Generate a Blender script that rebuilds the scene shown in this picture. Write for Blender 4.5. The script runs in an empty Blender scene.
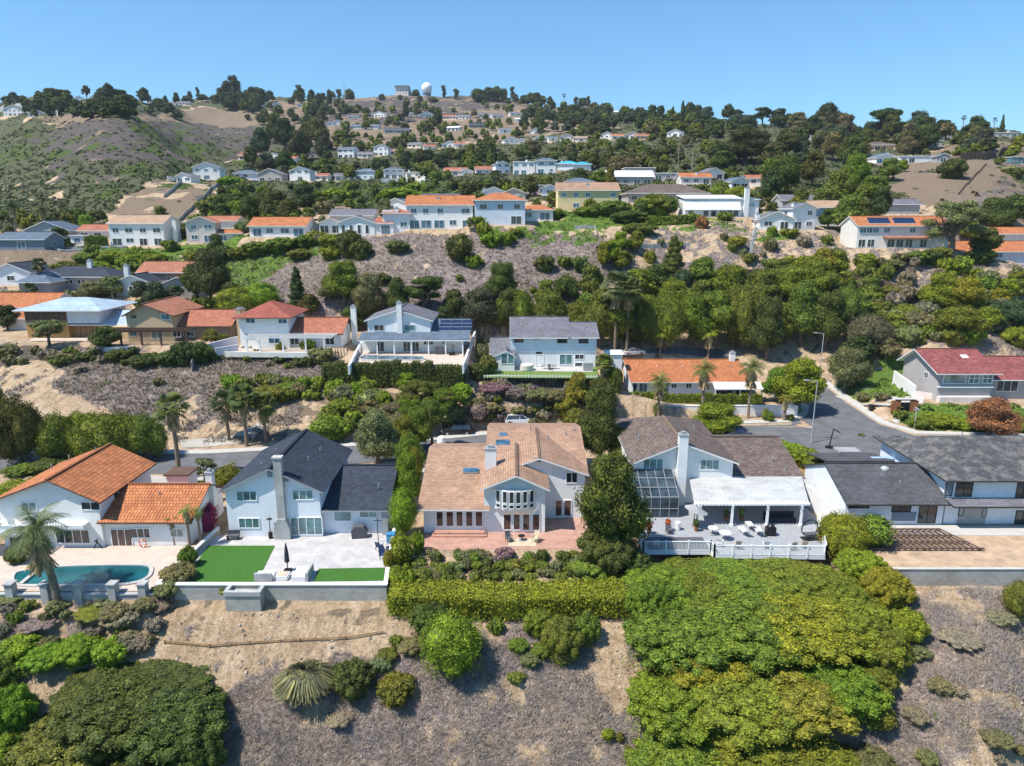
import bpy, math, random
import numpy as np
from mathutils import Vector, Matrix, Euler

R = math.radians
random.seed(7)
rng = np.random.default_rng(11)
scene = bpy.context.scene
C = scene.collection

# ------------------------------------------------------------------ camera, world, sun, exposure
PITCH, FPX, HC = 13.5, 700.0, 32.0
cam_d = bpy.data.cameras.new('camera'); cam = bpy.data.objects.new('camera', cam_d); C.objects.link(cam)
cam.location = (0, 0, HC); cam.rotation_euler = (R(90 - PITCH), 0, 0)
cam_d.sensor_width = 36; cam_d.lens = FPX / 1024 * 36; cam_d.clip_start = .5; cam_d.clip_end = 20000
scene.camera = cam
SUN_EL, SUN_AZ = 58.0, 245.0          # azimuth clockwise from +Y
w = bpy.data.worlds.new('World'); scene.world = w; w.use_nodes = True
wn = w.node_tree.nodes; wl = w.node_tree.links
bgn = wn['Background']
sky = wn.new('ShaderNodeTexSky'); sky.sky_type = 'NISHITA'; sky.sun_disc = False
sky.sun_elevation = R(SUN_EL); sky.sun_rotation = R(SUN_AZ)
sky.altitude = 100; sky.air_density = 1.15; sky.dust_density = 0.35; sky.ozone_density = 3.0
tint = wn.new('ShaderNodeMix'); tint.data_type = 'RGBA'; tint.blend_type = 'MULTIPLY'; tint.inputs[0].default_value = 1; tint.inputs[7].default_value = (.47, .80, 1.0, 1)
wl.new(sky.outputs[0], tint.inputs[6]); wl.new(tint.outputs[2], bgn.inputs[0]); bgn.inputs[1].default_value = 0.125
HAZE = .00007
sd = bpy.data.lights.new('sun', 'SUN'); sun = bpy.data.objects.new('sun', sd); C.objects.link(sun)
sd.energy = 5; sd.angle = R(.5); sd.color = (1, .94, .85)
ce = math.cos(R(SUN_EL)); to_sun = Vector((math.sin(R(SUN_AZ)) * ce, math.cos(R(SUN_AZ)) * ce, math.sin(R(SUN_EL))))
sun.rotation_euler = to_sun.to_track_quat('Z', 'Y').to_euler()
scene.view_settings.view_transform = 'Standard'; scene.view_settings.look = 'None'
scene.view_settings.exposure = 0.5; scene.view_settings.gamma = 1

# ------------------------------------------------------------------ survey: photo bearings to ground points
_c, _s = math.cos(R(PITCH)), math.sin(R(PITCH))
def ray(px, py):
    a = (px - 512) / FPX; b = (383 - py) / FPX
    return a, _c + b * _s, -_s + b * _c
def P(px, py, z=0.0):
    dx, dy, dz = ray(px, py); t = (z - HC) / dz
    return Vector((dx * t, dy * t, z))
def PY(px, py, Y):
    dx, dy, dz = ray(px, py); t = Y / dy
    return Vector((dx * t, Y, HC + dz * t))

# ------------------------------------------------------------------ names, labels, tree of objects
THINGS = []
def tagp(o, label=None, cat=None, group=None, kind=None):
    if label: o['label'] = label
    if cat: o['category'] = cat
    if group: o['group'] = group
    if kind: o['kind'] = kind
    return o
def empty(name, loc, rz=0, label=None, cat=None, group=None):
    o = bpy.data.objects.new(name, None); C.objects.link(o)
    o.location = loc; o.rotation_euler = (0, 0, rz); o.empty_display_size = .3
    return tagp(o, label, cat, group)
def link(name, me, parent=None, loc=(0, 0, 0), rot=(0, 0, 0), scale=(1, 1, 1)):
    o = bpy.data.objects.new(name, me); C.objects.link(o)
    o.location = loc; o.rotation_euler = rot; o.scale = scale
    if parent: o.parent = parent
    return o

# ------------------------------------------------------------------ materials
M = {}
def newmat(name):
    m = bpy.data.materials.new(name); m.use_nodes = True
    nt = m.node_tree; b = nt.nodes['Principled BSDF']
    M[name] = m
    return m, nt, b
def lnk(nt, a, b): nt.links.new(a, b)
def nd(nt, t, **kw):
    n = nt.nodes.new(t)
    for k, v in kw.items():
        if k in n.inputs: n.inputs[k].default_value = v
        else: setattr(n, k, v)
    return n
def rampn(nt, fac, stops, interp='LINEAR'):
    r = nt.nodes.new('ShaderNodeValToRGB'); r.color_ramp.interpolation = interp
    e = r.color_ramp.elements
    while len(e) < len(stops): e.new(.5)
    for k, (p, c) in enumerate(stops):
        e[k].position = p; e[k].color = tuple(c) + ((1,) if len(c) == 3 else ())
    lnk(nt, fac, r.inputs[0]); return r
def mixn(nt, a, b, fac, mode='MIX'):
    m = nt.nodes.new('ShaderNodeMix'); m.data_type = 'RGBA'; m.blend_type = mode
    for s, v in ((m.inputs[6], a), (m.inputs[7], b)):
        if isinstance(v, (tuple, list)): s.default_value = tuple(v) + ((1,) if len(v) == 3 else ())
        else: lnk(nt, v, s)
    if isinstance(fac, (int, float)): m.inputs[0].default_value = fac
    else: lnk(nt, fac, m.inputs[0])
    return m.outputs[2]
def mathn(nt, op, a, b=None):
    m = nt.nodes.new('ShaderNodeMath'); m.operation = op
    for k, v in enumerate((a, b)):
        if v is None: continue
        if isinstance(v, (int, float)): m.inputs[k].default_value = v
        else: lnk(nt, v, m.inputs[k])
    return m.outputs[0]
def objcoord(nt):
    g = nt.nodes.new('ShaderNodeNewGeometry'); return g.outputs['Position']
def noise(nt, vec, scale, detail=4, rough=.6):
    n = nd(nt, 'ShaderNodeTexNoise', Scale=scale, Detail=detail, Roughness=rough); lnk(nt, vec, n.inputs['Vector']); return n.outputs['Fac']

def plain(name, col, rough=.7, var=.12, scale=1.5, metal=0, bump=0, spec=.3):
    m, nt, b = newmat(name)
    pos = objcoord(nt)
    n = noise(nt, pos, scale, 5, .65)
    lo = tuple(max(0, c * (1 - var)) for c in col); hi = tuple(min(1, c * (1 + var)) for c in col)
    r = rampn(nt, n, [(.3, lo), (.7, hi)])
    lnk(nt, r.outputs[0], b.inputs['Base Color'])
    b.inputs['Roughness'].default_value = rough; b.inputs['Metallic'].default_value = metal
    b.inputs['Specular IOR Level'].default_value = spec
    if bump:
        bn = nd(nt, 'ShaderNodeBump', Strength=bump, Distance=.05)
        lnk(nt, noise(nt, pos, scale * 12, 3), bn.inputs['Height']); lnk(nt, bn.outputs[0], b.inputs['Normal'])
    return m
def wallmat(name, col, var=.06):
    m, nt, b = newmat(name); pos = objcoord(nt)
    n = noise(nt, pos, .7, 6, .6)
    mp = nd(nt, 'ShaderNodeMapping'); mp.inputs['Scale'].default_value = (3, 3, .35); lnk(nt, pos, mp.inputs[0])
    st = noise(nt, mp.outputs[0], 1.2, 5, .7)
    lo = tuple(c * (1 - var * 2) for c in col)
    base = rampn(nt, n, [(.3, lo), (.62, col)]).outputs[0]
    sf = rampn(nt, st, [(.55, (0, 0, 0)), (.8, (1, 1, 1))]).outputs[0]
    out = mixn(nt, base, tuple(c * .82 for c in col), mathn(nt, 'MULTIPLY', sf, .75))
    lnk(nt, out, b.inputs['Base Color']); b.inputs['Roughness'].default_value = .85
    b.inputs['Specular IOR Level'].default_value = .2
    bn = nd(nt, 'ShaderNodeBump', Strength=.25, Distance=.02); lnk(nt, noise(nt, pos, 14, 3), bn.inputs['Height'])
    lnk(nt, bn.outputs[0], b.inputs['Normal'])
    return m
def roofmat(name, col, kind='shingle', var=.22, rough=.8, stain=None):
    """kind: tile (barrel clay), shingle, flat. UVs are metres along the eave / up the slope."""
    m, nt, b = newmat(name)
    uv = nd(nt, 'ShaderNodeUVMap').outputs[0]
    pos = objcoord(nt)
    cw, chh = {'tile': (.32, .42), 'shingle': (.45, .28), 'flat': (1.2, .6), 'metal': (1.3, .8)}[kind]
    br = nd(nt, 'ShaderNodeTexBrick'); lnk(nt, uv, br.inputs['Vector'])
    br.inputs['Scale'].default_value = 1; br.inputs['Brick Width'].default_value = cw; br.inputs['Row Height'].default_value = chh
    br.inputs['Mortar Size'].default_value = {'tile': .035, 'shingle': .02, 'flat': .008, 'metal': .025}[kind]
    br.inputs['Mortar Smooth'].default_value = .2; br.inputs['Bias'].default_value = 0
    br.inputs['Color1'].default_value = tuple(c * (1 - var) for c in col) + (1,)
    br.inputs['Color2'].default_value = tuple(min(1, c * (1 + var)) for c in col) + (1,)
    br.inputs['Mortar'].default_value = tuple(c * .45 for c in col) + (1,)
    n = noise(nt, pos, .45, 6, .65)
    out = mixn(nt, br.outputs['Color'], rampn(nt, n, [(.3, (.72, .7, .7)), (.7, (1.2, 1.2, 1.22))]).outputs[0], .8, 'MULTIPLY')
    if stain:
        sf = rampn(nt, noise(nt, pos, .9, 8, .75), [(.48, (0, 0, 0)), (.62, (1, 1, 1))]).outputs[0]
        out = mixn(nt, out, stain, mathn(nt, 'MULTIPLY', sf, .75))
    lnk(nt, out, b.inputs['Base Color']); b.inputs['Roughness'].default_value = rough
    b.inputs['Specular IOR Level'].default_value = .25 if kind != 'metal' else .5
    bn = nd(nt, 'ShaderNodeBump', Strength=.7, Distance=.06)
    if kind == 'tile':
        sx = nd(nt, 'ShaderNodeSeparateXYZ'); lnk(nt, uv, sx.inputs[0])
        ww = mathn(nt, 'ABSOLUTE', mathn(nt, 'SINE', mathn(nt, 'MULTIPLY', sx.outputs[0], math.pi / .32)))
        st = mathn(nt, 'FRACT', mathn(nt, 'DIVIDE', sx.outputs[1], -.42))
        lnk(nt, mathn(nt, 'ADD', ww, mathn(nt, 'MULTIPLY', st, .5)), bn.inputs['Height']); bn.inputs['Distance'].default_value = .09
    else:
        lnk(nt, br.outputs['Fac'], bn.inputs['Height']); bn.inputs['Distance'].default_value = -.03
    lnk(nt, bn.outputs[0], b.inputs['Normal'])
    return m

wallmat('white', (.78, .78, .76)); wallmat('offwhite', (.70, .68, .63)); wallmat('cream', (.62, .53, .36)); wallmat('yellow_wall', (.66, .56, .30))
wallmat('tan_wall', (.56, .42, .26)); wallmat('blue_wall', (.30, .43, .60)); wallmat('grey_wall', (.36, .37, .38)); wallmat('pinkwhite', (.68, .60, .56))
wallmat('bluewhite_shade', (.72, .75, .79)); wallmat('brown_wall', (.22, .15, .10)); wallmat('block', (.36, .36, .34), .12); wallmat('greystone', (.42, .42, .41), .15)  # blue-white: white walls with their bluish shade mixed into the colour
wallmat('lightblue_shade', (.60, .67, .74)); wallmat('orange_wood', (.42, .24, .09)); wallmat('lilac', (.62, .60, .66)); wallmat('teal_wall', (.10, .22, .26))  # light blue serves real blue storeys and white fronts with blue shade painted in
wallmat('slate_wall', (.20, .24, .28)); wallmat('tan_wall_dark', (.30, .22, .15)); wallmat('brick_red', (.33, .12, .08)); wallmat('greystucco', (.40, .38, .37))
roofmat('r_orange', (.50, .185, .075), 'tile'); roofmat('r_terra', (.43, .18, .11), 'tile'); roofmat('r_salmon', (.385, .24, .16), 'shingle', .16)
roofmat('r_slate', (.040, .050, .068), 'shingle', .25); roofmat('r_brown', (.155, .118, .10), 'shingle', .3); roofmat('r_grey', (.17, .17, .19), 'shingle', .2)
roofmat('r_char', (.092, .092, .10), 'shingle', .2); roofmat('r_red', (.27, .085, .078), 'shingle', .3); roofmat('r_bluegrey', (.12, .16, .21), 'shingle', .2)
roofmat('r_metal', (.40, .50, .56), 'metal', .06, .4); roofmat('r_white', (.68, .70, .70), 'flat', .05); roofmat('r_tan', (.44, .30, .20), 'shingle', .15)
roofmat('r_teal', (.05, .36, .48), 'flat', .1, .5); roofmat('r_old', (.085, .085, .09), 'shingle', .25, .8, (.20, .185, .165)); roofmat('r_greyflat', (.26, .26, .26), 'flat', .1)
roofmat('r_rust', (.40, .15, .09), 'shingle', .2); roofmat('r_deep', (.34, .10, .07), 'shingle', .2)
plain('trim_white', (.80, .80, .79), .5, .04); plain('trim_dark', (.05, .045, .04), .5, .2); plain('trim_brown', (.12, .07, .05), .7, .25)
plain('trim_grey', (.30, .31, .32), .6, .1); plain('trim_tan', (.42, .32, .22), .6, .1); plain('iron', (.03, .03, .032), .4, .2, 3, .6)
plain('concrete', (.46, .44, .41), .85, .12, .6, 0, .2); plain('deck_grey', (.30, .31, .33), .8, .15, 2)
plain('wood', (.27, .16, .08), .7, .3, 3); plain('darkwood', (.11, .07, .05), .75, .35, 3); plain('plastic_white', (.75, .75, .74), .4, .05)
plain('stone_pool', (.52, .43, .36), .8, .12, 1.2, 0, .2); plain('paver', (.47, .45, .44), .8, .08, 2); roofmat('r_cover', (.45, .455, .44), 'flat', .05); plain('turf', (.045, .135, .018), .95, .25, 5, 0, .5)
plain('lawn', (.13, .20, .045), .95, .3, 3, 0, .6); plain('fabric_grey', (.09, .09, .10), .9, .2); plain('fabric_dark', (.03, .03, .045), .9, .2)
plain('fabric_tan', (.5, .42, .3), .9, .1); plain('navy', (.03, .05, .12), .4, .1); plain('blueplastic', (.05, .22, .42), .5, .1)
plain('orange_p', (.6, .15, .04), .6, .1); plain('bark', (.16, .12, .09), .9, .35, 3, 0, .6); plain('palmbark', (.22, .17, .12), .9, .35, 4, 0, .6)
plain('palegrey_bark', (.42, .38, .33), .9, .2, 3); plain('asphalt', (.125, .125, .132), .9, .26, .5, 0, .3)
plain('curb', (.46, .44, .40), .85, .1); plain('drive', (.40, .37, .33), .85, .15, .5); plain('carwhite', (.72, .72, .72), .25, .03, 1, .1, 0, .6)
plain('cardark', (.022, .024, .028), .25, .1, 1, .2, 0, .6); plain('carnavy', (.02, .035, .10), .25, .1, 1, .2, 0, .6); plain('carsilver', (.42, .43, .44), .3, .05, 1, .5)
plain('tyre', (.015, .015, .015), .8, .2); plain('redflower', (.38, .015, .03), .8, .4, 3); plain('lamp_metal', (.45, .46, .46), .5, .1, 2, .3)
plain('woodpole', (.36, .29, .22), .85, .25, 2); plain('domewhite', (.82, .83, .85), .5, .03, .1); plain('rust', (.30, .12, .05), .8, .3)
plain('shadecloth', (.7, .69, .66), .8, .04)
plain('glassgreen', (.55, .68, .66), .3, .05)

def glassmat(name, col, rough=.08, spec=.8, var=.5):
    m, nt, b = newmat(name)
    n = noise(nt, objcoord(nt), .8, 3)
    lnk(nt, rampn(nt, n, [(.35, tuple(c * (1 - var) for c in col)), (.65, tuple(c * (1 + var) for c in col))]).outputs[0], b.inputs['Base Color'])
    b.inputs['Roughness'].default_value = rough; b.inputs['Specular IOR Level'].default_value = spec
    return m
glassmat('glass', (.035, .045, .05)); glassmat('glassblue', (.05, .12, .19)); glassmat('glasspale', (.22, .27, .25)); glassmat('glassbrown', (.06, .035, .03))
glassmat('glassteal', (.10, .20, .21)); glassmat('solar', (.012, .018, .05), .15, .7, .2); glassmat('greenhouse', (.04, .06, .075), .15, .35)
m_, nt_, b_ = newmat('railglass'); b_.inputs['Base Color'].default_value = (.75, .86, .86, 1); b_.inputs['Alpha'].default_value = .45; b_.inputs['Roughness'].default_value = .05
# pool water
m_, nt_, b_ = newmat('poolwater')
b_.inputs['Roughness'].default_value = .06; b_.inputs['Specular IOR Level'].default_value = .25; b_.inputs['Base Color'].default_value = (.012, .14, .165, 1)
bn = nd(nt_, 'ShaderNodeBump', Strength=.25, Distance=.05); lnk(nt_, noise(nt_, objcoord(nt_), 2.2, 3), bn.inputs['Height']); lnk(nt_, bn.outputs[0], b_.inputs['Normal'])
lnk(nt_, rampn(nt_, noise(nt_, objcoord(nt_), .5, 2), [(.3, (.004, .06, .075)), (.7, (.012, .13, .145))]).outputs[0], b_.inputs['Base Color'])
m_, nt_, b_ = newmat('poolcover')
vo = nd(nt_, 'ShaderNodeTexVoronoi', Scale=1.6); lnk(nt_, objcoord(nt_), vo.inputs['Vector'])
lnk(nt_, rampn(nt_, vo.outputs['Distance'], [(.2, (.22, .30, .34)), (.6, (.06, .09, .12))]).outputs[0], b_.inputs['Base Color']); b_.inputs['Roughness'].default_value = .2
# brick patio
def brickmat(name, c1, c2, mortar, w_=.4, h_=.2, ms=.02):
    m, nt, b = newmat(name)
    br = nd(nt, 'ShaderNodeTexBrick'); lnk(nt, objcoord(nt), br.inputs['Vector']); br.inputs['Scale'].default_value = 1
    br.inputs['Brick Width'].default_value = w_; br.inputs['Row Height'].default_value = h_; br.inputs['Mortar Size'].default_value = ms
    br.inputs['Color1'].default_value = c1 + (1,); br.inputs['Color2'].default_value = c2 + (1,); br.inputs['Mortar'].default_value = mortar + (1,)
    o = mixn(nt, br.outputs['Color'], rampn(nt, noise(nt, objcoord(nt), .8, 5), [(.3, (.75, .75, .75)), (.7, (1.15, 1.12, 1.1))]).outputs[0], .8, 'MULTIPLY')
    lnk(nt, o, b.inputs['Base Color']); b.inputs['Roughness'].default_value = .85
brickmat('brickpatio', (.40, .19, .13), (.50, .27, .20), (.36, .28, .24)); brickmat('pavertile', (.50, .48, .47), (.44, .43, .43), (.36, .35, .35), .9, .6, .02)
# block wall: courses run along z, so use a rotated lookup
m_, nt_, b_ = newmat('blockwall')
mp = nd(nt_, 'ShaderNodeMapping'); mp.inputs['Rotation'].default_value = (R(90), 0, 0); lnk(nt_, objcoord(nt_), mp.inputs[0])
br = nd(nt_, 'ShaderNodeTexBrick'); lnk(nt_, mp.outputs[0], br.inputs['Vector']); br.inputs['Scale'].default_value = 1; br.inputs['Brick Width'].default_value = .42
br.inputs['Row Height'].default_value = .21; br.inputs['Mortar Size'].default_value = .012
br.inputs['Color1'].default_value = (.36, .355, .33, 1); br.inputs['Color2'].default_value = (.44, .43, .40, 1); br.inputs['Mortar'].default_value = (.27, .27, .25, 1)
lnk(nt_, mixn(nt_, br.outputs['Color'], rampn(nt_, noise(nt_, objcoord(nt_), .5, 6), [(.3, (.7, .7, .68)), (.7, (1.1, 1.1, 1.1))]).outputs[0], .85, 'MULTIPLY'), b_.inputs['Base Color']); b_.inputs['Roughness'].default_value = .9
# striped awning cloth
m_, nt_, b_ = newmat('stripes')
wv = nd(nt_, 'ShaderNodeTexWave', Scale=1.3, Distortion=0); lnk(nt_, objcoord(nt_), wv.inputs['Vector'])
lnk(nt_, rampn(nt_, wv.outputs['Fac'], [(.49, (.7, .7, .7)), (.51, (.12, .14, .17))]).outputs[0], b_.inputs['Base Color'])

# foliage: base colour from the object's own colour, varied leaf by leaf and clump by clump
def foliage(name, trans=.22, spread=.45, col=None):
    m, nt, b = newmat(name)
    oi = nt.nodes.new('ShaderNodeObjectInfo'); g = nt.nodes.new('ShaderNodeNewGeometry')
    tc = nt.nodes.new('ShaderNodeTexCoord')
    base = oi.outputs['Color'] if col is None else None
    if col is not None:
        rgb = nt.nodes.new('ShaderNodeRGB'); rgb.outputs[0].default_value = tuple(col) + (1,); base = rgb.outputs[0]
    r1 = rampn(nt, g.outputs['Random Per Island'], [(0, (1 - spread,) * 3), (.6, (1, 1, 1)), (1, (1 + spread * 1.3, 1 + spread * 1.1, 1 + spread * .5))]).outputs[0]
    c = mixn(nt, base, r1, 1, 'MULTIPLY')
    n = noise(nt, g.outputs['Position'], .55, 3, .6)
    r2 = rampn(nt, n, [(.3, (.74, .78, .78)), (.7, (1.28, 1.2, .9))]).outputs[0]
    c = mixn(nt, c, r2, .9, 'MULTIPLY')
    lnk(nt, c, b.inputs['Base Color']); b.inputs['Roughness'].default_value = .65; b.inputs['Specular IOR Level'].default_value = .25
    tr = nt.nodes.new('ShaderNodeBsdfTranslucent'); lnk(nt, c, tr.inputs[0])
    mx = nt.nodes.new('ShaderNodeMixShader'); mx.inputs[0].default_value = trans
    out = nt.nodes['Material Output']
    lnk(nt, b.outputs[0], mx.inputs[1]); lnk(nt, tr.outputs[0], mx.inputs[2]); lnk(nt, mx.outputs[0], out.inputs[0])
    return m
foliage('foliage', .22, .6); foliage('foliage_soft', .3, .35); foliage('frond', .25, .3)

# ------------------------------------------------------------------ mesh builder
class MB:
    def __init__(s): s.v = []; s.f = []; s.m = []; s.uv = []; s.mats = []
    def mi(s, mat):
        if mat not in s.mats: s.mats.append(mat)
        return s.mats.index(mat)
    def face(s, pts, mat, uv=None):
        b = len(s.v); s.v += [tuple(p) for p in pts]; s.f.append(tuple(range(b, b + len(pts)))); s.m.append(s.mi(mat))
        s.uv += uv if uv else [(0, 0)] * len(pts)
    def box(s, x0, x1, y0, y1, z0, z1, mat, skip=''):
        a = [(x0, y0, z0), (x1, y0, z0), (x1, y1, z0), (x0, y1, z0), (x0, y0, z1), (x1, y0, z1), (x1, y1, z1), (x0, y1, z1)]
        for k, q in (('b', (3, 2, 1, 0)), ('t', (4, 5, 6, 7)), ('f', (0, 1, 5, 4)), ('r', (1, 2, 6, 5)), ('k', (2, 3, 7, 6)), ('l', (3, 0, 4, 7))):
            if k in skip: continue
            s.face([a[i] for i in q], mat)
    def bar(s, p, q, w_, mat, h=None, n=4, w2=None):
        p = Vector(p); q = Vector(q); d = (q - p); L = d.length
        if L < 1e-6: return
        d /= L; up = Vector((0, 0, 1)) if abs(d.z) < .95 else Vector((0, 1, 0))
        a = d.cross(up).normalized(); b = a.cross(d).normalized(); h = h or w_; w2 = w_ if w2 is None else w2; h2 = h * w2 / w_
        if n == 4: ring = [(-.5, -.5), (.5, -.5), (.5, .5), (-.5, .5)]
        else: ring = [(.5 * math.cos(2 * math.pi * k / n), .5 * math.sin(2 * math.pi * k / n)) for k in range(n)]
        A = [p + a * x * w_ + b * y * h for x, y in ring]; B = [q + a * x * w2 + b * y * h2 for x, y in ring]
        k = len(ring)
        for i in range(k): s.face([A[i], A[(i + 1) % k], B[(i + 1) % k], B[i]], mat)
        s.face(A[::-1], mat); s.face(B, mat)
    def slab(s, pts, th, mat, side=None):
        """planar polygon (top face, counter-clockwise from above) thickened downwards; UV in metres"""
        pts = [Vector(p) for p in pts]; side = side or mat
        nrm = (pts[1] - pts[0]).cross(pts[2] - pts[0]).normalized()
        if nrm.z < 0: pts = pts[::-1]; nrm = -nrm
        u = Vector((0, 0, 1)).cross(nrm)
        u = u.normalized() if u.length > 1e-4 else Vector((1, 0, 0)); v = nrm.cross(u)
        s.face(pts, mat, [(p.dot(u), p.dot(v)) for p in pts])
        lo = [p - Vector((0, 0, th)) for p in pts]; n = len(pts)
        s.face(lo[::-1], side)
        for i in range(n): s.face([lo[i], lo[(i + 1) % n], pts[(i + 1) % n], pts[i]], side)
    def prism(s, prof, y0, y1, mat, axis='y'):
        """profile polygon of (a, z) swept along axis"""
        def q(a, t, z): return (a, t, z) if axis == 'y' else (t, a, z)
        n = len(prof); A = [q(a, y0, z) for a, z in prof]; B = [q(a, y1, z) for a, z in prof]
        if axis == 'y':
            s.face(A, mat); s.face(B[::-1], mat)
            for i in range(n): s.face([A[(i + 1) % n], A[i], B[i], B[(i + 1) % n]], mat)
        else:
            s.face(A[::-1], mat); s.face(B, mat)
            for i in range(n): s.face([A[i], A[(i + 1) % n], B[(i + 1) % n], B[i]], mat)
    def lathe(s, prof, mat, n=12, c=(0, 0)):
        rings = [[(c[0] + r * math.cos(2 * math.pi * k / n), c[1] + r * math.sin(2 * math.pi * k / n), z) for k in range(n)] for r, z in prof]
        for a, b in zip(rings, rings[1:]):
            for k in range(n): s.face([a[k], a[(k + 1) % n], b[(k + 1) % n], b[k]], mat)
        s.face(rings[0][::-1], mat); s.face(rings[-1], mat)
    def mesh(s, name):
        me = bpy.data.meshes.new(name); me.from_pydata(s.v, [], s.f)
        for mm in s.mats: me.materials.append(M[mm])
        me.polygons.foreach_set('material_index', s.m)
        if any(u != (0, 0) for u in s.uv):
            l = me.uv_layers.new(name='UVMap'); l.data.foreach_set('uv', [c for u in s.uv for c in u])
        me.update(); return me
    def obj(s, name, parent=None, loc=(0, 0, 0)):
        return link(name, s.mesh(name), parent, loc)
def fastmesh(name, verts, faces_flat, k, mats, smooth=False, mi=None):
    """verts (n,3), faces_flat (m*k) of k-gons"""
    me = bpy.data.meshes.new(name); nf = len(faces_flat) // k
    me.vertices.add(len(verts)); me.vertices.foreach_set('co', np.asarray(verts, dtype=np.float32).ravel())
    me.loops.add(nf * k); me.loops.foreach_set('vertex_index', np.asarray(faces_flat, dtype=np.int32))
    me.polygons.add(nf); me.polygons.foreach_set('loop_start', np.arange(0, nf * k, k, dtype=np.int32))
    for mm in mats: me.materials.append(M[mm])
    if mi is not None: me.polygons.foreach_set('material_index', mi)
    if smooth: me.polygons.foreach_set('use_smooth', np.ones(nf, dtype=bool))
    me.update(calc_edges=True); return me
# ------------------------------------------------------------------ terrain: heights surveyed along columns of sight
COLS = {
 0:   [(766,44.1),(700,47.6),(650,51),(612,54),(445,94),(400,104),(352,121),(340,128),(300,155),(285,165),(252,185),(246,200),(230,225),(200,290),(160,430),(130,580),(113,660),(105,820)],
 60:  [(766,44.1),(700,47.6),(650,51),(612,54),(445,94),(400,104),(355,120),(340,127),(300,152),(285,164),(252,187),(246,200),(230,228),(200,280),(160,365),(130,455),(118,510),(108,720),(103,820)],
 128: [(766,44.1),(700,47.6),(650,51),(612,54),(445,95),(400,105),(352,121),(340,127),(295,156),(252,188),(246,199),(230,228),(200,262),(160,325),(125,400),(113,440),(107,640),(101,800)],
 200: [(766,44.1),(700,47.6),(650,51),(612,54),(442,96),(400,105),(352,122),(340,128),(298,152),(262,180),(244,195),(236,208),(220,240),(181,330),(172,430),(140,640),(122,780),(108,850),(100,1000)],
 280: [(766,44.1),(700,47.6),(650,51),(612,54),(440,97),(400,105),(360,120),(350,126),(310,147),(262,166),(238,178),(230,192),(215,228),(190,330),(181,390),(160,480),(132,640),(108,880),(100,1100)],
 400: [(766,44.1),(700,47.6),(650,51),(615,54),(580,59),(440,97),(400,105),(380,112),(355,120),(330,138),(290,150),(255,160),(234,171),(225,190),(212,225),(190,310),(181,388),(158,480),(128,720),(104,1050),(96,1150)],
 500: [(766,44.1),(700,47.6),(650,51),(615,54.5),(580,59),(430,99),(400,106),(376,112),(365,118),(345,137),(290,150),(250,163),(228,172),(215,195),(200,235),(186,280),(176,330),(150,480),(122,760),(108,950),(99,1100)],
 600: [(766,44.1),(700,47.6),(650,51),(615,54.5),(580,59),(425,101),(400,107),(378,113),(366,122),(345,140),(300,151),(260,160),(238,168),(226,182),(211,200),(196,230),(178,290),(150,440),(125,640),(112,850),(109,920)],
 720: [(766,43.5),(700,47),(650,51),(600,57),(560,63),(430,100),(405,114),(388,122),(352,143),(320,152),(280,160),(242,170),(217,190),(200,220),(180,280),(150,400),(132,520),(120,650)],
 820: [(766,43),(700,47),(650,51),(600,57),(575,59),(432,99.8),(400,117),(385,125),(350,142),(320,150),(280,160),(250,170),(231,186),(215,200),(190,245),(160,340),(135,480),(128,560)],
 900: [(766,43),(700,47),(650,51),(600,56.5),(582,58.5),(440,96),(415,109),(400,114),(360,131),(330,147),(290,158),(268,163),(249,169),(235,190),(215,205),(200,225),(165,320),(142,430),(134,520)],
 1024:[(766,43),(700,47),(650,51),(600,56.5),(590,58.5),(440,96),(425,104),(405,112),(370,128),(330,147),(300,157),(274,164),(262,182),(235,200),(200,230),(170,280),(150,350),(136,450)],
}
_pts = []
for px, rows in COLS.items():
    for py, Y in rows:
        dx, dy, dz = ray(px, py); _pts.append((dx / dy, math.log(Y), dz / dy))
    py, Y = rows[-1]; dx, dy, dz = ray(px, py); u = dx / dy; zr = HC + dz / dy * Y
    for fy, fz in ((1.25, .97), (2.2, .8), (5, .55)): _pts.append((u, math.log(Y * fy), (zr * fz - HC) / (Y * fy)))
    for Yn, zn in ((34, -14), (22, -19), (10, -24), (4, -26)): _pts.append((u, math.log(Yn), (zn - HC) / Yn))
_pts = np.array(_pts)
KU = 3.0
_A = np.stack([_pts[:, 0] * KU, _pts[:, 1] * 2.2], 1)
def _phi(d2): return np.sqrt(d2 + .0025)
_D = ((_A[:, None] - _A[None]) ** 2).sum(-1)
_W = np.linalg.solve(_phi(_D) + np.eye(len(_A)) * 1e-3, _pts[:, 2] - _pts[:, 2].mean())
_mean = _pts[:, 2].mean()
def e_raw(u, lY):
    out = np.empty(u.shape); uf = u.ravel() * KU; lf = lY.ravel() * 2.2; o = np.empty(uf.shape)
    for i in range(0, len(uf), 20000):
        d2 = (uf[i:i + 20000, None] - _A[None, :, 0]) ** 2 + (lf[i:i + 20000, None] - _A[None, :, 1]) ** 2
        o[i:i + 20000] = _phi(d2) @ _W
    return (o + _mean).reshape(u.shape)
def vnoise(x, y, seed=0):
    """smooth value noise, vectorised"""
    xi = np.floor(x).astype(np.int64); yi = np.floor(y).astype(np.int64); fx = x - xi; fy = y - yi
    fx = fx * fx * (3 - 2 * fx); fy = fy * fy * (3 - 2 * fy)
    def h(a, b):
        n = (a * 374761393 + b * 668265263 + seed * 1442695041) & 0x7fffffff
        n = (n ^ (n >> 13)) * 1274126177 & 0x7fffffff
        return ((n ^ (n >> 16)) & 0xffff) / 65535.0
    return (h(xi, yi) * (1 - fx) + h(xi + 1, yi) * fx) * (1 - fy) + (h(xi, yi + 1) * (1 - fx) + h(xi + 1, yi + 1) * fx) * fy
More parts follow.
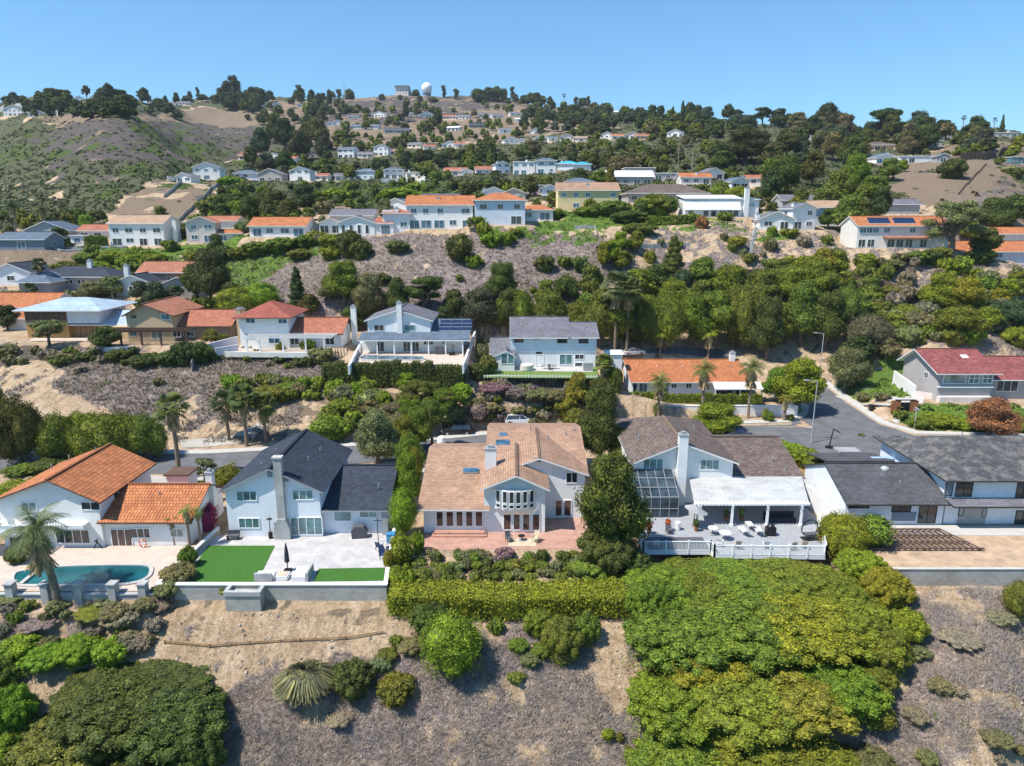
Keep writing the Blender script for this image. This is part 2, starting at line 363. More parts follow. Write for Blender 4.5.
def fbm(x, y, seed=0, o=4):
    s = 0; a = .5
    for k in range(o): s = s + a * vnoise(x * 2 ** k, y * 2 ** k, seed + k); a *= .5
    return s
def inpoly(x, y, poly):
    c = np.zeros(x.shape, bool); n = len(poly)
    for i in range(n):
        x1, y1 = poly[i]; x2, y2 = poly[(i + 1) % n]
        if y1 == y2: continue
        t = (y > min(y1, y2)) & (y <= max(y1, y2)); c ^= t & (x < (x2 - x1) * (y - y1) / (y2 - y1) + x1)
    return c
def polydist(x, y, poly):
    d = np.full(x.shape, 1e9); n = len(poly)
    for i in range(n):
        x1, y1 = poly[i]; x2, y2 = poly[(i + 1) % n]; dx, dy = x2 - x1, y2 - y1
        t = np.clip(((x - x1) * dx + (y - y1) * dy) / (dx * dx + dy * dy + 1e-9), 0, 1)
        d = np.minimum(d, np.hypot(x - x1 - t * dx, y - y1 - t * dy))
    return d
Yg = np.exp(np.linspace(math.log(4), math.log(5200), 1150)); ug = np.linspace(-1.35, 1.35, 520)
UU, YY = np.meshgrid(ug, Yg)
# e on a coarse lattice then resampled: it is smooth
uc = np.linspace(-1.35, 1.35, 110); lc = np.linspace(math.log(4), math.log(5200), 330)
EC = e_raw(*np.meshgrid(uc, lc))
def resample(G, u, l):
    fi = np.clip((u - uc[0]) / (uc[1] - uc[0]), 0, len(uc) - 1.001); fj = np.clip((l - lc[0]) / (lc[1] - lc[0]), 0, len(lc) - 1.001)
    i = fi.astype(int); j = fj.astype(int); a = fi - i; b = fj - j
    return (G[j, i] * (1 - a) + G[j, i + 1] * a) * (1 - b) + (G[j + 1, i] * (1 - a) + G[j + 1, i + 1] * a) * b
E_ = resample(EC, UU, np.log(YY)); XX = UU * YY
ZZ = HC + E_ * YY
def smoothstep(a, b, x):
    t = np.clip((x - a) / (b - a), 0, 1); return t * t * (3 - 2 * t)
# natural relief, growing with distance; ravines on the hillsides
far = smoothstep(190, 330, YY)
ZZ += far * (fbm(XX / 60, YY / 60, 3) - .47) * 7 * np.clip(YY / 500, .3, 1.6)
ZZ += smoothstep(260, 420, YY) * (UU < -.28) * (np.abs(fbm((XX + YY * .5) / 38, YY / 260, 9, 3) - .45) - .12) * 14
ZZ += smoothstep(100, 180, YY) * (fbm(XX / 9, YY / 9, 5) - .47) * 1.2
ZZ += (fbm(XX / 3, YY / 3, 6) - .47) * .35 * (1 - smoothstep(150, 300, YY))
FLAT = np.zeros(YY.shape)
def pad(poly, z, blend=2.5, dz=None):
    """level the ground inside poly (world x, y)"""
    global ZZ
    xs = [p[0] for p in poly]; ys = [p[1] for p in poly]
    sel = (YY > min(ys) - blend - 1) & (YY < max(ys) + blend + 1) & (XX > min(xs) - blend - 1) & (XX < max(xs) + blend + 1)
    if not sel.any(): return
    x = XX[sel]; y = YY[sel]; ins = inpoly(x, y, poly); d = polydist(x, y, poly)
    k = np.where(ins, 1.0, 1 - smoothstep(0, blend, d))
    zz = z if dz is None else z + dz(x, y)
    ZZ[sel] = ZZ[sel] * (1 - k) + zz * k; FLAT[sel] = np.maximum(FLAT[sel], k)
def hat(x, y):
    """ground height at world x, y"""
    u = x / y; fi = (u - ug[0]) / (ug[1] - ug[0]); fj = (math.log(max(y, 4.01)) - math.log(4)) / (math.log(5200) - math.log(4)) * (len(Yg) - 1)
    i = min(max(int(fi), 0), len(ug) - 2); j = min(max(int(fj), 0), len(Yg) - 2); a = min(max(fi - i, 0), 1); b = min(max(fj - j, 0), 1)
    return float((ZZ[j, i] * (1 - a) + ZZ[j, i + 1] * a) * (1 - b) + (ZZ[j + 1, i] * (1 - a) + ZZ[j + 1, i + 1] * a) * b)
def G(px, py, ymin=30):
    """where the line of sight through a photo point meets the ground"""
    dx, dy, dz = ray(px, py); u = dx / dy; e = dz / dy
    fi = (u - ug[0]) / (ug[1] - ug[0]); i = min(max(int(fi), 0), len(ug) - 2); a = min(max(fi - i, 0), 1)
    col = ZZ[:, i] * (1 - a) + ZZ[:, i + 1] * a
    below = (HC + e * Yg <= col) & (Yg > ymin) & (Yg < 2600)
    if not below.any(): 
        ang = (col - HC) / Yg; ang[(Yg < ymin) | (Yg > 2600)] = -9; j = int(ang.argmax()); y = float(Yg[j]); return Vector((u * y, y, float(col[j])))
    j = int(below.argmax()); 
    if j == 0: j = 1
    d0 = HC + e * Yg[j - 1] - col[j - 1]; d1 = HC + e * Yg[j] - col[j]; t = d0 / (d0 - d1) if d0 != d1 else 0
    y = float(Yg[j - 1] + t * (Yg[j] - Yg[j - 1])); return Vector((u * y, y, HC + e * y))

def rect(x0, x1, y0, y1): return [(x0, y0), (x1, y0), (x1, y1), (x0, y1)]
# front row benches and streets (z = 0)
pad([(-110, 66.5), (95, 66.5), (110, 86), (110, 95), (95, 99), (72, 104), (64, 108), (38, 107), (15, 106), (-5, 102.5), (-20, 97), (-45, 93), (-110, 92.5)], 0, 1.8)
pad(rect(-110, -30.8, 55.1, 70), 0, .35)
pad(rect(-31, -11, 55.65, 70), 0, .25)
pad(rect(-11.2, 10.5, 63.2, 70), 0, 2.0)
pad(rect(33.6, 100, 59.0, 70), 0, .3)
pad(rect(33.2, 100, 57.4, 58.5), -2.0, .6)
pad(rect(-31, -11, 54.2, 55.2), -1.35, .6)
pad(rect(-110, -31.1, 53.4, 54.6), -.95, .6)
pad(rect(13, 32.6, 57.5, 66), -1.5, 1.2)
pad([(40, 106), (62, 106), (60, 118), (57, 128), (46, 136), (41, 128), (43, 116)], .9, 3, lambda x, y: (y - 112) * .075 - .5)
pad(rect(14, 47, 112.5, 134), 1.5, 2)
pad(rect(14, 46, 103.5, 107.7), .35, .8)
pad([(61.5, 109.5), (120, 103), (120, 134), (64, 134)], 2.4, 2.5)
# second row
pad(rect(-130, -84, 126, 150), 9.6, 4)
pad(rect(-88, -46, 124, 142), 9.4, 3)
pad(rect(-52, -29, 123.5, 145), 8.9, 2.5)
pad(rect(-28.5, -7.5, 114.2, 140), 8.3, 1.8)
pad(rect(-6.5, 16, 113.3, 142), 6.6, 2)
# the front garden slopes between the brick patio and the hedge
# ------------------------------------------------------------------ house sites on the hillsides: photo foot point, width, storeys, roof style, roof, wall, extras
A_ = 'above the left green bank'; T_ = 'in the townhouse row'; M_ = 'above the middle green bank'
SITES = [
 # third row, left
 (22,250,46,1,'R','r_bluegrey','slate_wall',A_,dict(glass='glassblue')),
 (48,240,44,1,'G','r_bluegrey','grey_wall',A_,dict(wins=False)),
 (55,231,10,1,'F','r_grey','offwhite',A_,{}),
 (78,246,13,1,'F','r_greyflat','white',A_,dict(glass='glassblue')),
 (98,240,38,1,'R','r_rust','pinkwhite',A_,{}),
 (138,246,54,2,'R','r_tan','white',A_,dict(chim=(1.12,1.0),hwall=6.2)),
 (202,243,28,2,'G','r_terra','pinkwhite',A_,dict(wing=('r',.9,'r_orange','pinkwhite'),glass='glassblue')),
 (222,230,30,1,'R','r_rust','offwhite',A_,dict(wins=False)),
 (278,237,56,1,'R','r_orange','white',A_,dict(glass='glassblue')),
 # townhouses
 (311,236,22,1,'G','r_grey','white',T_,dict(chim=(-.1,1.5))),
 (331,234,22,1,'G','r_orange','white',T_,{}),
 (352,226,42,1,'R','r_grey','offwhite',T_,dict(wins=False)),
 (397,231,26,1,'H','r_rust','bluewhite_shade',T_,dict(glass='glassblue',hwall=4.2)),
 (396,212,22,1,'G','r_bluegrey','white',T_,{}),
 (440,229,66,2,'R','r_orange','white',T_,dict(chim=(.46,1.6),hwall=5.8,glass='glassblue')),
 (500,225,50,2,'H','r_orange','lightblue_shade',T_,dict(hwall=5.8)),
 (536,221,34,1,'H','r_orange','white',T_,dict(glass='glassblue')),
 (440,208,36,1,'R','r_grey','greystucco',T_,dict(wins=False)),
 (494,202,28,1,'G','r_bluegrey','bluewhite_shade',T_,{}),
 (514,202,22,1,'G','r_grey','greystucco',T_,{}),
 (539,194,20,1,'F','r_greyflat','grey_wall',T_,{}),
 (550,197,16,1,'G','r_bluegrey','lightblue_shade',T_,{}),
 (588,211,60,2,'R','r_salmon','yellow_wall',T_,dict(chim=(.5,1.6),hwall=5.6,glass='glassblue')),
 (580,190,28,1,'H','r_bluegrey','greystucco',T_,dict(wins=False)),
 (626,186,54,1,'R','r_white','greystucco',T_,dict(hwall=3.2)),
 (668,203,80,1,'H','r_brown','greystucco',T_,dict(depth=13)),
 (640,175,30,1,'F','r_greyflat','grey_wall',T_,{}),
 (668,181,30,1,'F','r_grey','grey_wall',T_,{}),
 (696,185,30,1,'R','r_orange','offwhite',T_,dict(chim=(.55,1.6))),
 (714,180,22,1,'G','r_grey','white',T_,{}),
 (740,190,20,1,'G','r_bluegrey','white',T_,dict(chim=(.8,1.8))),
 (753,186,14,1,'R','r_rust','white',T_,{}),
 # right
 (776,230,34,1,'G','r_grey','white',T_,dict(chim=(.0,1.2))),
 (803,230,26,2,'G','r_grey','white',T_,dict(hwall=5.4)),
 (801,210,38,1,'R','r_grey','grey_wall',T_,dict(wins=False)),
 (902,214,34,1,'R','r_grey','greystucco',T_,dict(wins=False)),
 (1018,244,40,1,'R','r_orange','offwhite',T_,dict(wins=False)),
 # hilltop spur
 (184,183,16,1,'G','r_grey','white','on the bare spur',{}),
 (207,180,26,2,'G','r_bluegrey','white','on the bare spur',dict(glass='glassblue')),
 (246,179,24,1,'H','r_bluegrey','lightblue_shade','behind the bare spur',{}),
 (247,160,18,1,'R','r_rust','white','behind the bare spur',{}),
 # row below the bright green bank (t about 390)
 (270,182,24,1,'G','r_grey','greystucco',M_,dict(hwall=4)),
 (300,181,21,2,'G','r_bluegrey','white',M_,dict(hwall=4.6)),
 (321,181,14,1,'R','r_rust','white',M_,dict(chim=(.1,2))),
 (345,181,20,1,'R','r_grey','bluewhite_shade',M_,dict(chim=(.6,1.2),glass='glassblue')),
 (365,180,19,2,'H','r_bluegrey','lightblue_shade',M_,dict(hwall=4.6,glass='glassblue')),
 (394,179,20,2,'H','r_bluegrey','white',M_,dict(hwall=4.6)),
 (413,178,17,1,'F','r_greyflat','offwhite',M_,{}),
 (455,176,22,1,'R','r_rust','pinkwhite',M_,{}),
 (467,177,12,1,'G','r_grey','white',M_,{}),
 (487,175,22,1,'R','r_rust','pinkwhite',M_,dict(glass='glassblue')),
 (503,175,15,2,'G','r_grey','bluewhite_shade',M_,dict(hwall=4.8)),
 (524,175,22,2,'F','r_white','white',M_,dict(chim=(.6,1),glass='glassblue')),
 (546,174,20,2,'H','r_bluegrey','white',M_,dict(glass='glassblue')),
 (567,170,20,1,'H','r_teal','lightblue_shade',M_,dict(wins=False)),
 (582,171,18,1,'H','r_teal','lightblue_shade',M_,dict(wins=False)),
]
U1 = 'under the radar dome'
SITES += [(x,y,w_,st,sty,rf,wl_,U1,{}) for x,y,w_,st,sty,rf,wl_ in [
 (273,160,14,1,'G','r_grey','white'),(288,163,16,1,'R','r_rust','white'),(313,158,15,1,'G','r_grey','greystucco'),(346,158,17,2,'R','r_bluegrey','bluewhite_shade'),(365,158,15,1,'R','r_grey','offwhite'),
 (381,156,15,2,'G','r_bluegrey','white'),(392,155,9,1,'R','r_rust','offwhite'),(450,148,16,1,'G','r_grey','white'),(460,148,10,1,'R','r_rust','offwhite'),(414,148,14,1,'R','r_grey','offwhite'),(430,150,12,1,'R','r_rust','offwhite'),
 (330,126,9,1,'G','r_grey','white'),(338,125,11,1,'G','r_grey','white'),(353,119,11,1,'R','r_grey','white'),(379,117,16,1,'G','r_grey','white'),(357,129,14,1,'R','r_bluegrey','lightblue_shade'),(371,129,14,1,'R','r_bluegrey','bluewhite_shade'),
 (397,133,25,1,'R','r_char','grey_wall'),(412,116,9,1,'R','r_grey','white'),(427,117,15,1,'G','r_grey','white'),(451,119,16,1,'R','r_rust','pinkwhite'),(462,119,14,1,'R','r_grey','white'),(479,128,20,1,'R','r_slate','brown_wall'),
 (453,131,13,1,'R','r_white','white'),(484,117,12,1,'R','r_grey','white'),(498,118,12,1,'R','r_grey','offwhite'),(505,133,12,1,'R','r_grey','white'),(512,144,16,1,'G','r_bluegrey','white'),(522,145,10,1,'G','r_grey','white'),
 (536,134,12,1,'G','r_bluegrey','white'),(542,142,15,1,'G','r_bluegrey','white'),(553,142,9,1,'R','r_bluegrey','white'),(519,122,8,1,'R','r_white','white'),(516,116,12,1,'R','r_grey','offwhite')]]
U2 = 'right of the dry hill'
SITES += [(x,y,w_,st,sty,rf,wl_,U2,{}) for x,y,w_,st,sty,rf,wl_ in [
 (567,141,14,1,'G','r_tan','pinkwhite'),(581,142,12,1,'R','r_salmon','pinkwhite'),(607,139,14,1,'G','r_grey','white'),(618,140,13,1,'R','r_orange','white'),(632,139,14,1,'G','r_rust','pinkwhite'),(643,140,14,1,'R','r_rust','tan_wall'),
 (675,137,16,1,'G','r_grey','white'),(571,103,9,1,'F','r_white','white'),(585,108,10,1,'R','r_white','white'),(617,109,9,1,'R','r_white','white'),(630,110,9,1,'R','r_grey','white')]]
U3 = 'on the left skyline'
SITES += [(x,y,w_,st,sty,rf,wl_,U3,{}) for x,y,w_,st,sty,rf,wl_ in [
 (13,116,18,2,'G','r_grey','white'),(37,117,16,1,'G','r_bluegrey','white'),(79,102,16,1,'G','r_grey','white'),(94,101,10,1,'G','r_grey','white'),(151,102,9,1,'R','r_grey','white'),(175,99,26,1,'R','r_grey','white'),(209,101,14,1,'F','r_white','white'),(268,107,12,1,'G','r_grey','white'),(277,106,8,1,'G','r_bluegrey','white'),(300,107,6,1,'G','r_grey','white')]]
U4 = 'on the right woods'
SITES += [(x,y,w_,st,sty,rf,wl_,U4,kw) for x,y,w_,st,sty,rf,wl_,kw in [
 (880,151,26,1,'H','r_brown','tan_wall',{}),(886,164,22,1,'G','r_bluegrey','white',dict(glass='glassblue')),(916,163,34,1,'F','r_white','white',{}),(943,163,12,1,'G','r_bluegrey','greystucco',{}),
 (948,141,20,1,'F','r_greyflat','greystucco',{}),(936,147,12,1,'F','r_greyflat','greystucco',{}),(1003,138,28,1,'F','r_greyflat','greystucco',{}),(1020,164,18,1,'F','r_bluegrey','teal_wall',{}),(776,157,8,1,'R','r_rust','white',{}),(813,143,6,1,'F','r_white','white',{})]]
for k, S_ in enumerate(SITES):
    x, y, w_, st = S_[:4]; p = G(x, y); zc = p.y * _c - (p.z - HC) * _s; W = w_ * zc / FPX; D = S_[8].get('depth') or min(max(W * .7, 6), 11)
    if W < 5.5: D = 5
    SITES[k] = S_ + (tuple(p),)
    pad(rect(p.x - W / 2 - 1, p.x + W / 2 + 1, p.y - 1.2, p.y + D + .5), p.z, 3.5 if p.y < 260 else 6)
# larger detailed houses on benches of their own
SPOT = {}
def bench(key, pxl, pxr, py, depth, front=2.0, blend=2.5, zfix=None):
    a = G(pxl, py); b = G(pxr, py); p = (a + b) / 2; W = (b - a).length
    if zfix is not None:
        a = P(pxl, py, zfix); b = P(pxr, py, zfix); p = (a + b) / 2; W = b.x - a.x
    pad(rect(p.x - W / 2 - 1, p.x + W / 2 + 1, p.y - front, p.y + depth), p.z, blend)
    SPOT[key] = (p, W)
bench('sunroom', 345, 388, 236, 8, .3)
bench('longwhite', 686, 755, 217, 9, 2)
bench('bluegable', 811, 846, 226, 9, 1)
bench('solarorange', 860, 941, 248, 10, 2)
bench('rightwhite', 974, 1060, 272, 10, 3)
bench('blueL1', -4, 28, 285, 9); bench('blueL2', 22, 50, 296, 8); bench('blueL3', 45, 104, 290, 10); bench('blueL4', 118, 150, 296, 9)
bench('terra1', 148, 190, 287, 9); bench('terra2', 163, 196, 298, 8)
# ------------------------------------------------------------------ ground cover classes, stored on the terrain itself
SC, GR, DR, CH = (np.zeros(YY.shape) for _ in range(4))
def zone(arr, poly, wgt, soft=2.0, mode='max'):
    """paint weight over the ground seen inside a photo-bearing outline"""
    wp = [tuple(G(a, b)[:2]) for a, b in poly]
    xs = [p[0] for p in wp]; ys = [p[1] for p in wp]
    sel = (YY > min(ys) - soft) & (YY < max(ys) + soft) & (XX > min(xs) - soft) & (XX < max(xs) + soft)
    if not sel.any(): return
    x = XX[sel]; y = YY[sel]
    jx = x + (fbm(x / (soft * 2), y / (soft * 2), 21, 3) - .45) * soft * 3; jy = y + (fbm(x / (soft * 2), y / (soft * 2), 31, 3) - .45) * soft * 3
    ins = inpoly(jx, jy, wp); d = polydist(jx, jy, wp)
    k = np.where(ins, 1.0, 1 - smoothstep(0, soft, d))
    arr[sel] = np.maximum(arr[sel], k * wgt) if mode == 'max' else arr[sel] * (1 - k) + wgt * k
U_ = XX / YY
farw = smoothstep(205, 240, YY)
CH[:] = farw * 1.02
SC[:] = farw * .25 + (1 - farw) * .12
fg = [(225,766),(228,700),(262,684),(330,672),(380,655),(440,662),(500,640),(560,632),(598,655),(590,690),(612,725),(618,766)]
zone(SC, [(1350,590),(1350,800),(850,800),(872,700),(905,660),(880,620),(900,596)], .70, 1.5)
zone(SC, [(190,900),(225,766),(228,700),(262,684),(330,672),(380,655),(440,662),(500,640),(560,632),(598,655),(590,690),(612,725),(640,900)], .70, 1.2)
zone(SC, [(-100,606),(150,606),(175,640),(60,665),(-100,640)], .38, 1.5)
zone(SC, [(620,600),(900,600),(880,720),(840,800),(620,800)], .5, 1.5)
zone(DR, [(160,602),(392,602),(392,622),(250,630),(165,620)], .35, 1.5)
# bank behind the left street
zone(SC, [(-260,352),(120,352),(330,352),(330,385),(250,400),(215,432),(120,430),(-260,440)], .88, 3)
zone(SC, [(-60,365),(30,362),(48,380),(20,402),(-60,405)], .42, 2, 'mix')
zone(SC, [(180,400),(260,392),(300,400),(290,440),(180,440)], .45, 2, 'mix')
zone(DR, [(200,385),(480,378),(480,436),(210,436)], .5, 2)
zone(SC, [(485,380),(612,380),(612,402),(485,402)], .7, 1)
zone(SC, [(240,352),(322,358),(322,378),(240,390)], .55, 2)
# bank below the townhouses
zone(SC, [(225,262),(300,250),(345,238),(470,238),(600,236),(610,300),(560,345),(340,350),(300,300),(240,300)], .80, 3)
zone(SC, [(600,240),(690,226),(860,232),(1250,275),(1250,330),(860,340),(700,300),(610,300)], .50, 3)
zone(SC, [(505,240),(600,238),(598,270),(505,268)], .93, 2)
zone(DR, [(225,262),(340,240),(600,236),(800,232),(1250,275),(1250,330),(600,350),(300,350)], .28, 3)
zone(GR, [(88,248),(175,250),(180,268),(172,288),(95,292)], .97, 2)
zone(GR, [(175,238),(250,236),(345,237),(340,246),(300,256),(270,280),(225,285),(215,262),(175,250)], .86, 3)
zone(SC, [(170,256),(215,255),(215,285),(175,290)], .8, 2)
zone(DR, [(-40,252),(90,252),(90,290),(-40,290)], .8, 2)
zone(GR, [(480,216),(560,212),(600,210),(655,208),(655,222),(598,228),(520,230),(480,228)], .95, 2)
zone(GR, [(495,228),(600,228),(596,241),(500,241)], .5, 2)
zone(GR, [(640,216),(760,220),(860,222),(850,232),(760,236),(650,228)], .5, 3)
zone(GR, [(860,360),(915,365),(905,400),(868,402),(838,385)], .82, 1.5)
zone(GR, [(890,300),(1000,300),(1000,335),(890,345)], .5, 3)
# slopes between the third and the fourth row
zone(GR, [(300,185),(345,182),(500,182),(500,200),(400,206),(315,205)], .93, 4)
zone(CH, [(290,200),(345,204),(345,226),(300,230)], 0, 4, 'mix'); zone(DR, [(290,200),(345,204),(345,226),(300,230)], .5, 4)
zone(CH, [(156,181),(224,182),(184,224),(104,224)], 0, 5, 'mix'); zone(DR, [(156,181),(224,182),(184,224),(104,224)], .62, 4); zone(SC, [(156,181),(224,182),(184,224),(104,224)], .15, 4, 'mix')
zone(GR, [(222,186),(262,182),(262,230),(192,230)], .5, 4); zone(GR, [(150,180),(224,182),(184,224),(100,224)], 0, 3, 'mix')
zone(DR, [(510,172),(560,172),(560,184),(510,186)], .7, 5)
zone(DR, [(880,168),(900,160),(1240,158),(1250,232),(985,232),(955,205),(900,205)], .92, 6); zone(CH, [(880,168),(900,160),(1240,158),(1250,232),(985,232),(955,205),(900,205)], .1, 6, 'mix')
zone(DR, [(660,148),(700,150),(700,165),(655,162)], .8, 6)
# left hill
zone(SC, [(30,140),(110,112),(170,115),(225,122),(262,122),(262,160),(215,150),(150,160),(80,150),(40,170)], .7, 14)
[zone(a_, [(75,122),(110,112),(170,113),(205,135),(190,150),(150,150),(130,172),(70,160),(40,140)], v_, 14, 'mix') for a_, v_ in ((CH, .28), (DR, 1.0), (SC, .85), (GR, .1))]; [zone(a_, [(205,124),(262,122),(262,150),(235,160),(215,145)], v_, 14, 'mix') for a_, v_ in ((CH, .3), (DR, 1.0), (SC, .85), (GR, .05))]
zone(GR, [(140,122),(180,118),(225,165),(185,190),(150,195),(105,192),(150,165)], .42, 14)
zone(GR, [(0,150),(60,140),(90,155),(40,165),(0,170)], .35, 14)
zone(CH, [(50,178),(62,182),(66,200),(58,202),(50,190)], .56, 3, 'mix'); zone(CH, [(5,184),(25,188),(44,202),(36,205),(5,192)], .58, 3, 'mix')
DRY = lambda poly, wgt=.95, soft=12: (zone(DR, poly, wgt, soft), zone(CH, poly, .08, soft, 'mix'), zone(SC, poly, .18, soft, 'mix'))
DRY([(178,113),(200,107),(268,112),(268,124),(200,121),(180,119)])
DRY([(60,116),(104,114),(100,121),(60,123)])
DRY([(108,112),(160,113),(155,119),(110,118)])
DRY([(262,108),(300,104),(345,98),(400,95),(470,94),(520,95),(555,112),(560,130),(520,140),(440,142),(330,148),(300,128),(262,122)], .80, 20)
zone(SC, [(300,108),(400,97),(500,97),(500,108),(430,118),(330,125),(310,120)], .62, 20, 'mix')
DRY([(265,100),(300,104),(300,118),(265,120)], .8)
DRY([(330,132),(380,134),(395,150),(340,152)], .9, 10)
DRY([(582,125),(610,124),(608,133),(585,133)], .9, 10)
DRY([(730,118),(760,120),(760,126),(735,125)], .8, 8)
DRY([(778,137),(795,137),(795,147),(780,147)], .9, 8)
# bare where pads, streets and walls are
for a_ in (SC, GR, CH): a_ *= (1 - FLAT * .85)
FLAT0 = FLAT.copy(); zone(GR, [(884,402),(905,408),(935,404),(1060,408),(1060,434),(930,431),(898,420)], 1.0, .6); zone(GR, [(838,386),(862,362),(914,366),(910,398),(868,402)], .74, 1.2)
zone(SC, [(838,386),(862,362),(914,366),(910,398),(868,402)], .3, 1.2)
def thr(wt, n): return np.clip(((wt - .5) * 1.5 + (n - .47) * 2.2) * 3 + .5, 0, 1)
sc_ = np.where(YY < 240, 1.6, 9.0)
nA = fbm(XX / sc_, YY / sc_, 41, 4); nB = fbm(XX / sc_ + 50, YY / sc_, 51, 4); nC = fbm(XX / sc_, YY / sc_ + 80, 61, 4); nD = fbm(XX / sc_ + 9, YY / sc_ + 80, 71, 4)
SCm, GRm, DRm, CHm = thr(SC, nA), thr(GR, nB), thr(DR, nC), thr(CH, nD)
near = 1 - smoothstep(110, 220, YY)
lump = (fbm(XX / .9, YY / .9, 81, 3) - .3) * .45
ZZ += (SCm * lump * .8 + GRm * lump * 1.2) * (1 - FLAT) * (1 - smoothstep(200, 400, YY))
ZZ += (1 - FLAT) * (CHm + SCm * .6) * smoothstep(200, 330, YY) * (fbm(XX / 5, YY / 5, 91, 3) - .35) * 4.5
ny, nx = YY.shape
V = np.stack([XX, YY, ZZ], -1).reshape(-1, 3)
idx = np.arange(ny * nx).reshape(ny, nx)
Fq = np.stack([idx[:-1, :-1], idx[:-1, 1:], idx[1:, 1:], idx[1:, :-1]], -1).reshape(-1)

m, nt, b = newmat('terrain')
at = nd(nt, 'ShaderNodeAttribute', attribute_name='cover')
sp = nd(nt, 'ShaderNodeSeparateColor'); lnk(nt, at.outputs['Color'], sp.inputs[0])
pos = objcoord(nt)
def fine(seed, sc):
    mp = nd(nt, 'ShaderNodeMapping'); mp.inputs['Location'].default_value = (seed * 13, seed * 7, 0); lnk(nt, pos, mp.inputs[0])
    return noise(nt, mp.outputs[0], sc, 9, .72)
def sharpen(wt, n):
    x = mathn(nt, 'ADD', wt, mathn(nt, 'MULTIPLY', mathn(nt, 'SUBTRACT', n, .5), 1.7))
    r = nt.nodes.new('ShaderNodeMapRange'); r.interpolation_type = 'SMOOTHSTEP'; r.inputs[1].default_value = .36; r.inputs[2].default_value = .62; lnk(nt, x, r.inputs[0]); return r.outputs[0]
n1 = fine(1, .55); n2 = fine(2, 2.6); n3 = fine(3, .06)
soil = rampn(nt, n1, [(.3, (.36, .26, .17)), (.5, (.47, .345, .225)), (.7, (.58, .46, .33))]).outputs[0]
soil = mixn(nt, soil, rampn(nt, n2, [(.35, (.72, .72, .72)), (.62, (1.2, 1.2, 1.2))]).outputs[0], .8, 'MULTIPLY')
dry = rampn(nt, n2, [(.35, (.125, .095, .065)), (.5, (.205, .155, .108)), (.68, (.31, .235, .16))]).outputs[0]
scr = rampn(nt, n2, [(.36, (.118, .10, .09)), (.5, (.222, .192, .173)), (.64, (.40, .345, .295))]).outputs[0]
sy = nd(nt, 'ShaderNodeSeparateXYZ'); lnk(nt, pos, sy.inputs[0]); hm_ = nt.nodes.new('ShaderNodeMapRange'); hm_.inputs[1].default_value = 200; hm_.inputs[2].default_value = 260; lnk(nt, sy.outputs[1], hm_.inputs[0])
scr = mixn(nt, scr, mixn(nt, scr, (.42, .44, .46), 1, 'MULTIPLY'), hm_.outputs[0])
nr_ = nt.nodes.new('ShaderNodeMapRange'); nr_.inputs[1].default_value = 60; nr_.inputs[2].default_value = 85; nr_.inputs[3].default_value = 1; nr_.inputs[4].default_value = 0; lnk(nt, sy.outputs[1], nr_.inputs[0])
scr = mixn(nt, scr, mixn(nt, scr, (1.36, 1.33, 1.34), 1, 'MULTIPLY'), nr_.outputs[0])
scr = mixn(nt, scr, rampn(nt, n3, [(.4, (.9, .85, .8)), (.6, (1.06, 1.0, 1.08))]).outputs[0], 1, 'MULTIPLY')
grn = rampn(nt, n2, [(.35, (.05, .095, .016)), (.5, (.105, .17, .028)), (.68, (.19, .26, .055))]).outputs[0]
chp = rampn(nt, n2, [(.35, (.05, .056, .03)), (.5, (.088, .095, .05)), (.68, (.14, .14, .082))]).outputs[0]
mp5 = nd(nt, 'ShaderNodeMapping'); mp5.inputs['Scale'].default_value = (1, .22, .3); lnk(nt, pos, mp5.inputs[0])
soil = mixn(nt, soil, rampn(nt, noise(nt, mp5.outputs[0], 1.1, 6, .7), [(.36, (.62, .58, .55)), (.5, (1, 1, 1)), (.7, (1.12, 1.12, 1.15))]).outputs[0], .8, 'MULTIPLY')
scr = mixn(nt, scr, rampn(nt, fine(9, .35), [(.34, (.72, .70, .70)), (.5, (1, 1, 1)), (.66, (1.28, 1.22, 1.12))]).outputs[0], .9, 'MULTIPLY')
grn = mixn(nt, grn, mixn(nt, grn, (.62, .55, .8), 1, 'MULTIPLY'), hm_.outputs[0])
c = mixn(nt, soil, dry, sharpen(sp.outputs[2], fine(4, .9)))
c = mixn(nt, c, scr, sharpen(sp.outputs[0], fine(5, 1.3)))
c = mixn(nt, c, chp, sharpen(at.outputs['Alpha'], fine(6, .5)))
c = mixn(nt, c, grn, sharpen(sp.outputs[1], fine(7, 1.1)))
lnk(nt, c, b.inputs['Base Color']); b.inputs['Roughness'].default_value = .95; b.inputs['Specular IOR Level'].default_value = .1
bn = nd(nt, 'ShaderNodeBump', Strength=1, Distance=.35); lnk(nt, n2, bn.inputs['Height'])
bn2 = nd(nt, 'ShaderNodeBump', Strength=.7, Distance=3.0); lnk(nt, fine(8, .16), bn2.inputs['Height']); lnk(nt, bn.outputs[0], bn2.inputs['Normal'])
lnk(nt, bn.outputs[0], b.inputs['Normal'])
me = fastmesh('terrain', V, Fq, 4, ['terrain'], True)
ca = me.color_attributes.new('cover', 'FLOAT_COLOR', 'POINT')
ca.data.foreach_set('color', np.stack([SCm, GRm, DRm, CHm], -1).reshape(-1).astype(np.float32))
tagp(link('terrain', me), kind='structure')

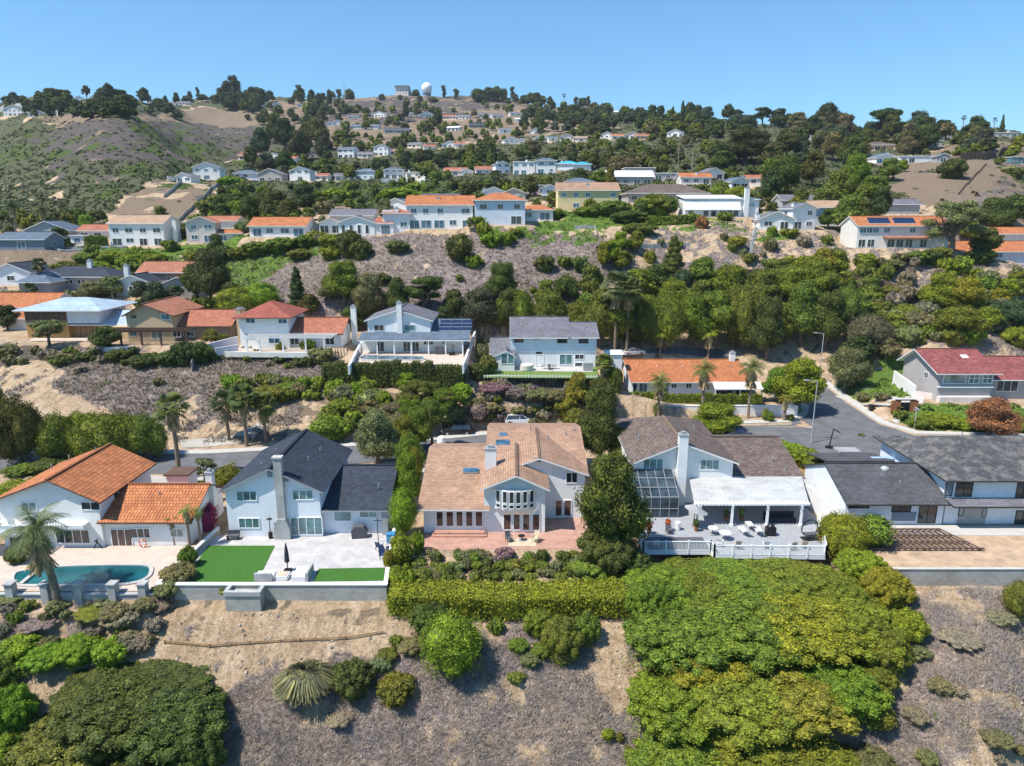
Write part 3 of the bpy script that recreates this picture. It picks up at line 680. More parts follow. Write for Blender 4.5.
# ------------------------------------------------------------------ uncountable ground cover as real small geometry
def sample(arr, j, i): return arr[j, i]
def scatter_pts(n, y0, y1, mask, u0=-.85, u1=.85, power=1.0):
    y = np.exp(rng.uniform(math.log(y0), math.log(y1), n)); u = rng.uniform(u0, u1, n)
    fj = (np.log(y) - math.log(4)) / (math.log(5200) - math.log(4)) * (len(Yg) - 1); fi = (u - ug[0]) / (ug[1] - ug[0])
    j = fj.astype(int); i = fi.astype(int); a = fi - i; bb = fj - j
    mk = mask[j, i]; keep = rng.random(n) < mk ** power
    z = (ZZ[j, i] * (1 - a) + ZZ[j, i + 1] * a) * (1 - bb) + (ZZ[j + 1, i] * (1 - a) + ZZ[j + 1, i + 1] * a) * bb
    return np.stack([u * y, y, z], -1)[keep]
def tufts(name, pts, blades, h, wd, mat, spread=.5):
    n = len(pts) * blades; base = np.repeat(pts, blades, 0)
    ang = rng.uniform(0, 2 * np.pi, n); tilt = rng.uniform(.1, spread * 2, n); hh = h * rng.uniform(.5, 1.3, n)
    off = rng.normal(0, .5, (n, 2)) * h * .8
    b0 = base.copy(); b0[:, :2] += off; b0[:, 2] -= .05
    side = np.stack([-np.sin(ang), np.cos(ang), np.zeros(n)], -1) * (wd * rng.uniform(.6, 1.4, n))[:, None]
    tip = b0 + np.stack([np.cos(ang) * tilt * hh, np.sin(ang) * tilt * hh, hh], -1)
    v = np.stack([b0 - side, b0 + side, tip], 1).reshape(-1, 3)
    me = fastmesh(name, v, np.arange(n * 3), 3, [mat])
    return me
def leafmounds(name, pts, leaves, r, hgt, size, mat):
    """small leafy hummocks merged in one sheet of cover"""
    n = len(pts) * leaves; base = np.repeat(pts, leaves, 0); rr = np.repeat(r * rng.uniform(.5, 1.3, len(pts)), leaves)
    d = rng.normal(0, 1, (n, 3)); d[:, 2] = np.abs(d[:, 2]); d /= np.linalg.norm(d, axis=1)[:, None]
    q = base + d * np.stack([rr, rr, rr * hgt], -1) * rng.uniform(.8, 1.05, n)[:, None]
    nn = d + rng.normal(0, .45, (n, 3)); nn /= np.linalg.norm(nn, axis=1)[:, None]
    t = np.cross(nn, rng.normal(0, 1, (n, 3))); t /= np.linalg.norm(t, axis=1)[:, None]; s2 = np.cross(nn, t)
    sz = (size * rng.uniform(.5, 1.3, n) * rr / r)[:, None]
    v = np.stack([q - t * sz - s2 * sz * .6, q + t * sz - s2 * sz * .6, q + t * sz * .7 + s2 * sz * .7, q - t * sz * .7 + s2 * sz * .7], 1).reshape(-1, 3)
    return fastmesh(name, v, np.arange(n * 4), 4, [mat])
foliage('scrubtwig', .1, .6, (.235, .205, .185)); foliage('neartwig', .1, .45, (.345, .300, .298)); foliage('groundleaf', .2, .45, (.12, .19, .03)); foliage('chapleaf', .2, .4, (.10, .118, .055)); foliage('strawgrass', .2, .3, (.42, .32, .19))
nofl = (1 - FLAT)
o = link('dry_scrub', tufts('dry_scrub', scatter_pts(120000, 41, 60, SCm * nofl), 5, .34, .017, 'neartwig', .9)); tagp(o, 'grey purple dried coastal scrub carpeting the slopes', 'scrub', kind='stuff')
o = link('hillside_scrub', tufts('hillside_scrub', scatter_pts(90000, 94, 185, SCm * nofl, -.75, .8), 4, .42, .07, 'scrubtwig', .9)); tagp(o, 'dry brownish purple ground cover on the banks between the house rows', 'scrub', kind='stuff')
o = link('dry_grass', tufts('dry_grass', scatter_pts(60000, 42, 58, (1 - SCm) * (1 - GRm) * nofl * .6), 4, .16, .018, 'strawgrass', .8)); tagp(o, 'straw coloured dry grass on the bare tan soil', 'dry grass', kind='stuff')
plain('stone', (.42, .36, .29), .9, .3, 4)
o = link('loose_stones', leafmounds('loose_stones', scatter_pts(5000, 42, 110, (1 - SCm * .7) * (1 - GRm) * nofl), 7, .11, .6, .09, 'stone')); tagp(o, 'pale loose stones scattered on the bare soil', 'stones', kind='stuff')
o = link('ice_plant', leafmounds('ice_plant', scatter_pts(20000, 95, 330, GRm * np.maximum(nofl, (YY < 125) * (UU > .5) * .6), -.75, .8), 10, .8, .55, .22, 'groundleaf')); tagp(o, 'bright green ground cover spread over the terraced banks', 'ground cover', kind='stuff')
o = link('chaparral', leafmounds('chaparral', scatter_pts(60000, 215, 1250, np.clip(CHm * .8 + SCm * .2, 0, 1) * nofl, -.80, .80, 1.2), 12, .95, .5, .45, 'chapleaf')); tagp(o, 'low grey green chaparral covering the far hillsides', 'chaparral', kind='stuff')

# the air: thin even haze between the hills
hz = bpy.data.materials.new('haze'); hz.use_nodes = True; n_ = hz.node_tree.nodes; n_.remove(n_['Principled BSDF'])
pv = n_.new('ShaderNodeVolumePrincipled'); pv.inputs['Color'].default_value = (.80, .88, 1, 1); pv.inputs['Density'].default_value = HAZE; hz.node_tree.links.new(pv.outputs[0], n_['Material Output'].inputs['Volume'])
M['hazebox'] = hz; m = MB(); zlo = float(ZZ.min()) - 1; m.box(-7200, 7200, -60, 5300, zlo, max(float(ZZ.max()) + 30, 60), 'hazebox'); tagp(m.obj('haze'), kind='stuff')
# ------------------------------------------------------------------ plants: leaf-by-leaf crowns, tapered trunks
NUV = [22, 13]
def core_quads(c, r, nu=None, nv=None, jit=.12):
    nu, nv = NUV
    th = np.linspace(0, 2 * np.pi, nu + 1)[:-1]; ph = np.linspace(.12, np.pi - .12, nv)
    T, Pp = np.meshgrid(th, ph); k = 1 + rng.uniform(-jit, jit, T.shape)
    g = np.stack([np.cos(T) * np.sin(Pp) * r[0] * k + c[0], np.sin(T) * np.sin(Pp) * r[1] * k + c[1], np.cos(Pp) * r[2] * k + c[2]], -1)
    a = g[:-1]; b = g[1:]; an = np.roll(a, -1, 1); bnn = np.roll(b, -1, 1)
    return np.stack([a, b, bnn, an], 2).reshape(-1, 4, 3)
def leaf_quads(q, nn, size, aspect=.6):
    n = len(q); t = np.cross(nn, rng.normal(0, 1, (n, 3))); t /= np.linalg.norm(t, axis=1)[:, None] + 1e-9; s2 = np.cross(nn, t)
    sz = (size * rng.uniform(.55, 1.3, n))[:, None]; a = aspect
    bend = nn * sz * rng.uniform(-.3, .3, n)[:, None]
    return np.stack([q - t * sz - s2 * sz * a * .5, q - s2 * sz * a + t * sz * .1 + bend, q + t * sz * 1.05, q + s2 * sz * a + t * sz * .1 + bend], 1)
def crown_from_lobes(lobes, n, size, core=.74, jit=.7, droop=0, fuzz=.2, up=.15, sub=None):
    lobes = np.array(lobes, float); area = (lobes[:, 3] * lobes[:, 4] + lobes[:, 3] * lobes[:, 5]) ; area /= area.sum()
    k = rng.choice(len(lobes), n, p=area); L = lobes[k]
    d = rng.normal(0, 1, (n, 3)); d[:, 2] += up; d /= np.linalg.norm(d, axis=1)[:, None]
    bump = 1 + .14 * np.sin(d[:, 0] * 7 + k) * np.sin(d[:, 1] * 6 + 2 * k) * 1.0 + .1 * np.sin(d[:, 2] * 9 + d[:, 0] * 5 + k)
    rad = bump * (1 - np.abs(rng.normal(0, fuzz, n))) * rng.uniform(.94, 1.08, n)
    q = L[:, :3] + d * L[:, 3:] * rad[:, None]
    keep = np.ones(n, bool)
    for li, l in enumerate(lobes):
        dd = (((q - l[:3]) / l[3:]) ** 2).sum(1); keep &= ~((dd < .6) & (k != li))
    q = q[keep]; d = d[keep]; nn = d + rng.normal(0, jit, q.shape); nn /= np.linalg.norm(nn, axis=1)[:, None]
    if droop: nn[:, 2] *= .25; nn /= np.linalg.norm(nn, axis=1)[:, None]
    qs = [leaf_quads(q, nn, size)]
    if core:
        for l in lobes: qs.append(core_quads(l[:3], l[3:] * core))
    return np.concatenate(qs)
def qmesh(name, Q, mat='foliage'):
    v = Q.reshape(-1, 3); return fastmesh(name, v, np.arange(len(v)), 4, [mat])
def rndlobes(n, r, zc, spread, rr=(.18, .3), flat=.8, zr=None):
    out = []
    for k in range(n):
        a = 2 * math.pi * (k + random.random() * .6) / n; rad = spread * random.uniform(.55, 1)
        q = random.uniform(*rr); z = zc + random.uniform(-1, 1) * (zr if zr is not None else .16)
        out.append((math.cos(a) * rad, math.sin(a) * rad, z, q, q * random.uniform(.85, 1.1), q * flat * random.uniform(.85, 1.15)))
    return out
LOD = {0: (24000, .0145), 1: (6500, .030), 2: (1500, .058), 3: (480, .09)}
def make_crown(kind, lod, seed):
    random.seed(seed * 31 + hash_s(kind)); n, s = LOD[lod]; NUV[:] = [(22, 13), (14, 9), (9, 6), (7, 5)][lod]
    if kind == 'broad':
        L = [(0, 0, .62, .27, .27, .32)] + rndlobes(7, .5, .48, .27, (.17, .25), .85, .14) + rndlobes(4, .5, .78, .15, (.13, .19), .8, .06)
        return crown_from_lobes(L, n, s)
    if kind == 'round':
        L = [(0, 0, .5, .44, .44, .46)] + rndlobes(9, .5, .5, .26, (.18, .24), .9, .2) + rndlobes(3, .5, .82, .12, (.12, .16), .7, .03)
        return crown_from_lobes(L, n, s, .82, .65, 0, .15)
    if kind == 'mound':      # low spreading shrub, sits on the ground
        L = [(0, 0, .25, .44, .44, .6)]; nl = (80, 34, 14, 9)[lod]
        for k in range(nl):
            a = 2 * math.pi * k * .618; rr_ = .47 * math.sqrt((k + .5) / nl); q = random.uniform(.06, .16) * (.68, 1, 1.35, 1.6)[lod]
            L.append((math.cos(a) * rr_, math.sin(a) * rr_, .25 + .58 * math.sqrt(max(.02, 1 - (rr_ / .5) ** 2)) + random.uniform(-.14, .04), q, q, q * 1.5))
        return crown_from_lobes(L, int(n * 1.35), s * .92, .78, .75, 0, .22)
    if kind == 'pine':       # irregular flat-topped clumps
        L = rndlobes(7, .5, .66, .28, (.13, .21), .62, .2) + rndlobes(4, .5, .86, .14, (.13, .18), .5, .05) + rndlobes(3, .5, .42, .3, (.10, .14), .5, .08)
        return crown_from_lobes(L, n, s * .85, .74, .5, 0, .22)
    if kind == 'tall':       # eucalyptus like, loose and upright
        L = [(random.uniform(-.2, .2), random.uniform(-.2, .2), z, random.uniform(.16, .27), random.uniform(.16, .27), random.uniform(.08, .13)) for z in (.22, .34, .45, .55, .66, .76, .86, .93) for _ in (0, 1)]
        return crown_from_lobes(L, n, s * .9, .7, .6, 0, .26)
    if kind == 'cone':
        L = []
        for i in range(9):
            z = .06 + i * .1; r_ = .44 * (1 - z) + .04
            for k in range(5):
                a = 2 * math.pi * (k + random.random()) / 5; q = r_ * random.uniform(.38, .55) + .02
                L.append((math.cos(a) * r_ * .55, math.sin(a) * r_ * .55, z + random.uniform(-.03, .03), q, q, .07))
        return crown_from_lobes(L, n, s * .9, .75, .5, 0, .2)
    if kind == 'column':
        L = [(0, 0, z, .42 * (1 - abs(z - .4) * .9), .42 * (1 - abs(z - .4) * .9), .12) for z in (.1, .22, .35, .48, .6, .72, .83, .92)]
        return crown_from_lobes(L, n, s * .8, .85, .5, 0, .15)
    if kind == 'weep':       # pepper tree
        L = [(0, 0, .58, .3, .3, .36)] + rndlobes(10, .5, .45, .3, (.14, .2), 1.7, .1)
        return crown_from_lobes(L, n, s * .95, .74, .7, 1, .24)
    if kind == 'airy':
        L = rndlobes(10, .5, .6, .32, (.10, .16), .6, .22) + rndlobes(5, .5, .8, .16, (.1, .15), .6, .06)
        return crown_from_lobes(L, int(n * .8), s * .8, .0, .6, 0, .35)
    if kind == 'tussock':    # long arching blades
        m_ = max(n // 6, 150); a = rng.uniform(0, 2 * np.pi, m_); lean = rng.uniform(.1, .5, m_); z = 1 - lean * rng.uniform(.3, 1.5, m_)
        p0 = np.stack([np.cos(a) * .08, np.sin(a) * .08, a * 0], -1); p1 = np.stack([np.cos(a) * lean * .6, np.sin(a) * lean * .6, z * .8], -1)
        p2 = np.stack([np.cos(a) * lean * 1.05, np.sin(a) * lean * 1.05, np.maximum(z * .55, .02)], -1)
        sd_ = np.stack([-np.sin(a), np.cos(a), a * 0], -1) * .014
        return np.concatenate([np.stack([p0 - sd_, p0 + sd_, p1 + sd_, p1 - sd_], 1), np.stack([p1 - sd_, p1 + sd_, p2 + sd_ * .2, p2 - sd_ * .2], 1)])
    raise ValueError(kind)
def hash_s(s): return sum(ord(c) * (i + 3) for i, c in enumerate(s)) % 997
_cr = {}
def crown_mesh(kind, lod, var):
    k = (kind, lod, var)
    if k not in _cr: _cr[k] = qmesh('crown_' + kind, make_crown(kind, lod, var), 'foliage')
    return _cr[k]
def trunk_mb(mat='bark', limbs=5, seed=0, top=.62, r=.045, spread=.26):
    random.seed(seed); m = MB()
    m.bar((0, 0, -.06), (.01, .0, .22), r * 2.2, mat, None, 8, r * 1.6); m.bar((.01, 0, .22), (-.01, .01, .42), r * 1.6, mat, None, 8, r * 1.2)
    for k in range(limbs):
        a = 2 * math.pi * (k + .4 * random.random()) / limbs; z0 = .24 + .16 * random.random()
        p = (0, 0, z0); q = (math.cos(a) * spread * .6, math.sin(a) * spread * .6, z0 + .2); e = (math.cos(a) * spread, math.sin(a) * spread, top + random.uniform(-.06, .1))
        m.bar(p, q, r * 1.1, mat, None, 6, r * .75); m.bar(q, e, r * .75, mat, None, 6, r * .25)
        b_ = a + random.uniform(-.7, .7); m.bar(q, (q[0] + math.cos(b_) * .14, q[1] + math.sin(b_) * .14, top - .02), r * .5, mat, None, 5, r * .2)
    return m
_tk = {}
def trunk_mesh(kind, var):
    k = (kind, var)
    if k not in _tk:
        if kind in ('tall',): mb = trunk_mb('palegrey_bark', 6, var, .82, .028, .2)
        elif kind in ('cone', 'column'):
            mb = MB(); mb.bar((0, 0, -.05), (0, 0, .9), .06, 'bark', None, 8, .015)
        elif kind == 'bare': mb = trunk_mb('palegrey_bark', 9, var, .8, .05, .36)
        else: mb = trunk_mb('bark', 6, var)
        _tk[k] = mb.mesh('trunk')
    return _tk[k]
HASTRUNK = {'broad', 'pine', 'tall', 'cone', 'column', 'weep', 'airy'}
KINDNAME = {'broad': 'broadleaf_tree', 'pine': 'pine_tree', 'tall': 'eucalyptus_tree', 'cone': 'conifer_tree', 'column': 'cypress_tree', 'weep': 'pepper_tree', 'airy': 'open_crowned_tree',
            'round': 'round_shrub', 'mound': 'shrub', 'tussock': 'grass_tussock'}
ALLPLANTS = []
def plant(kind, px, py, wpx, hpx, col, label=None, loc=None, size=None, trunk=True, var=None, name=None, group=None, lod=None, desc=None, below=.02, crown_only=False):
    """a plant standing where the photo point (px, py) meets the ground, as wide and high as it shows there"""
    p = G(px, py) if loc is None else Vector(loc)
    dist = (p - Vector((0, 0, HC))).length
    if size is None:
        zc = p.y * _c - (p.z - HC) * _s; mpp = zc / FPX; wd = wpx * mpp; ht = hpx * mpp
        if kind in ('round', 'mound', 'tussock') or True:
            dep = max(0, (HC - p.z)) / dist      # seen from above a wide plant shows its top too
            ht = max(.35 * ht, (ht - wd * dep * .55) / max(.6, math.sqrt(1 - dep * dep)))
    else: wd, ht = size; wpx = wd / dist * FPX; hpx = ht / dist * FPX
    big = max(wpx, hpx)
    if lod is None: lod = 0 if big > 42 else 1 if big > 20 else 2 if big > 9 else 3
    if var is None: var = random.randint(0, 3 if lod > 0 else 2)
    nm = name or KINDNAME[kind]; rz = random.uniform(0, 6.28)
    cm = crown_mesh(kind, lod, var)
    if kind == 'mound' and wpx > 60: wd *= 1.22; ht *= .66
    p = p - Vector((0, 0, below * ht))
    jc = [max(0.002, c * random.uniform(.85, 1.15)) for c in col]; colr = (jc[0], jc[1], jc[2], 1)
    if kind in HASTRUNK and big > 11 and trunk:
        t = empty(nm, p, rz)
        tk = link('trunk', trunk_mesh(kind, var % 3), t, scale=(wd if kind != 'column' else wd * 1.5, wd if kind != 'column' else wd * 1.5, ht))
        cr = link('crown', cm, t, scale=(wd, wd, ht)); cr.color = colr
        if kind in ('weep',): pass
    else:
        t = link(nm, cm, None, p, (0, 0, rz), (wd, wd, ht)); t.color = colr
    ALLPLANTS.append(dict(o=t, kind=kind, px=px, py=py, col=col, label=label, h=hpx, w=wpx, desc=desc, loc=p, wd=wd, ht=ht))
    cats = {'round': 'shrub', 'mound': 'shrub', 'tussock': 'grass plant'}
    t['category'] = cats.get(kind, 'tree')
    if label: t['label'] = label
    if group: t['group'] = group
    return t
# palms -----------------------------------------------------------------------
def feather_crown(nf=26, L=1.0, seed=0, droop=.9):
    r = np.random.default_rng(seed); Q = []
    for k in range(nf):
        a = 2 * math.pi * k * .618; el = r.uniform(-.15, 1.25); ns = 9; pts = []; dirv = np.array([math.cos(a) * math.cos(el), math.sin(a) * math.cos(el), math.sin(el)]); p = np.zeros(3)
        for i in range(ns):
            pts.append(p.copy()); p = p + dirv * L / ns; dirv = dirv + np.array([0, 0, -droop * .16 * (1 + i * .18)]); dirv /= np.linalg.norm(dirv)
        sdv = np.array([-math.sin(a), math.cos(a), 0])
        for i in range(ns - 1):
            wl_ = L * .26 * math.sin(math.pi * (i + 1.2) / (ns + .6)); a0, a1 = pts[i], pts[i + 1]; ax = (a1 - a0)
            for sgn in (-1, 1):
                for f in (0, .33, .66):
                    s0 = a0 + ax * f; tip = s0 + sdv * sgn * wl_ + ax * .9 + np.array([0, 0, -wl_ * .35]); 
                    Q.append([s0, s0 + ax * .22, tip + ax * .05, tip])
            Q.append([a0 - sdv * .012 * L, a0 + sdv * .012 * L, a1 + sdv * .01 * L, a1 - sdv * .01 * L])
    return np.array(Q)
def fan_crown(nf=30, L=1.0, seed=0):
    r = np.random.default_rng(seed); Q = []
    for k in range(nf):
        a = 2 * math.pi * k * .618; el = r.uniform(-.9, 1.2); d = np.array([math.cos(a) * math.cos(el), math.sin(a) * math.cos(el), math.sin(el)]); s_ = np.array([-math.sin(a), math.cos(a), 0]); u_ = np.cross(d, s_)
        hub = d * L * .45; Q.append([s_ * -.015, s_ * .015, hub + s_ * .012, hub - s_ * .012])
        for j in range(11):
            t = (j - 5) / 5 * 1.25; dd = d * math.cos(t) + s_ * math.sin(t); tip = hub + dd * L * .55 + np.array([0, 0, -.10 * L * (1 + abs(t))]); w_ = np.cross(dd, u_) * .05 * L
            md = hub + dd * L * .3; Q.append([hub, md - w_, tip, md + w_])
    return np.array(Q)
_pm = {}
def palm(kind, px, py, hpx, crown_px, col, label, lean=(0, 0), skirt=True, loc=None, name=None, group=None, dens=1.0, trunkr=.2):
    p = G(px, py) if loc is None else Vector(loc); zc = p.y * _c - (p.z - HC) * _s; mpp = zc / FPX; H = hpx * mpp; Rr = crown_px * mpp * .5
    t = empty(name or ('fan_palm' if kind == 'fan' else 'feather_palm'), p, random.uniform(0, 6) if lean == (0, 0) else 0, label, 'palm tree', group)
    small = crown_px < 14
    key = (kind, small, dens)
    if key not in _pm:
        Q = feather_crown(int((26 if not small else 14) * dens), 1, 3) if kind == 'feather' else fan_crown(int((34 if not small else 16) * dens), 1, 4)
        _pm[key] = qmesh('crown', Q, 'frond')
    hz = H - Rr * (.35 if kind == 'fan' else .25)
    mb = MB(); n = 6; tx, ty = lean[0] * H, lean[1] * H
    for k in range(n):
        f0 = k / n; f1 = (k + 1) / n; mb.bar((tx * f0 ** 1.5, ty * f0 ** 1.5, -.3 + (hz + .3) * f0), (tx * f1 ** 1.5, ty * f1 ** 1.5, -.3 + (hz + .3) * f1), trunkr * 2 * (1.25 - .45 * f0), 'palmbark', None, 8, trunkr * 2 * (1.25 - .45 * f1))
    mb.obj('trunk', t)
    cr = link('crown', _pm[key], t, (tx, ty, hz), (0, 0, 1), (Rr, Rr, Rr)); cr.color = tuple(col) + (1,)
    if skirt and not small:
        r = np.random.default_rng(9); n = 160; a = r.uniform(0, 6.28, n); z0 = r.uniform(-.9, .0, n); d = r.uniform(.2, .5, n)
        q0 = np.stack([np.cos(a) * .1, np.sin(a) * .1, z0], -1); q1 = np.stack([np.cos(a) * d, np.sin(a) * d, z0 - .45], -1); s_ = np.stack([-np.sin(a), np.cos(a), a * 0], -1) * .05
        if 'skirt' not in _pm: _pm['skirt'] = qmesh('dead_fronds', np.stack([q0 - s_, q0 + s_, q1 + s_, q1 - s_], 1), 'strawgrass')
        link('dead_fronds', _pm['skirt'], t, (tx, ty, hz), (0, 0, 0), (Rr * .8, Rr * .8, Rr * .9))
    return t
# clipped hedge: a solid leafy body along a line of world points
def hedge(name, pts, wdt, hgt, col, label, z=None, group=None, leaf=.10, dens=120, cat='hedge', rag=.12, topcol=None):
    Q = []; pts = [Vector((p[0], p[1], 0)) for p in pts]; base = pts[0].copy(); base.z = hat(pts[0].x, pts[0].y) if z is None else z
    for a, b in zip(pts, pts[1:]):
        L = (b - a).length; d = (b - a) / L; s_ = Vector((-d.y, d.x, 0)); seg = max(1, int(L / 1.0))
        for i in range(seg):
            c0 = a + d * L * (i + .5) / seg; zz = (hat(c0.x, c0.y) if z is None else z) - base.z; ll = L / seg
            hh = hgt * random.uniform(1 - rag, 1 + rag); ww = wdt * random.uniform(1 - rag, 1 + rag)
            n = int(dens * (ll * ww + 2 * ll * hh)); f = rng.random(n) < ll * ww / (ll * ww + 1.6 * ll * hh)
            u = rng.uniform(-.6, .6, n) * ll; side = rng.choice([-1, 1], n)
            v = np.where(f, rng.uniform(-.5, .5, n) * ww, side * ww * .5); h = np.where(f, hh, rng.uniform(0, 1, n) * hh)
            edge = .10 * rng.normal(0, 1, n); nn = np.where(f[:, None], [0, 0, 1], np.array(s_)[None] * side[:, None])
            q = np.array(c0)[None] + np.array(d)[None] * u[:, None] + np.array(s_)[None] * v[:, None]; q[:, 2] = zz + h; q = q + nn * edge[:, None]
            q -= np.array([base.x, base.y, 0]); nn = nn + rng.normal(0, .5, q.shape); nn /= np.linalg.norm(nn, axis=1)[:, None]
            Q.append(leaf_quads(q, nn, leaf))
            c = np.array([c0.x - base.x, c0.y - base.y, zz + hh * .5]); e = np.array(d) * ll * .55; w2 = np.array(s_) * ww * .42; up_ = np.array([0, 0, hh * .44])
            bx = lambda sx, sy, sz: c + e * sx + w2 * sy + up_ * sz
            for fc in (((-1, -1, 1), (1, -1, 1), (1, 1, 1), (-1, 1, 1)), ((-1, -1, -1.1), (1, -1, -1.1), (1, -1, 1), (-1, -1, 1)), ((-1, 1, -1.1), (1, 1, -1.1), (1, 1, 1), (-1, 1, 1)), ((-1, -1, -1.1), (-1, 1, -1.1), (-1, 1, 1), (-1, -1, 1)), ((1, -1, -1.1), (1, 1, -1.1), (1, 1, 1), (1, -1, 1))):
                Q.append(np.array([[bx(*k) for k in fc]]))
    o = link(name, qmesh(name, np.concatenate(Q)), None, base); o.color = tuple(col) + (1,)
    return tagp(o, label, cat, group)
# ------------------------------------------------------------------ house builder
_wc = {}
def window_meshes(w, h, cols, rows, glass, frame, fw):
    k = (round(w, 2), round(h, 2), cols, rows, glass, frame, fw)
    if k in _wc: return _wc[k]
    f = MB()
    f.box(-w / 2, w / 2, -.07, .0, 0, fw, frame); f.box(-w / 2, w / 2, -.07, .0, h - fw, h, frame)
    f.box(-w / 2, -w / 2 + fw, -.07, 0, fw, h - fw, frame); f.box(w / 2 - fw, w / 2, -.07, 0, fw, h - fw, frame)
    for i in range(1, cols): x = -w / 2 + w * i / cols; f.box(x - fw * .4, x + fw * .4, -.06, 0, fw, h - fw, frame)
    for i in range(1, rows): z = h * i / rows; f.box(-w / 2 + fw, w / 2 - fw, -.055, 0, z - fw * .35, z + fw * .35, frame)
    g = MB(); g.box(-w / 2 + fw * .5, w / 2 - fw * .5, -.025, .01, fw * .5, h - fw * .5, glass)
    _wc[k] = (f.mesh('window'), g.mesh('pane')); return _wc[k]
class House:
    def __init__(s, name, loc, rz, label, cat='house', group=None):
        s.o = empty(name, loc, rz, label, cat, group); s.loc = Vector(loc)
    def add(s, name, mb, parent=None): return mb.obj(name, parent or s.o)
    def wallbox(s, x0, x1, y0, y1, z0, z1, mat, name='wall'):
        m = MB(); m.box(x0, x1, y0, y1, z0, z1, mat); return s.add(name, m)
    def gable(s, x0, x1, y0, y1, z0, ze, zr, axis, wall, roof, ov=.5, of=.5, apex=.5, th=.16, fascia='trim_white', zeR=None, wallp=True, ridge=None, hipback=0):
        """block with a two-plane roof; axis = ridge direction; ze/zeR eave heights (underside)"""
        zeR = ze if zeR is None else zeR
        if axis == 'y': a0, a1, t0, t1 = x0, x1, y0, y1
        else: a0, a1, t0, t1 = y0, y1, x0, x1
        am = a0 + (a1 - a0) * apex
        if wallp:
            m = MB(); m.prism([(a0, z0), (a1, z0), (a1, zeR), (am, zr), (a0, ze)], t0, t1 - hipback * 1.05, wall, axis)
            if hipback: m.prism([(a0, z0), (a1, z0), (a1, zeR - .05), (a0, ze - .05)], t1 - hipback * 1.05, t1, wall, axis)
            s.add('wall', m)
        sl = (zr - ze) / (am - a0); sr = (zr - zeR) / (a1 - am)
        T0, T1 = t0 - of, t1 + of
        r = MB()
        def q(a, t, z): return (a, t, z) if axis == 'y' else (t, a, z)
        g = th + .01
        L = [q(a0 - ov, T0, ze - sl * ov + g), q(am, T0, zr + g), q(am, T1 - hipback, zr + g), q(a0 - ov, T1, ze - sl * ov + g)]
        Rr = [q(am, T0, zr + g), q(a1 + ov, T0, zeR - sr * ov + g), q(a1 + ov, T1, zeR - sr * ov + g), q(am, T1 - hipback, zr + g)]
        r.slab(L, th, roof, fascia); r.slab(Rr, th, roof, fascia)
        if hipback: r.slab([q(am, T1 - hipback, zr + g), Rr[2], L[3]], th, roof, fascia)
        ro = s.add('roof', r)
        rc = MB(); rc.bar(q(am, T0, zr + g + .03), q(am, T1 - hipback, zr + g + .03), .3, ridge or roof, .1); s.add('ridge_cap', rc, ro)
        return ro
    def hip(s, x0, x1, y0, y1, z0, ze, zr, wall, roof, ov=.6, th=.16, fascia='trim_white', wallp=True, inset=None):
        if wallp: s.wallbox(x0, x1, y0, y1, z0, ze, wall)
        X0, X1, Y0, Y1 = x0 - ov, x1 + ov, y0 - ov, y1 + ov; W, D = X1 - X0, Y1 - Y0
        ins = inset if inset is not None else min(W, D) / 2
        if W >= D: A, B = (X0 + ins, (Y0 + Y1) / 2, zr), (X1 - ins, (Y0 + Y1) / 2, zr)
        else: A, B = ((X0 + X1) / 2, Y0 + ins, zr), ((X0 + X1) / 2, Y1 - ins, zr)
        z = ze + .01 + th - .1; c = [(X0, Y0, z), (X1, Y0, z), (X1, Y1, z), (X0, Y1, z)]
        r = MB()
        if W >= D: pl = [[c[0], c[1], B, A], [c[1], c[2], B], [c[2], c[3], A, B], [c[3], c[0], A]]
        else: pl = [[c[0], c[1], A], [c[1], c[2], B, A], [c[2], c[3], B], [c[3], c[0], A, B]]
        if (Vector(A) - Vector(B)).length < .05: pl = [[c[k], c[(k + 1) % 4], A] for k in range(4)]
        for p in pl: r.slab(p, th, roof, fascia)
        return s.add('roof', r)
    def flat(s, x0, x1, y0, y1, z0, z1, wall, roof, ov=.3, th=.22, slope=0, fascia='trim_white'):
        if wall: s.wallbox(x0, x1, y0, y1, z0, z1, wall)
        r = MB(); r.slab([(x0 - ov, y0 - ov, z1 + th + .01), (x1 + ov, y0 - ov, z1 + th + .01), (x1 + ov, y1 + ov, z1 + th + .01 + slope), (x0 - ov, y1 + ov, z1 + th + .01 + slope)], th, roof, fascia)
        return s.add('roof', r)
    def shed(s, pts, roof, th=.14, fascia='trim_white', name='roof'):
        r = MB(); r.slab(pts, th, roof, fascia); return s.add(name, r)
    def win(s, x, z, w, h, y=0, face='f', cols=2, rows=1, glass='glass', frame='trim_white', fw=.08, name='window', label=None):
        a, b = window_meshes(w, h, cols, rows, glass, frame, fw)
        rz = {'f': 0, 'r': math.pi / 2, 'l': -math.pi / 2, 'k': math.pi}[face]
        loc = (x, y, z) if face in 'fk' else (y, x, z)
        o = link(name, a, s.o, loc, (0, 0, rz)); link('pane', b, o)
        if label: o['label'] = label
        return o
    def chimney(s, x, y, z0, z1, w=.8, d=.7, mat='white', cap='trim_grey'):
        m = MB(); m.box(x - w / 2, x + w / 2, y - d / 2, y + d / 2, z0, z1, mat); o = s.add('chimney', m)
        c = MB(); c.box(x - w / 2 - .07, x + w / 2 + .07, y - d / 2 - .07, y + d / 2 + .07, z1 + .002, z1 + .12, cap); c.box(x - w * .25, x + w * .25, y - d * .25, y + d * .25, z1 + .122, z1 + .4, cap)
        s.add('chimney_cap', c, o); return o
    def vents(s, pts, mat='trim_grey'):
        for x, y, z in pts:
            m = MB(); m.bar((x, y, z - .2), (x, y, z + .35), .14, mat, None, 8); s.add('roof_vent', m)

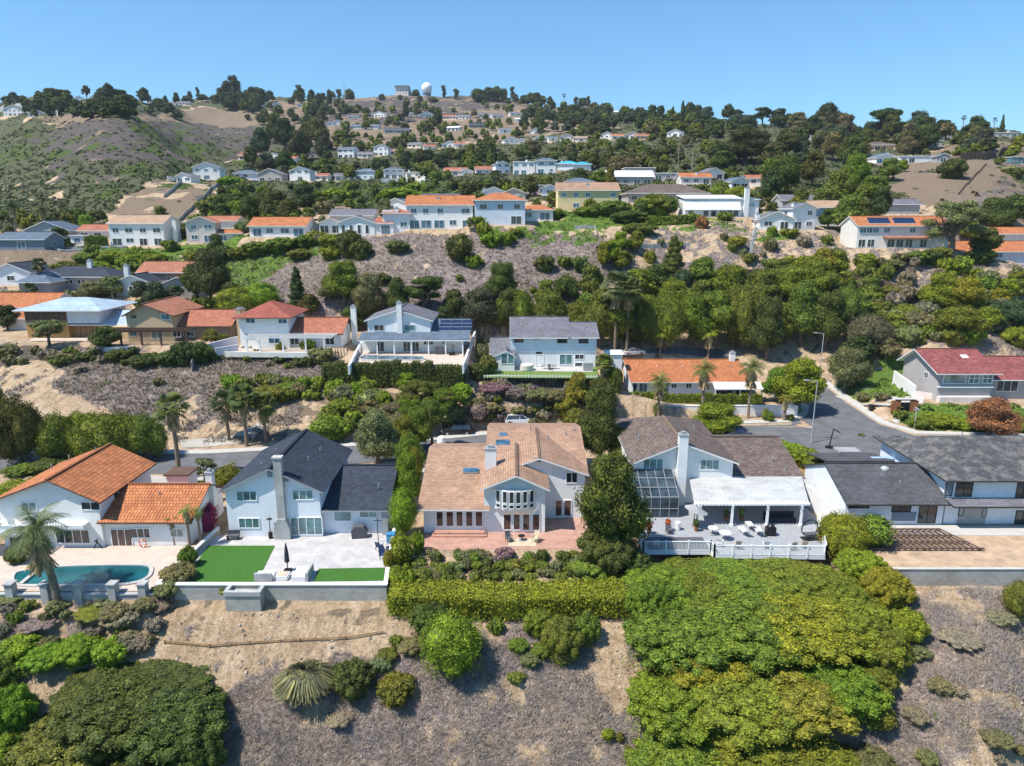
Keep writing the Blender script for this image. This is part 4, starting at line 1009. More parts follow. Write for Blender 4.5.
ROOFNAME = {'r_orange': 'orange tiled', 'r_terra': 'terracotta', 'r_salmon': 'salmon', 'r_slate': 'dark slate', 'r_brown': 'brown', 'r_grey': 'grey', 'r_char': 'charcoal', 'r_red': 'red', 'r_bluegrey': 'blue grey',
            'r_metal': 'pale metal', 'r_white': 'white', 'r_tan': 'tan', 'r_teal': 'bright teal', 'r_old': 'mottled grey', 'r_greyflat': 'flat grey', 'r_rust': 'rusty red', 'r_deep': 'dark red'}
WALLNAME = {'white': 'white', 'offwhite': 'off white', 'cream': 'cream', 'yellow_wall': 'yellow', 'tan_wall': 'tan', 'blue_wall': 'blue', 'grey_wall': 'grey', 'pinkwhite': 'pinkish white', 'bluewhite_shade': 'faintly blue shaded white',
            'lightblue_shade': 'blue shaded white', 'brown_wall': 'brown', 'lilac': 'pale lilac', 'teal_wall': 'teal', 'slate_wall': 'slate grey', 'brick_red': 'red brick', 'tan_wall_dark': 'dark tan', 'greystucco': 'grey'}
HSES = []
def far_house(px, py, wpx, st, style, roof, wall, rz=0, depth=None, chim=None, wins=True, wing=None, group=None, label=None, glass='glass', loc=None, zone_=None, hwall=None, garage=False):
    """a whole house whose front foot is centred on the photo point (px, py)"""
    p = G(px, py) if loc is None else Vector(loc); zc = p.y * _c - (p.z - HC) * _s; W = wpx * zc / FPX
    D = depth or min(max(W * .7, 6), 11); hs = hwall or 2.75 * st
    name = {1: 'single_storey_house', 2: 'two_storey_house'}[st]
    if W < 5.5: D = 5
    if wpx < 30: rz = random.uniform(-.28, .28)
    if chim is None and wpx < 30 and random.random() < .4: chim = (random.choice([.2, .75]), 1.3)
    H = House(name, p, rz, label, 'house', group); x0, x1 = -W / 2, W / 2; z0 = -2.5
    big = wpx > 24
    if style == 'G': H.gable(x0, x1, 0, D, z0, hs, hs + W * .2, 'y', wall, roof, fascia='trim_white')
    elif style == 'R': H.gable(x0, x1, 0, D, z0, hs, hs + D * .2, 'x', wall, roof)
    elif style == 'H': H.hip(x0, x1, 0, D, z0, hs, hs + min(W, D) * .22, wall, roof)
    elif style == 'F': H.flat(x0, x1, 0, D, z0, hs, wall, roof)
    if wing:     # (side, width fraction, roof, wall)
        sd_, wf, rf, wl_ = wing; ww = W * wf
        xa, xb = (x1 + .02, x1 + ww) if sd_ == 'r' else (x0 - ww, x0 - .02)
        H.gable(xa, xb, .8, D - .6, z0, 2.6, 2.6 + (D - 1.4) * .19, 'x', wl_, rf, ov=.4, of=.05)
        nW = max(1, int(ww / 3)); 
        for k in range(nW): H.win(xa + (k + .5) * ww / nW, .6, min(1.8, ww / nW * .6), 1.5, .8, glass=glass)
    if wins:
        n = max(1, int(round(W / 3.6))) if wpx > 12 else max(1, int(W / 5))
        for fl in range(st):
            for k in range(n):
                if wpx > 20 and random.random() < .12: continue
                bigw = fl == 0 and random.random() < .6
                ww = random.choice([1.5, 1.8, 2.2]) if not bigw else random.choice([2.2, 2.6]); hh = 1.3 if not bigw else 2.0
                H.win(x0 + (k + .5) * W / n + random.uniform(-.2, .2), fl * 2.75 + (.9 if not bigw else .15), min(ww, W / n * .8), hh, 0, cols=2, glass=glass, fw=.12 if wpx < 40 else .09)
        if style in 'GR' and px < 480 and wpx > 22: H.win(D * .5, (st - 1) * 2.75 + .9, 1.4, 1.2, x1, 'r')
        if style in 'GR' and px > 560 and wpx > 22: H.win(D * .5, (st - 1) * 2.75 + .9, 1.4, 1.2, x0, 'l')
    if chim is not None:
        cx = x0 + W * chim[0]; H.chimney(cx, D * .3 if len(chim) < 3 else chim[2] * D, z0 if (chim[0] < 0 or chim[0] > 1) else hs - .5, hs + (chim[1] if len(chim) > 1 else 2.2), 1.0, .9, 'white' if wall != 'brick_red' else 'brick_red')
    HSES.append(dict(o=H.o, px=px, py=py, st=st, roof=roof, wall=wall, zone=zone_, style=style, W=W, loc=p, D=D, chim=chim is not None, wpx=wpx, wing=wing))
    # ground lies level under the house
    return H
# ------------------------------------------------------------------ streets, pavements, patios
import bmesh
def sheet(name, poly, zo, mat, step=2.0, flatz=None, kind='structure', label=None):
    bm = bmesh.new(); vs = [bm.verts.new((p[0], p[1], 0)) for p in poly]; bm.faces.new(vs)
    xs = [p[0] for p in poly]; ys = [p[1] for p in poly]
    if flatz is None:
        for ax, lo, hi in ((0, min(xs), max(xs)), (1, min(ys), max(ys))):
            v = lo + step
            while v < hi:
                co = (v, 0, 0) if ax == 0 else (0, v, 0); no = (1, 0, 0) if ax == 0 else (0, 1, 0)
                bmesh.ops.bisect_plane(bm, geom=bm.verts[:] + bm.edges[:] + bm.faces[:], plane_co=co, plane_no=no); v += step
    bmesh.ops.triangulate(bm, faces=bm.faces[:])
    for v in bm.verts: v.co.z = (hat(v.co.x, v.co.y) if flatz is None else flatz) + zo
    bm.normal_update()
    for f in bm.faces:
        if f.normal.z < 0: f.normal_flip()
    me = bpy.data.meshes.new(name); bm.to_mesh(me); bm.free(); me.materials.append(M[mat])
    o = link(name, me); tagp(o, label, kind=kind); return o
def strip(name, pts, w_, zo, th, mat, kind='structure', z=None, closed=False):
    """a raised band along ground points (kerb, pavement, low kerb stone)"""
    m = MB(); P2 = []
    for a, b in zip(pts, pts[1:]):
        L = math.hypot(b[0] - a[0], b[1] - a[1]); n = max(1, int(L / 1.5))
        for k in range(n): P2.append((a[0] + (b[0] - a[0]) * k / n, a[1] + (b[1] - a[1]) * k / n))
    P2.append(tuple(pts[-1][:2])); E2 = []
    for i, p in enumerate(P2):
        a = P2[max(i - 1, 0)]; b = P2[min(i + 1, len(P2) - 1)]; d = Vector((b[0] - a[0], b[1] - a[1])).normalized(); n = Vector((-d.y, d.x)) * w_ / 2
        zz = (hat(*p) if z is None else z) + zo; E2.append((Vector((p[0] - n.x, p[1] - n.y, zz)), Vector((p[0] + n.x, p[1] + n.y, zz))))
    dn = Vector((0, 0, th))
    for (a, b), (c, d) in zip(E2, E2[1:]):
        m.face([a, c, d, b], mat); m.face([a - dn, c - dn, c, a], mat); m.face([b, d, d - dn, b - dn], mat)
    o = m.obj(name); 
    if kind: o['kind'] = kind
    return o
gp = lambda l: [tuple(G(a, b)[:2]) for a, b in l]
sheet('street', [(-110, 83.3), (-40, 83.8), (-18, 88), (-2, 92.5), (14, 94), (19, 95), (19, 103.5), (0, 101), (-16, 95.6), (-42, 91.2), (-110, 91)], .05, 'asphalt')
sheet('street', [(19.02, 95), (30, 93), (60, 88), (110, 83), (110, 93)] + gp([(1040, 440), (915, 436), (878, 424), (845, 402), (822, 384), (803, 373), (786, 373), (797, 384), (810, 400), (806, 414), (790, 425), (700, 427)]) + [(19.02, 103.5)], .055, 'asphalt')
strip('pavement', [(-110, 91.9), (-42, 92.1), (-16, 96.5), (0, 101.9), (19, 104.4)] + gp([(700, 424)]), 1.6, .14, .3, 'curb')
strip('pavement', gp([(705, 423.5), (788, 421.5), (803, 413), (806, 400), (794, 385), (785, 376)]), 1.5, .14, .35, 'curb')
strip('pavement', gp([(826, 382), (849, 400), (882, 422), (917, 433), (1040, 436)]), 1.5, .14, .35, 'curb')
sheet('dirt_path', gp([(180, 440), (232, 436), (250, 428), (262, 420), (268, 424), (255, 436), (236, 444), (182, 448)]), .05, 'drive', 1.5)
sheet('driveway', gp([(876, 402), (912, 396), (925, 398), (922, 404), (905, 407), (898, 424), (884, 418), (880, 408)]), .05, 'curb', 2)
strip('garden_path', gp([(838, 396), (870, 404), (890, 404), (912, 401)]), 1.6, .06, .2, 'curb')
sheet('driveway', [(-55, 76), (-38, 76), (-36, 83.2), (-56, 83.2)], .03, 'drive')
sheet('driveway', [(-15.5, 79), (-8, 79), (-4, 88), (-3, 91.5), (-17, 87.6)], .03, 'drive')
sheet('driveway', [(34.5, 83), (43.5, 81), (45, 90), (36, 92)], .03, 'wood')
sheet('driveway', gp([(640, 357), (640, 351), (668, 347), (720, 349), (742, 356), (720, 358)]), .05, 'asphalt', 2)
# patios and lawns of the front row (z = 0 bench)
sheet('pool_deck', [(-75, 55.3), (-31.2, 55.3), (-31.2, 63.9), (-75, 63.9)], .02, 'stone_pool', flatz=0)
sheet('patio', [(-30.75, 55.75), (-11.1, 55.75), (-12.2, 67), (-30.4, 66.2)], .02, 'pavertile', flatz=0)
sheet('lawn', [P(183, 583)[:2], P(257, 583)[:2], P(275, 546)[:2], P(208, 546)[:2]], .05, 'turf', flatz=0)
sheet('lawn', [P(313, 582)[:2], P(384, 581)[:2], P(385, 568)[:2], P(319, 569)[:2]], .05, 'turf', flatz=0)
sheet('brick_patio', [(-9.3, 63.0), (7.6, 63.3), (8.2, 70.6), (-9.3, 67)], .02, 'brickpatio', flatz=0)
sheet('bare_yard', [(33.8, 59.2), (80, 59.2), (80, 68.5), (33.8, 68.5)], .02, 'drive', flatz=0)
M['yard'] = plain('yard', (.42, .30, .20), .9, .3, .8, 0, .4)
bpy.data.objects['bare_yard'].data.materials[0] = M['yard']
sheet('pavement', [(40, 66.3), (60, 66), (60, 68.6), (40, 68.6)], .04, 'concrete', flatz=0)

def winpx(H, x0, y0, x1, y1, Yp, **kw):
    a = PY(x0, y1, Yp); b = PY(x1, y0, Yp)
    return H.win((a.x + b.x) / 2 - H.loc.x, a.z - H.loc.z, b.x - a.x, b.z - a.z, Yp - H.loc.y, **kw)
def zz(ox, x, y): return ox + x / 3.645, 410 + y / 3.645
def wz(H, ox, x0, y0, x1, y1, Yp, **kw):
    a = zz(ox, x0, y0); b = zz(ox, x1, y1); return winpx(H, a[0], a[1], b[0], b[1], Yp, **kw)

# ------------------------------------------------------------------ front row, house 1 (orange barrel tiles, pool)
H = House('two_storey_house', (-44, 63.7, 0), 0, 'white two-storey house with orange tiled roof and balcony above the swimming pool')
H.gable(-6.2, 3.6, 0, 10, -.3, 5.0, 7.1, 'y', 'white', 'r_orange', .5, .55, .56, fascia='trim_brown')
H.gable(3.62, 12.3, .28, 8.6, -.3, 2.78, 4.65, 'x', 'white', 'r_orange', .55, .3, .52, fascia='trim_brown', wallp=False)
H.wallbox(3.62, 12.0, .3, 8.6, -.3, 2.75, 'white')
m = MB(); m.prism([(.3, 2.7), (8.6, 2.7), (4.6, 4.55)], 11.9, 12.05, 'white', 'x'); H.add('gable_end', m)
wz(H, 0, 80, 335, 132, 370, 63.7, cols=2, glass='glasspale'); wz(H, 0, 298, 333, 364, 365, 63.7, cols=2); 
wz(H, 0, 208, 435, 325, 486, 63.7, cols=4); wz(H, 0, 40, 460, 85, 505, 63.7, cols=2)
wz(H, 0, 410, 432, 478, 497, 64.0, cols=3, glass='glassbrown'); wz(H, 0, 480, 430, 546, 466, 64.0, cols=3, name='window'); wz(H, 0, 622, 430, 668, 463, 64.0, cols=2, glass='glasspale')
H.win(3.0, 3.7, .9, 1, 3.6, 'r', cols=1)
H.wallbox(5.9, 8.3, 8.8, 11, -.3, 4.1, 'white'); m = MB(); m.box(5.7, 8.5, 8.6, 11.2, 4.11, 4.28, 'trim_brown'); H.add('roof', m)
m = MB(); m.box(-1.8, 2.4, -.9, -.02, 2.55, 2.7, 'bluewhite_shade'); m.box(-1.8, 2.4, -.93, -.86, 2.35, 2.72, 'bluewhite_shade'); H.add('awning', m)
m = MB(); m.box(-8.5, -2.6, -2.6, -.02, 2.45, 2.62, 'offwhite'); o = H.add('balcony', m)
m = MB(); m.box(-8.5, -2.65, -2.58, -2.55, 2.7, 3.45, 'railglass'); m.box(-2.63, -2.6, -2.55, -.05, 2.7, 3.45, 'railglass'); H.add('glass_railing', m, o)
m = MB(); m.box(-8.5, -2.6, -2.6, -2.53, 3.46, 3.52, 'trim_white'); m.box(-2.66, -2.58, -2.53, -.05, 3.46, 3.52, 'trim_white')
for x in (-6.5, -4.6, -2.65): m.box(x - .04, x + .04, -2.61, -2.53, 2.63, 3.45, 'trim_white')
H.add('handrail', m, o)
m = MB()
for x in (-6.9, -2.8): m.box(x, x + .22, -2.5, -2.28, 0, 2.44, 'white')
H.add('post', m)
H.chimney(12.2, 5.6, 2, 5.7, .7, .7); H.vents([(-3.5, 4.5, 6.7), (-3.2, 7, 6.8), (-1.2, 8.5, 7.1), (8, 3.2, 4.2)])
# pool
def blob(pts, n=6):
    out = []; L = len(pts)
    for i in range(L):
        p0, p1, p2, p3 = (Vector((*pts[(i + k - 1) % L], 0)) for k in range(4))
        for k in range(n):
            t = k / n; q = .5 * ((2 * p1) + (-p0 + p2) * t + (2 * p0 - 5 * p1 + 4 * p2 - p3) * t * t + (-p0 + 3 * p1 - 3 * p2 + p3) * t ** 3); out.append((q.x, q.y))
    return out
pp = [P(*zz(0, x, y))[:2] for x, y in [(60, 595), (45, 622), (70, 641), (160, 643), (330, 641), (470, 636), (535, 615), (552, 588), (540, 570), (470, 566), (330, 568), (220, 572), (130, 580)]]
def pool_water(name, out, mat, label, mesh_c=None):
    t = empty(name, (sum(p[0] for p in out) / len(out), sum(p[1] for p in out) / len(out), .03 if mesh_c is None else mesh_c), 0, label, 'swimming pool')
    c = t.location; m = MB(); m.face([(p[0] - c.x, p[1] - c.y, .02) for p in out], mat); f = m.obj('pool_water', t)
    m = MB(); n = len(out)
    for i in range(n):
        a = Vector((out[i][0] - c.x, out[i][1] - c.y, 0)); b = Vector((out[(i + 1) % n][0] - c.x, out[(i + 1) % n][1] - c.y, 0)); m.bar(a + Vector((0, 0, .05)), b + Vector((0, 0, .05)), .34, 'concrete', .14)
    m.obj('pool_coping', t); return t
sw = sum(pp[i][0] * pp[(i + 1) % len(pp)][1] - pp[(i + 1) % len(pp)][0] * pp[i][1] for i in range(len(pp)))
if sw < 0: pp = pp[::-1]
pt = pool_water('swimming_pool', blob(pp), 'poolwater', 'kidney shaped turquoise swimming pool in front of the orange tiled house')
c = pt.location; m = MB(); a = P(*zz(0, 75, 640)); b_ = P(*zz(0, 140, 588)); m.bar((a.x - c.x, a.y - c.y, .09), (b_.x - c.x, b_.y - c.y, .09), .35, 'concrete', .2); m.obj('spa_divider', pt)
# pillar wall in front of the pool
t = empty('garden_wall', (-38, 55.0, 0), 0, 'low grey wall with square pillars along the pool terrace edge', 'wall')
m = MB(); m.box(-30, 6.9, -.12, .12, -1.6, -.12, 'greystone'); m.box(-30, 6.9, -.2, .2, -.118, -.02, 'greystone'); m.obj('wall', t)
for px in (-25, 12, 47, 80, 114, 144):
    x = PY(px, 595, 55.0).x + 38; m = MB(); m.box(x - .32, x + .32, -.34, .34, -1.5, .9, 'greystone'); m.box(x - .4, x + .4, -.42, .42, .902, 1.02, 'greystone'); m.obj('pillar', t)

# ------------------------------------------------------------------ house 2 (dark roof, stone chimney)
H = House('two_storey_house', (-24, 66, 0), 0, 'white two-storey house with dark slate roof and tall grey stone chimney on its gable')
H.gable(-4.9, 4.6, 0, 12.2, -.3, 5.1, 7.35, 'y', 'bluewhite_shade', 'r_slate', .55, .5, .5, fascia='trim_grey')
H.wallbox(4.62, 10.9, .8, 8, -.3, 2.85, 'bluewhite_shade')
H.gable(4.64, 11.0, .8, 13.2, -.3, 2.85, 4.7, 'x', 'bluewhite_shade', 'r_slate', .75, .35, .56, fascia='trim_grey', wallp=False)
m = MB(); m.prism([(.8, 2.8), (13.2, 2.8), (7.7, 4.6)], 10.7, 10.88, 'bluewhite_shade', 'x'); H.add('gable_end', m)
m = MB(); x = -22.97 + 24 ; m.box(.35, 1.15, -.55, -.01, 2.2, 8.6, 'greystone'); m.prism([(-.05, 0), (1.55, 0), (1.55, 1.2), (1.15, 2.2), (.35, 2.2), (-.05, 1.2)], -.75, -.02, 'greystone'); ch = H.add('chimney', m)
m = MB(); m.box(.25, 1.25, -.65, .1, 8.602, 8.75, 'concrete'); H.add('chimney_cap', m, ch)
for q in ((134, 293, 206, 331), (338, 290, 412, 328), (143, 393, 216, 431)): wz(H, 200, *q, 66, cols=3, glass='glassteal')
wz(H, 200, 333, 390, 445, 456, 66, cols=4, glass='glassteal'); wz(H, 200, 489, 357, 551, 405, 66.8, cols=1, glass='glassteal'); wz(H, 200, 582, 357, 646, 391, 66.8, cols=2, glass='glassteal')
for q in ((247, 222, 262, 244), (308, 238, 322, 260)): wz(H, 200, *q, 66, cols=1, glass='trim_grey', frame='trim_grey', fw=.03, name='gable_vent')
H.vents([(-2.5, 4, 6.2), (-2.2, 8, 6.4), (2.2, 5, 6.5), (2.5, 8.6, 6.3), (9.9, 3.4, 4.1)]); 
m = MB(); m.box(10.7, 11.3, .25, .4, 0, 2.7, 'trim_grey'); H.add('downpipe', m)
# retaining wall with a spout box
t = empty('retaining_wall', (-21, 55.55, 0), 0, 'light grey block retaining wall with white cap around the artificial lawn', 'wall')
m = MB(); m.box(-10.1, 10.0, -.12, .12, -2.2, .5, 'blockwall'); m.box(-10.2, 10.1, -.2, .2, .502, .62, 'trim_white'); m.obj('wall', t)
m = MB(); m.bar((-10.0, .1, -.2), (-9.3, 11.2, -.2), .25, 'blockwall', 1.6); m.bar((-10.0, .21, .66), (-9.3, 11.2, .66), .36, 'trim_white', .1); m.obj('side_wall', t)
m = MB(); m.bar((9.9, .1, -.2), (8.9, 11.0, -.2), .25, 'blockwall', 1.6); m.bar((9.9, .21, .66), (8.9, 11.0, .66), .36, 'trim_white', .1); m.obj('side_wall', t)
m = MB(); m.box(-3.7, -.7, -1.3, -.14, -2.4, .15, 'blockwall'); m.box(-3.8, -.6, -1.4, -1.05, .152, .55, 'greystone'); m.box(-3.8, -3.45, -1.04, -.14, .152, .55, 'greystone'); m.box(-.95, -.6, -1.04, -.14, .152, .55, 'greystone'); m.obj('planter_box', t)

# ------------------------------------------------------------------ house 3 (salmon roof, bay front)
H = House('two_storey_house', (0, 66.9, 0), 0, 'white two-storey house with salmon shingle roof and curved window bay above a brick patio')
H.wallbox(-9.1, -2.9, 0, 12, -.3, 2.75, 'white')
H.shed([(-9.7, -.7, 2.85), (-2.3, -.7, 2.85), (-2.3, 11, 5.6), (-9.7, 11, 5.6)], 'r_salmon')
H.shed([(-9.7, 11.02, 5.6), (-2.9, 11.02, 5.6), (-2.9, 16, 4.4), (-9.7, 16, 4.4)], 'r_salmon')
H.wallbox(-9.1, -3.0, 12.02, 15.5, -.3, 4.3, 'white')
m = MB(); m.prism([(0, 2.7), (12, 2.7), (12, 5.3), (11, 5.3)], -9.1, -8.95, 'white', 'x'); H.add('gable_end', m)
# centre bay block
H.gable(-2.88, 3.4, 0, 9, -.3, 5.0, 6.35, 'y', 'white', 'r_salmon', .45, .7, .53)
# rear main block
H.gable(-2.0, 7.8, 3.6, 13.4, -.3, 5.1, 6.85, 'y', 'white', 'r_salmon', .4, .5, .5)
H.wallbox(-2.68, 7.78, 13.42, 20.5, -.3, 5.2, 'white')
H.shed([(-3.0, 5.2, 5.0), (8.3, 5.2, 5.0), (8.3, 14.6, 7.05), (-3.0, 14.6, 7.05)], 'r_salmon'); H.shed([(-3.0, 14.62, 7.05), (8.3, 14.62, 7.05), (8.3, 21.4, 5.4), (-3.0, 21.4, 5.4)], 'r_salmon')
m = MB(); m.prism([(5.2, 4.9), (13.4, 4.9), (13.4, 6.6)], 7.6, 8.0, 'white', 'x'); m.prism([(13.42, 5.0), (20.4, 5.0), (14.6, 6.85)], 7.6, 8.0, 'white', 'x'); H.add('gable_end', m)
m = MB(); n = 10; cx, w2 = .3, 2.25
arc = [(cx + w2 * (2 * k / n - 1), -.75 * (1 - (2 * k / n - 1) ** 2) - .02) for k in range(n + 1)]
z0_, z1_ = 2.75, 4.95
for (xa, ya), (xb, yb) in zip(arc, arc[1:]):
    m.face([(xa, ya, z0_), (xb, yb, z0_), (xb, yb, z1_), (xa, ya, z1_)], 'white'); m.face([(xa, ya, z0_), (xa * .75 + cx * .25, -.02, z0_ - .75), (xb * .75 + cx * .25, -.02, z0_ - .75), (xb, yb, z0_)], 'white')
bay = H.add('window_bay', m)
for k in range(6):
    xx = cx + w2 * .9 * ((k + .5) / 3 - 1) ; yy = -.75 * (1 - ((xx - cx) / w2) ** 2) - .06; sl = math.atan(1.5 * (xx - cx) / w2 ** 2)
    for (zb, hh) in ((2.98, .45), (3.55, 1.3)):
        a, b2 = window_meshes(.5, hh, 1, 1, 'glass', 'trim_white', .05); o = link('window', a, H.o, (xx, yy, zb), (0, 0, sl)); link('pane', b2, o)
for q in ((132, 368, 158, 424), (168, 368, 196, 424), (204, 368, 230, 424), (239, 368, 266, 424), (274, 368, 302, 424)): wz(H, 400, *q, 66.9, cols=1, glass='glassbrown', name='window')
for q in ((376, 377, 406, 438), (412, 377, 439, 438), (446, 377, 474, 438), (481, 377, 511, 438)): wz(H, 400, *q, 66.9, cols=1, glass='glassbrown', name='glass_door')
wz(H, 400, 604, 226, 648, 267, 70.5, cols=2); wz(H, 400, 564, 327, 592, 387, 70.5, cols=1, glass='glassbrown', name='glass_door'); wz(H, 400, 596, 327, 626, 387, 70.5, cols=1, glass='glassbrown', name='glass_door')
wz(H, 400, 490, 170, 516, 190, 70.5, cols=1, glass='trim_grey', fw=.03, name='gable_vent')
H.chimney(-2.3, 4.9, 3.0, 7.5, 1.2, .9, 'white'); 
def skylight(x, y, z, w_, d, sl):
    m = MB(); m.slab([(x, y, z), (x + w_, y, z), (x + w_, y + d, z + sl * d), (x, y + d, z + sl * d)], .18, 'glassblue', 'trim_grey'); H.add('skylight', m)
skylight(-5.4, 5.6, 4.55, 1.7, .8, .235); skylight(-1.9, 10.2, 6.2, 1.6, 1.0, .22); skylight(-1.5, 12.2, 6.62, .9, .7, .22)
H.vents([(4.2, 11, 6.7), (6.4, 12.5, 6.7), (7.4, 13.5, 6.9), (2.2, 13.6, 7.1)])
m = MB(); m.box(-8.2, -2.6, -1.2, -.02, -.02, .18, 'brickpatio'); m.box(-8.0, -2.8, -.8, -.02, .182, .36, 'brickpatio'); H.add('steps', m)
m = MB(); m.lathe([(.08, 3.0), (.55, 3.3), (.55, 4.6), (.45, 5.1), (.2, 5.25)], 'white', 12, (-8.8, 16.3)); m.box(-9.35, -8.25, 15.8, 16.8, 0, 3.3, 'white'); H.add('chimney', m)

# ------------------------------------------------------------------ house 4 (brown roof, white deck)
H = House('two_storey_house', (20, 67.9, 0), 0, 'white two-storey house with brown shingle roof, glass sunroom and white patio cover')
H.gable(-6.2, 4.9, 6.6, 23, -.3, 5.0, 7.2, 'y', 'white', 'r_brown', .5, .6, .47, ridge='r_tan', hipback=6.6)
H.wallbox(4.92, 12.6, 7, 15, -.3, 2.9, 'white')
H.gable(4.94, 12.9, 6.9, 22.5, -.3, 2.95, 5.0, 'x', 'white', 'r_brown', .5, .3, .53, wallp=False)
m = MB(); m.prism([(7, 2.9), (22.3, 2.9), (15.1, 4.9)], 12.4, 12.6, 'white', 'x'); H.add('gable_end', m)
H.chimney(-1.0, 6.2, -.3, 8.3, 1.0, .8)
wz(H, 600, 156, 176, 231, 215, 74.5, cols=3, glass='glassteal'); wz(H, 600, 362, 180, 436, 219, 74.5, cols=3, glass='glassteal')
wz(H, 600, 385, 345, 450, 400, 74.5, cols=3, glass='glass'); wz(H, 600, 520, 352, 600, 400, 74.8, cols=3); wz(H, 600, 630, 352, 735, 400, 74.8, cols=4)
H.vents([(-4.8, 12, 6.1), (-3.5, 18, 6.8), (2.2, 14, 6.8), (10.6, 10, 4.0), (11.4, 8, 3.5)])
# glass sunroom
t = MB(); t.slab([(-6.9, 2.6, 2.3), (-2.0, 2.6, 2.3), (-2.0, 6.56, 4.1), (-6.9, 6.56, 4.1)], .08, 'greenhouse', 'trim_grey'); sr_ = H.add('sunroom', t)
t = MB(); t.box(-6.9, -2.0, 2.62, 2.66, 0, 2.2, 'greenhouse'); t.face([(-2.02, 2.66, 0), (-2.02, 6.5, 0), (-2.02, 6.5, 4), (-2.02, 2.66, 2.2)], 'greenhouse'); H.add('sunroom_glass', t, sr_)
t = MB()
for k in range(6): x = -6.9 + k * .98; t.bar((x, 2.6, 2.38), (x, 6.5, 4.16), .05, 'trim_grey'); t.bar((x, 2.58, 0), (x, 2.58, 2.3), .06, 'trim_grey')
for k in range(4): t.bar((-6.95, 2.6 + k * 1.3, 2.42 + k * .59), (-1.95, 2.6 + k * 1.3, 2.42 + k * .59), .09, 'trim_grey')
t.bar((-6.95, 2.57, 1.1), (-1.95, 2.57, 1.1), .06, 'trim_grey'); H.add('sunroom_frame', t, sr_)
# patio cover, deck with railing: both fixed to the house
m = MB(); m.slab([(-.9, .5, 2.75), (11.1, .5, 2.75), (12.9, 6.9, 3.12), (.1, 6.9, 3.12)], .14, 'r_cover', 'trim_white'); pc = H.add('patio_cover', m)
m = MB()
for k in range(34): x = -.8 + k * .36; m.bar((x, .1, 2.68), (x, .9, 2.7), .06, 'trim_white', .16)
m.bar((-.95, .46, 2.5), (11.15, .46, 2.5), .12, 'trim_white', .24); H.add('rafter_tails', m, pc)
for zx in (362, 490, 620, 745):
    x = P(600 + zx / 3.646, 530, .1).x - 20; m = MB(); m.box(x - .11, x + .11, .35, .57, 0, 2.4, 'trim_white'); m.box(x - .17, x + .17, .29, .63, 0, .3, 'trim_white'); H.add('post', m, pc)
m = MB(); m.prism([(-7.2, -5.75), (-7.2, 6.5), (13.2, 6.5), (12.6, .5), (10.3, -6.5), (.6, -6.35), (.55, -5.75)], -.28, -.1, 'deck_grey', 'y') if False else None
m = MB(); dk = [(-7.2, -5.3), (-.6, -5.3), (-.5, -6.1), (10.2, -6.3), (12.9, 1.5), (13.2, 6.5), (-7.2, 6.5)]
m.slab([(x, y, .06) for x, y in dk], .2, 'deck_grey', 'trim_grey'); deck = H.add('deck', m)
m = MB(); m.slab([(-6.6, -4.9, .075), (-.6, -4.9, .075), (-.6, -2.2, .075), (-6.6, -2.2, .075)], .01, 'fabric_grey'); H.add('deck_mat', m, deck)
def railing(seq, zt=1.05, name='deck_railing', mat='trim_white', par=None, sp=.13):
    m = MB(); par = par or deck
    for (xa, ya), (xb, yb) in zip(seq, seq[1:]):
        a = Vector((xa, ya, .06)); b = Vector((xb, yb, .06)); L = (b - a).length; d = (b - a) / L; up = Vector((0, 0, 1))
        m.bar(a + up * zt, b + up * zt, .10, mat, .07); m.bar(a + up * .12, b + up * .12, .06, mat); m.bar(a - up * .16, b - up * .16, .05, mat, .34)
        n = int(L / sp)
        for k in range(n + 1): q = a + d * L * k / n; m.bar(q + up * .12, q + up * zt, .035, mat)
        k = max(1, round(L / 1.9))
        for i in range(k + 1): q = a + d * L * i / k; m.bar(q - up * .2, q + up * (zt + .12), .14, mat)
    H.add(name, m, par)
railing([(-7.2, -3.0), (-7.2, -5.3), (-.6, -5.3), (-.5, -6.1), (10.2, -6.3), (12.6, 1.2)])
m = MB()
for k in range(9):
    x = -6.9 + k * 2.1; y = -5.0 if x < -.6 else -5.9; m.bar((x, y, -.2), (x, y, -4.5), .16, 'darkwood')
    m.bar((x, y, -.35), (x, 2, -.35), .12, 'darkwood', .2)
H.add('deck_posts', m, deck)
# white side fence
t = empty('vinyl_fence', (33.4, 70, 0), 0, 'white panelled fence stepping along the side of the brown roofed house', 'fence')
fa, fb = Vector((.2, -4.2, 0)), Vector((-.2, 7.5, 0))
for k in range(5):
    a = fa.lerp(fb, k / 5); b2 = fa.lerp(fb, (k + 1) / 5); m = MB(); zt = 1.9 + .12 * k
    m.bar(a + Vector((0, 0, zt / 2)), b2 + Vector((0, 0, zt / 2)), .05, 'trim_white', zt - .1); m.bar(a, a + Vector((0, 0, zt + .12)), .14, 'trim_white'); m.bar(a + Vector((0, 0, zt)), b2 + Vector((0, 0, zt)), .1, 'trim_white', .08); m.obj('fence_panel', t)

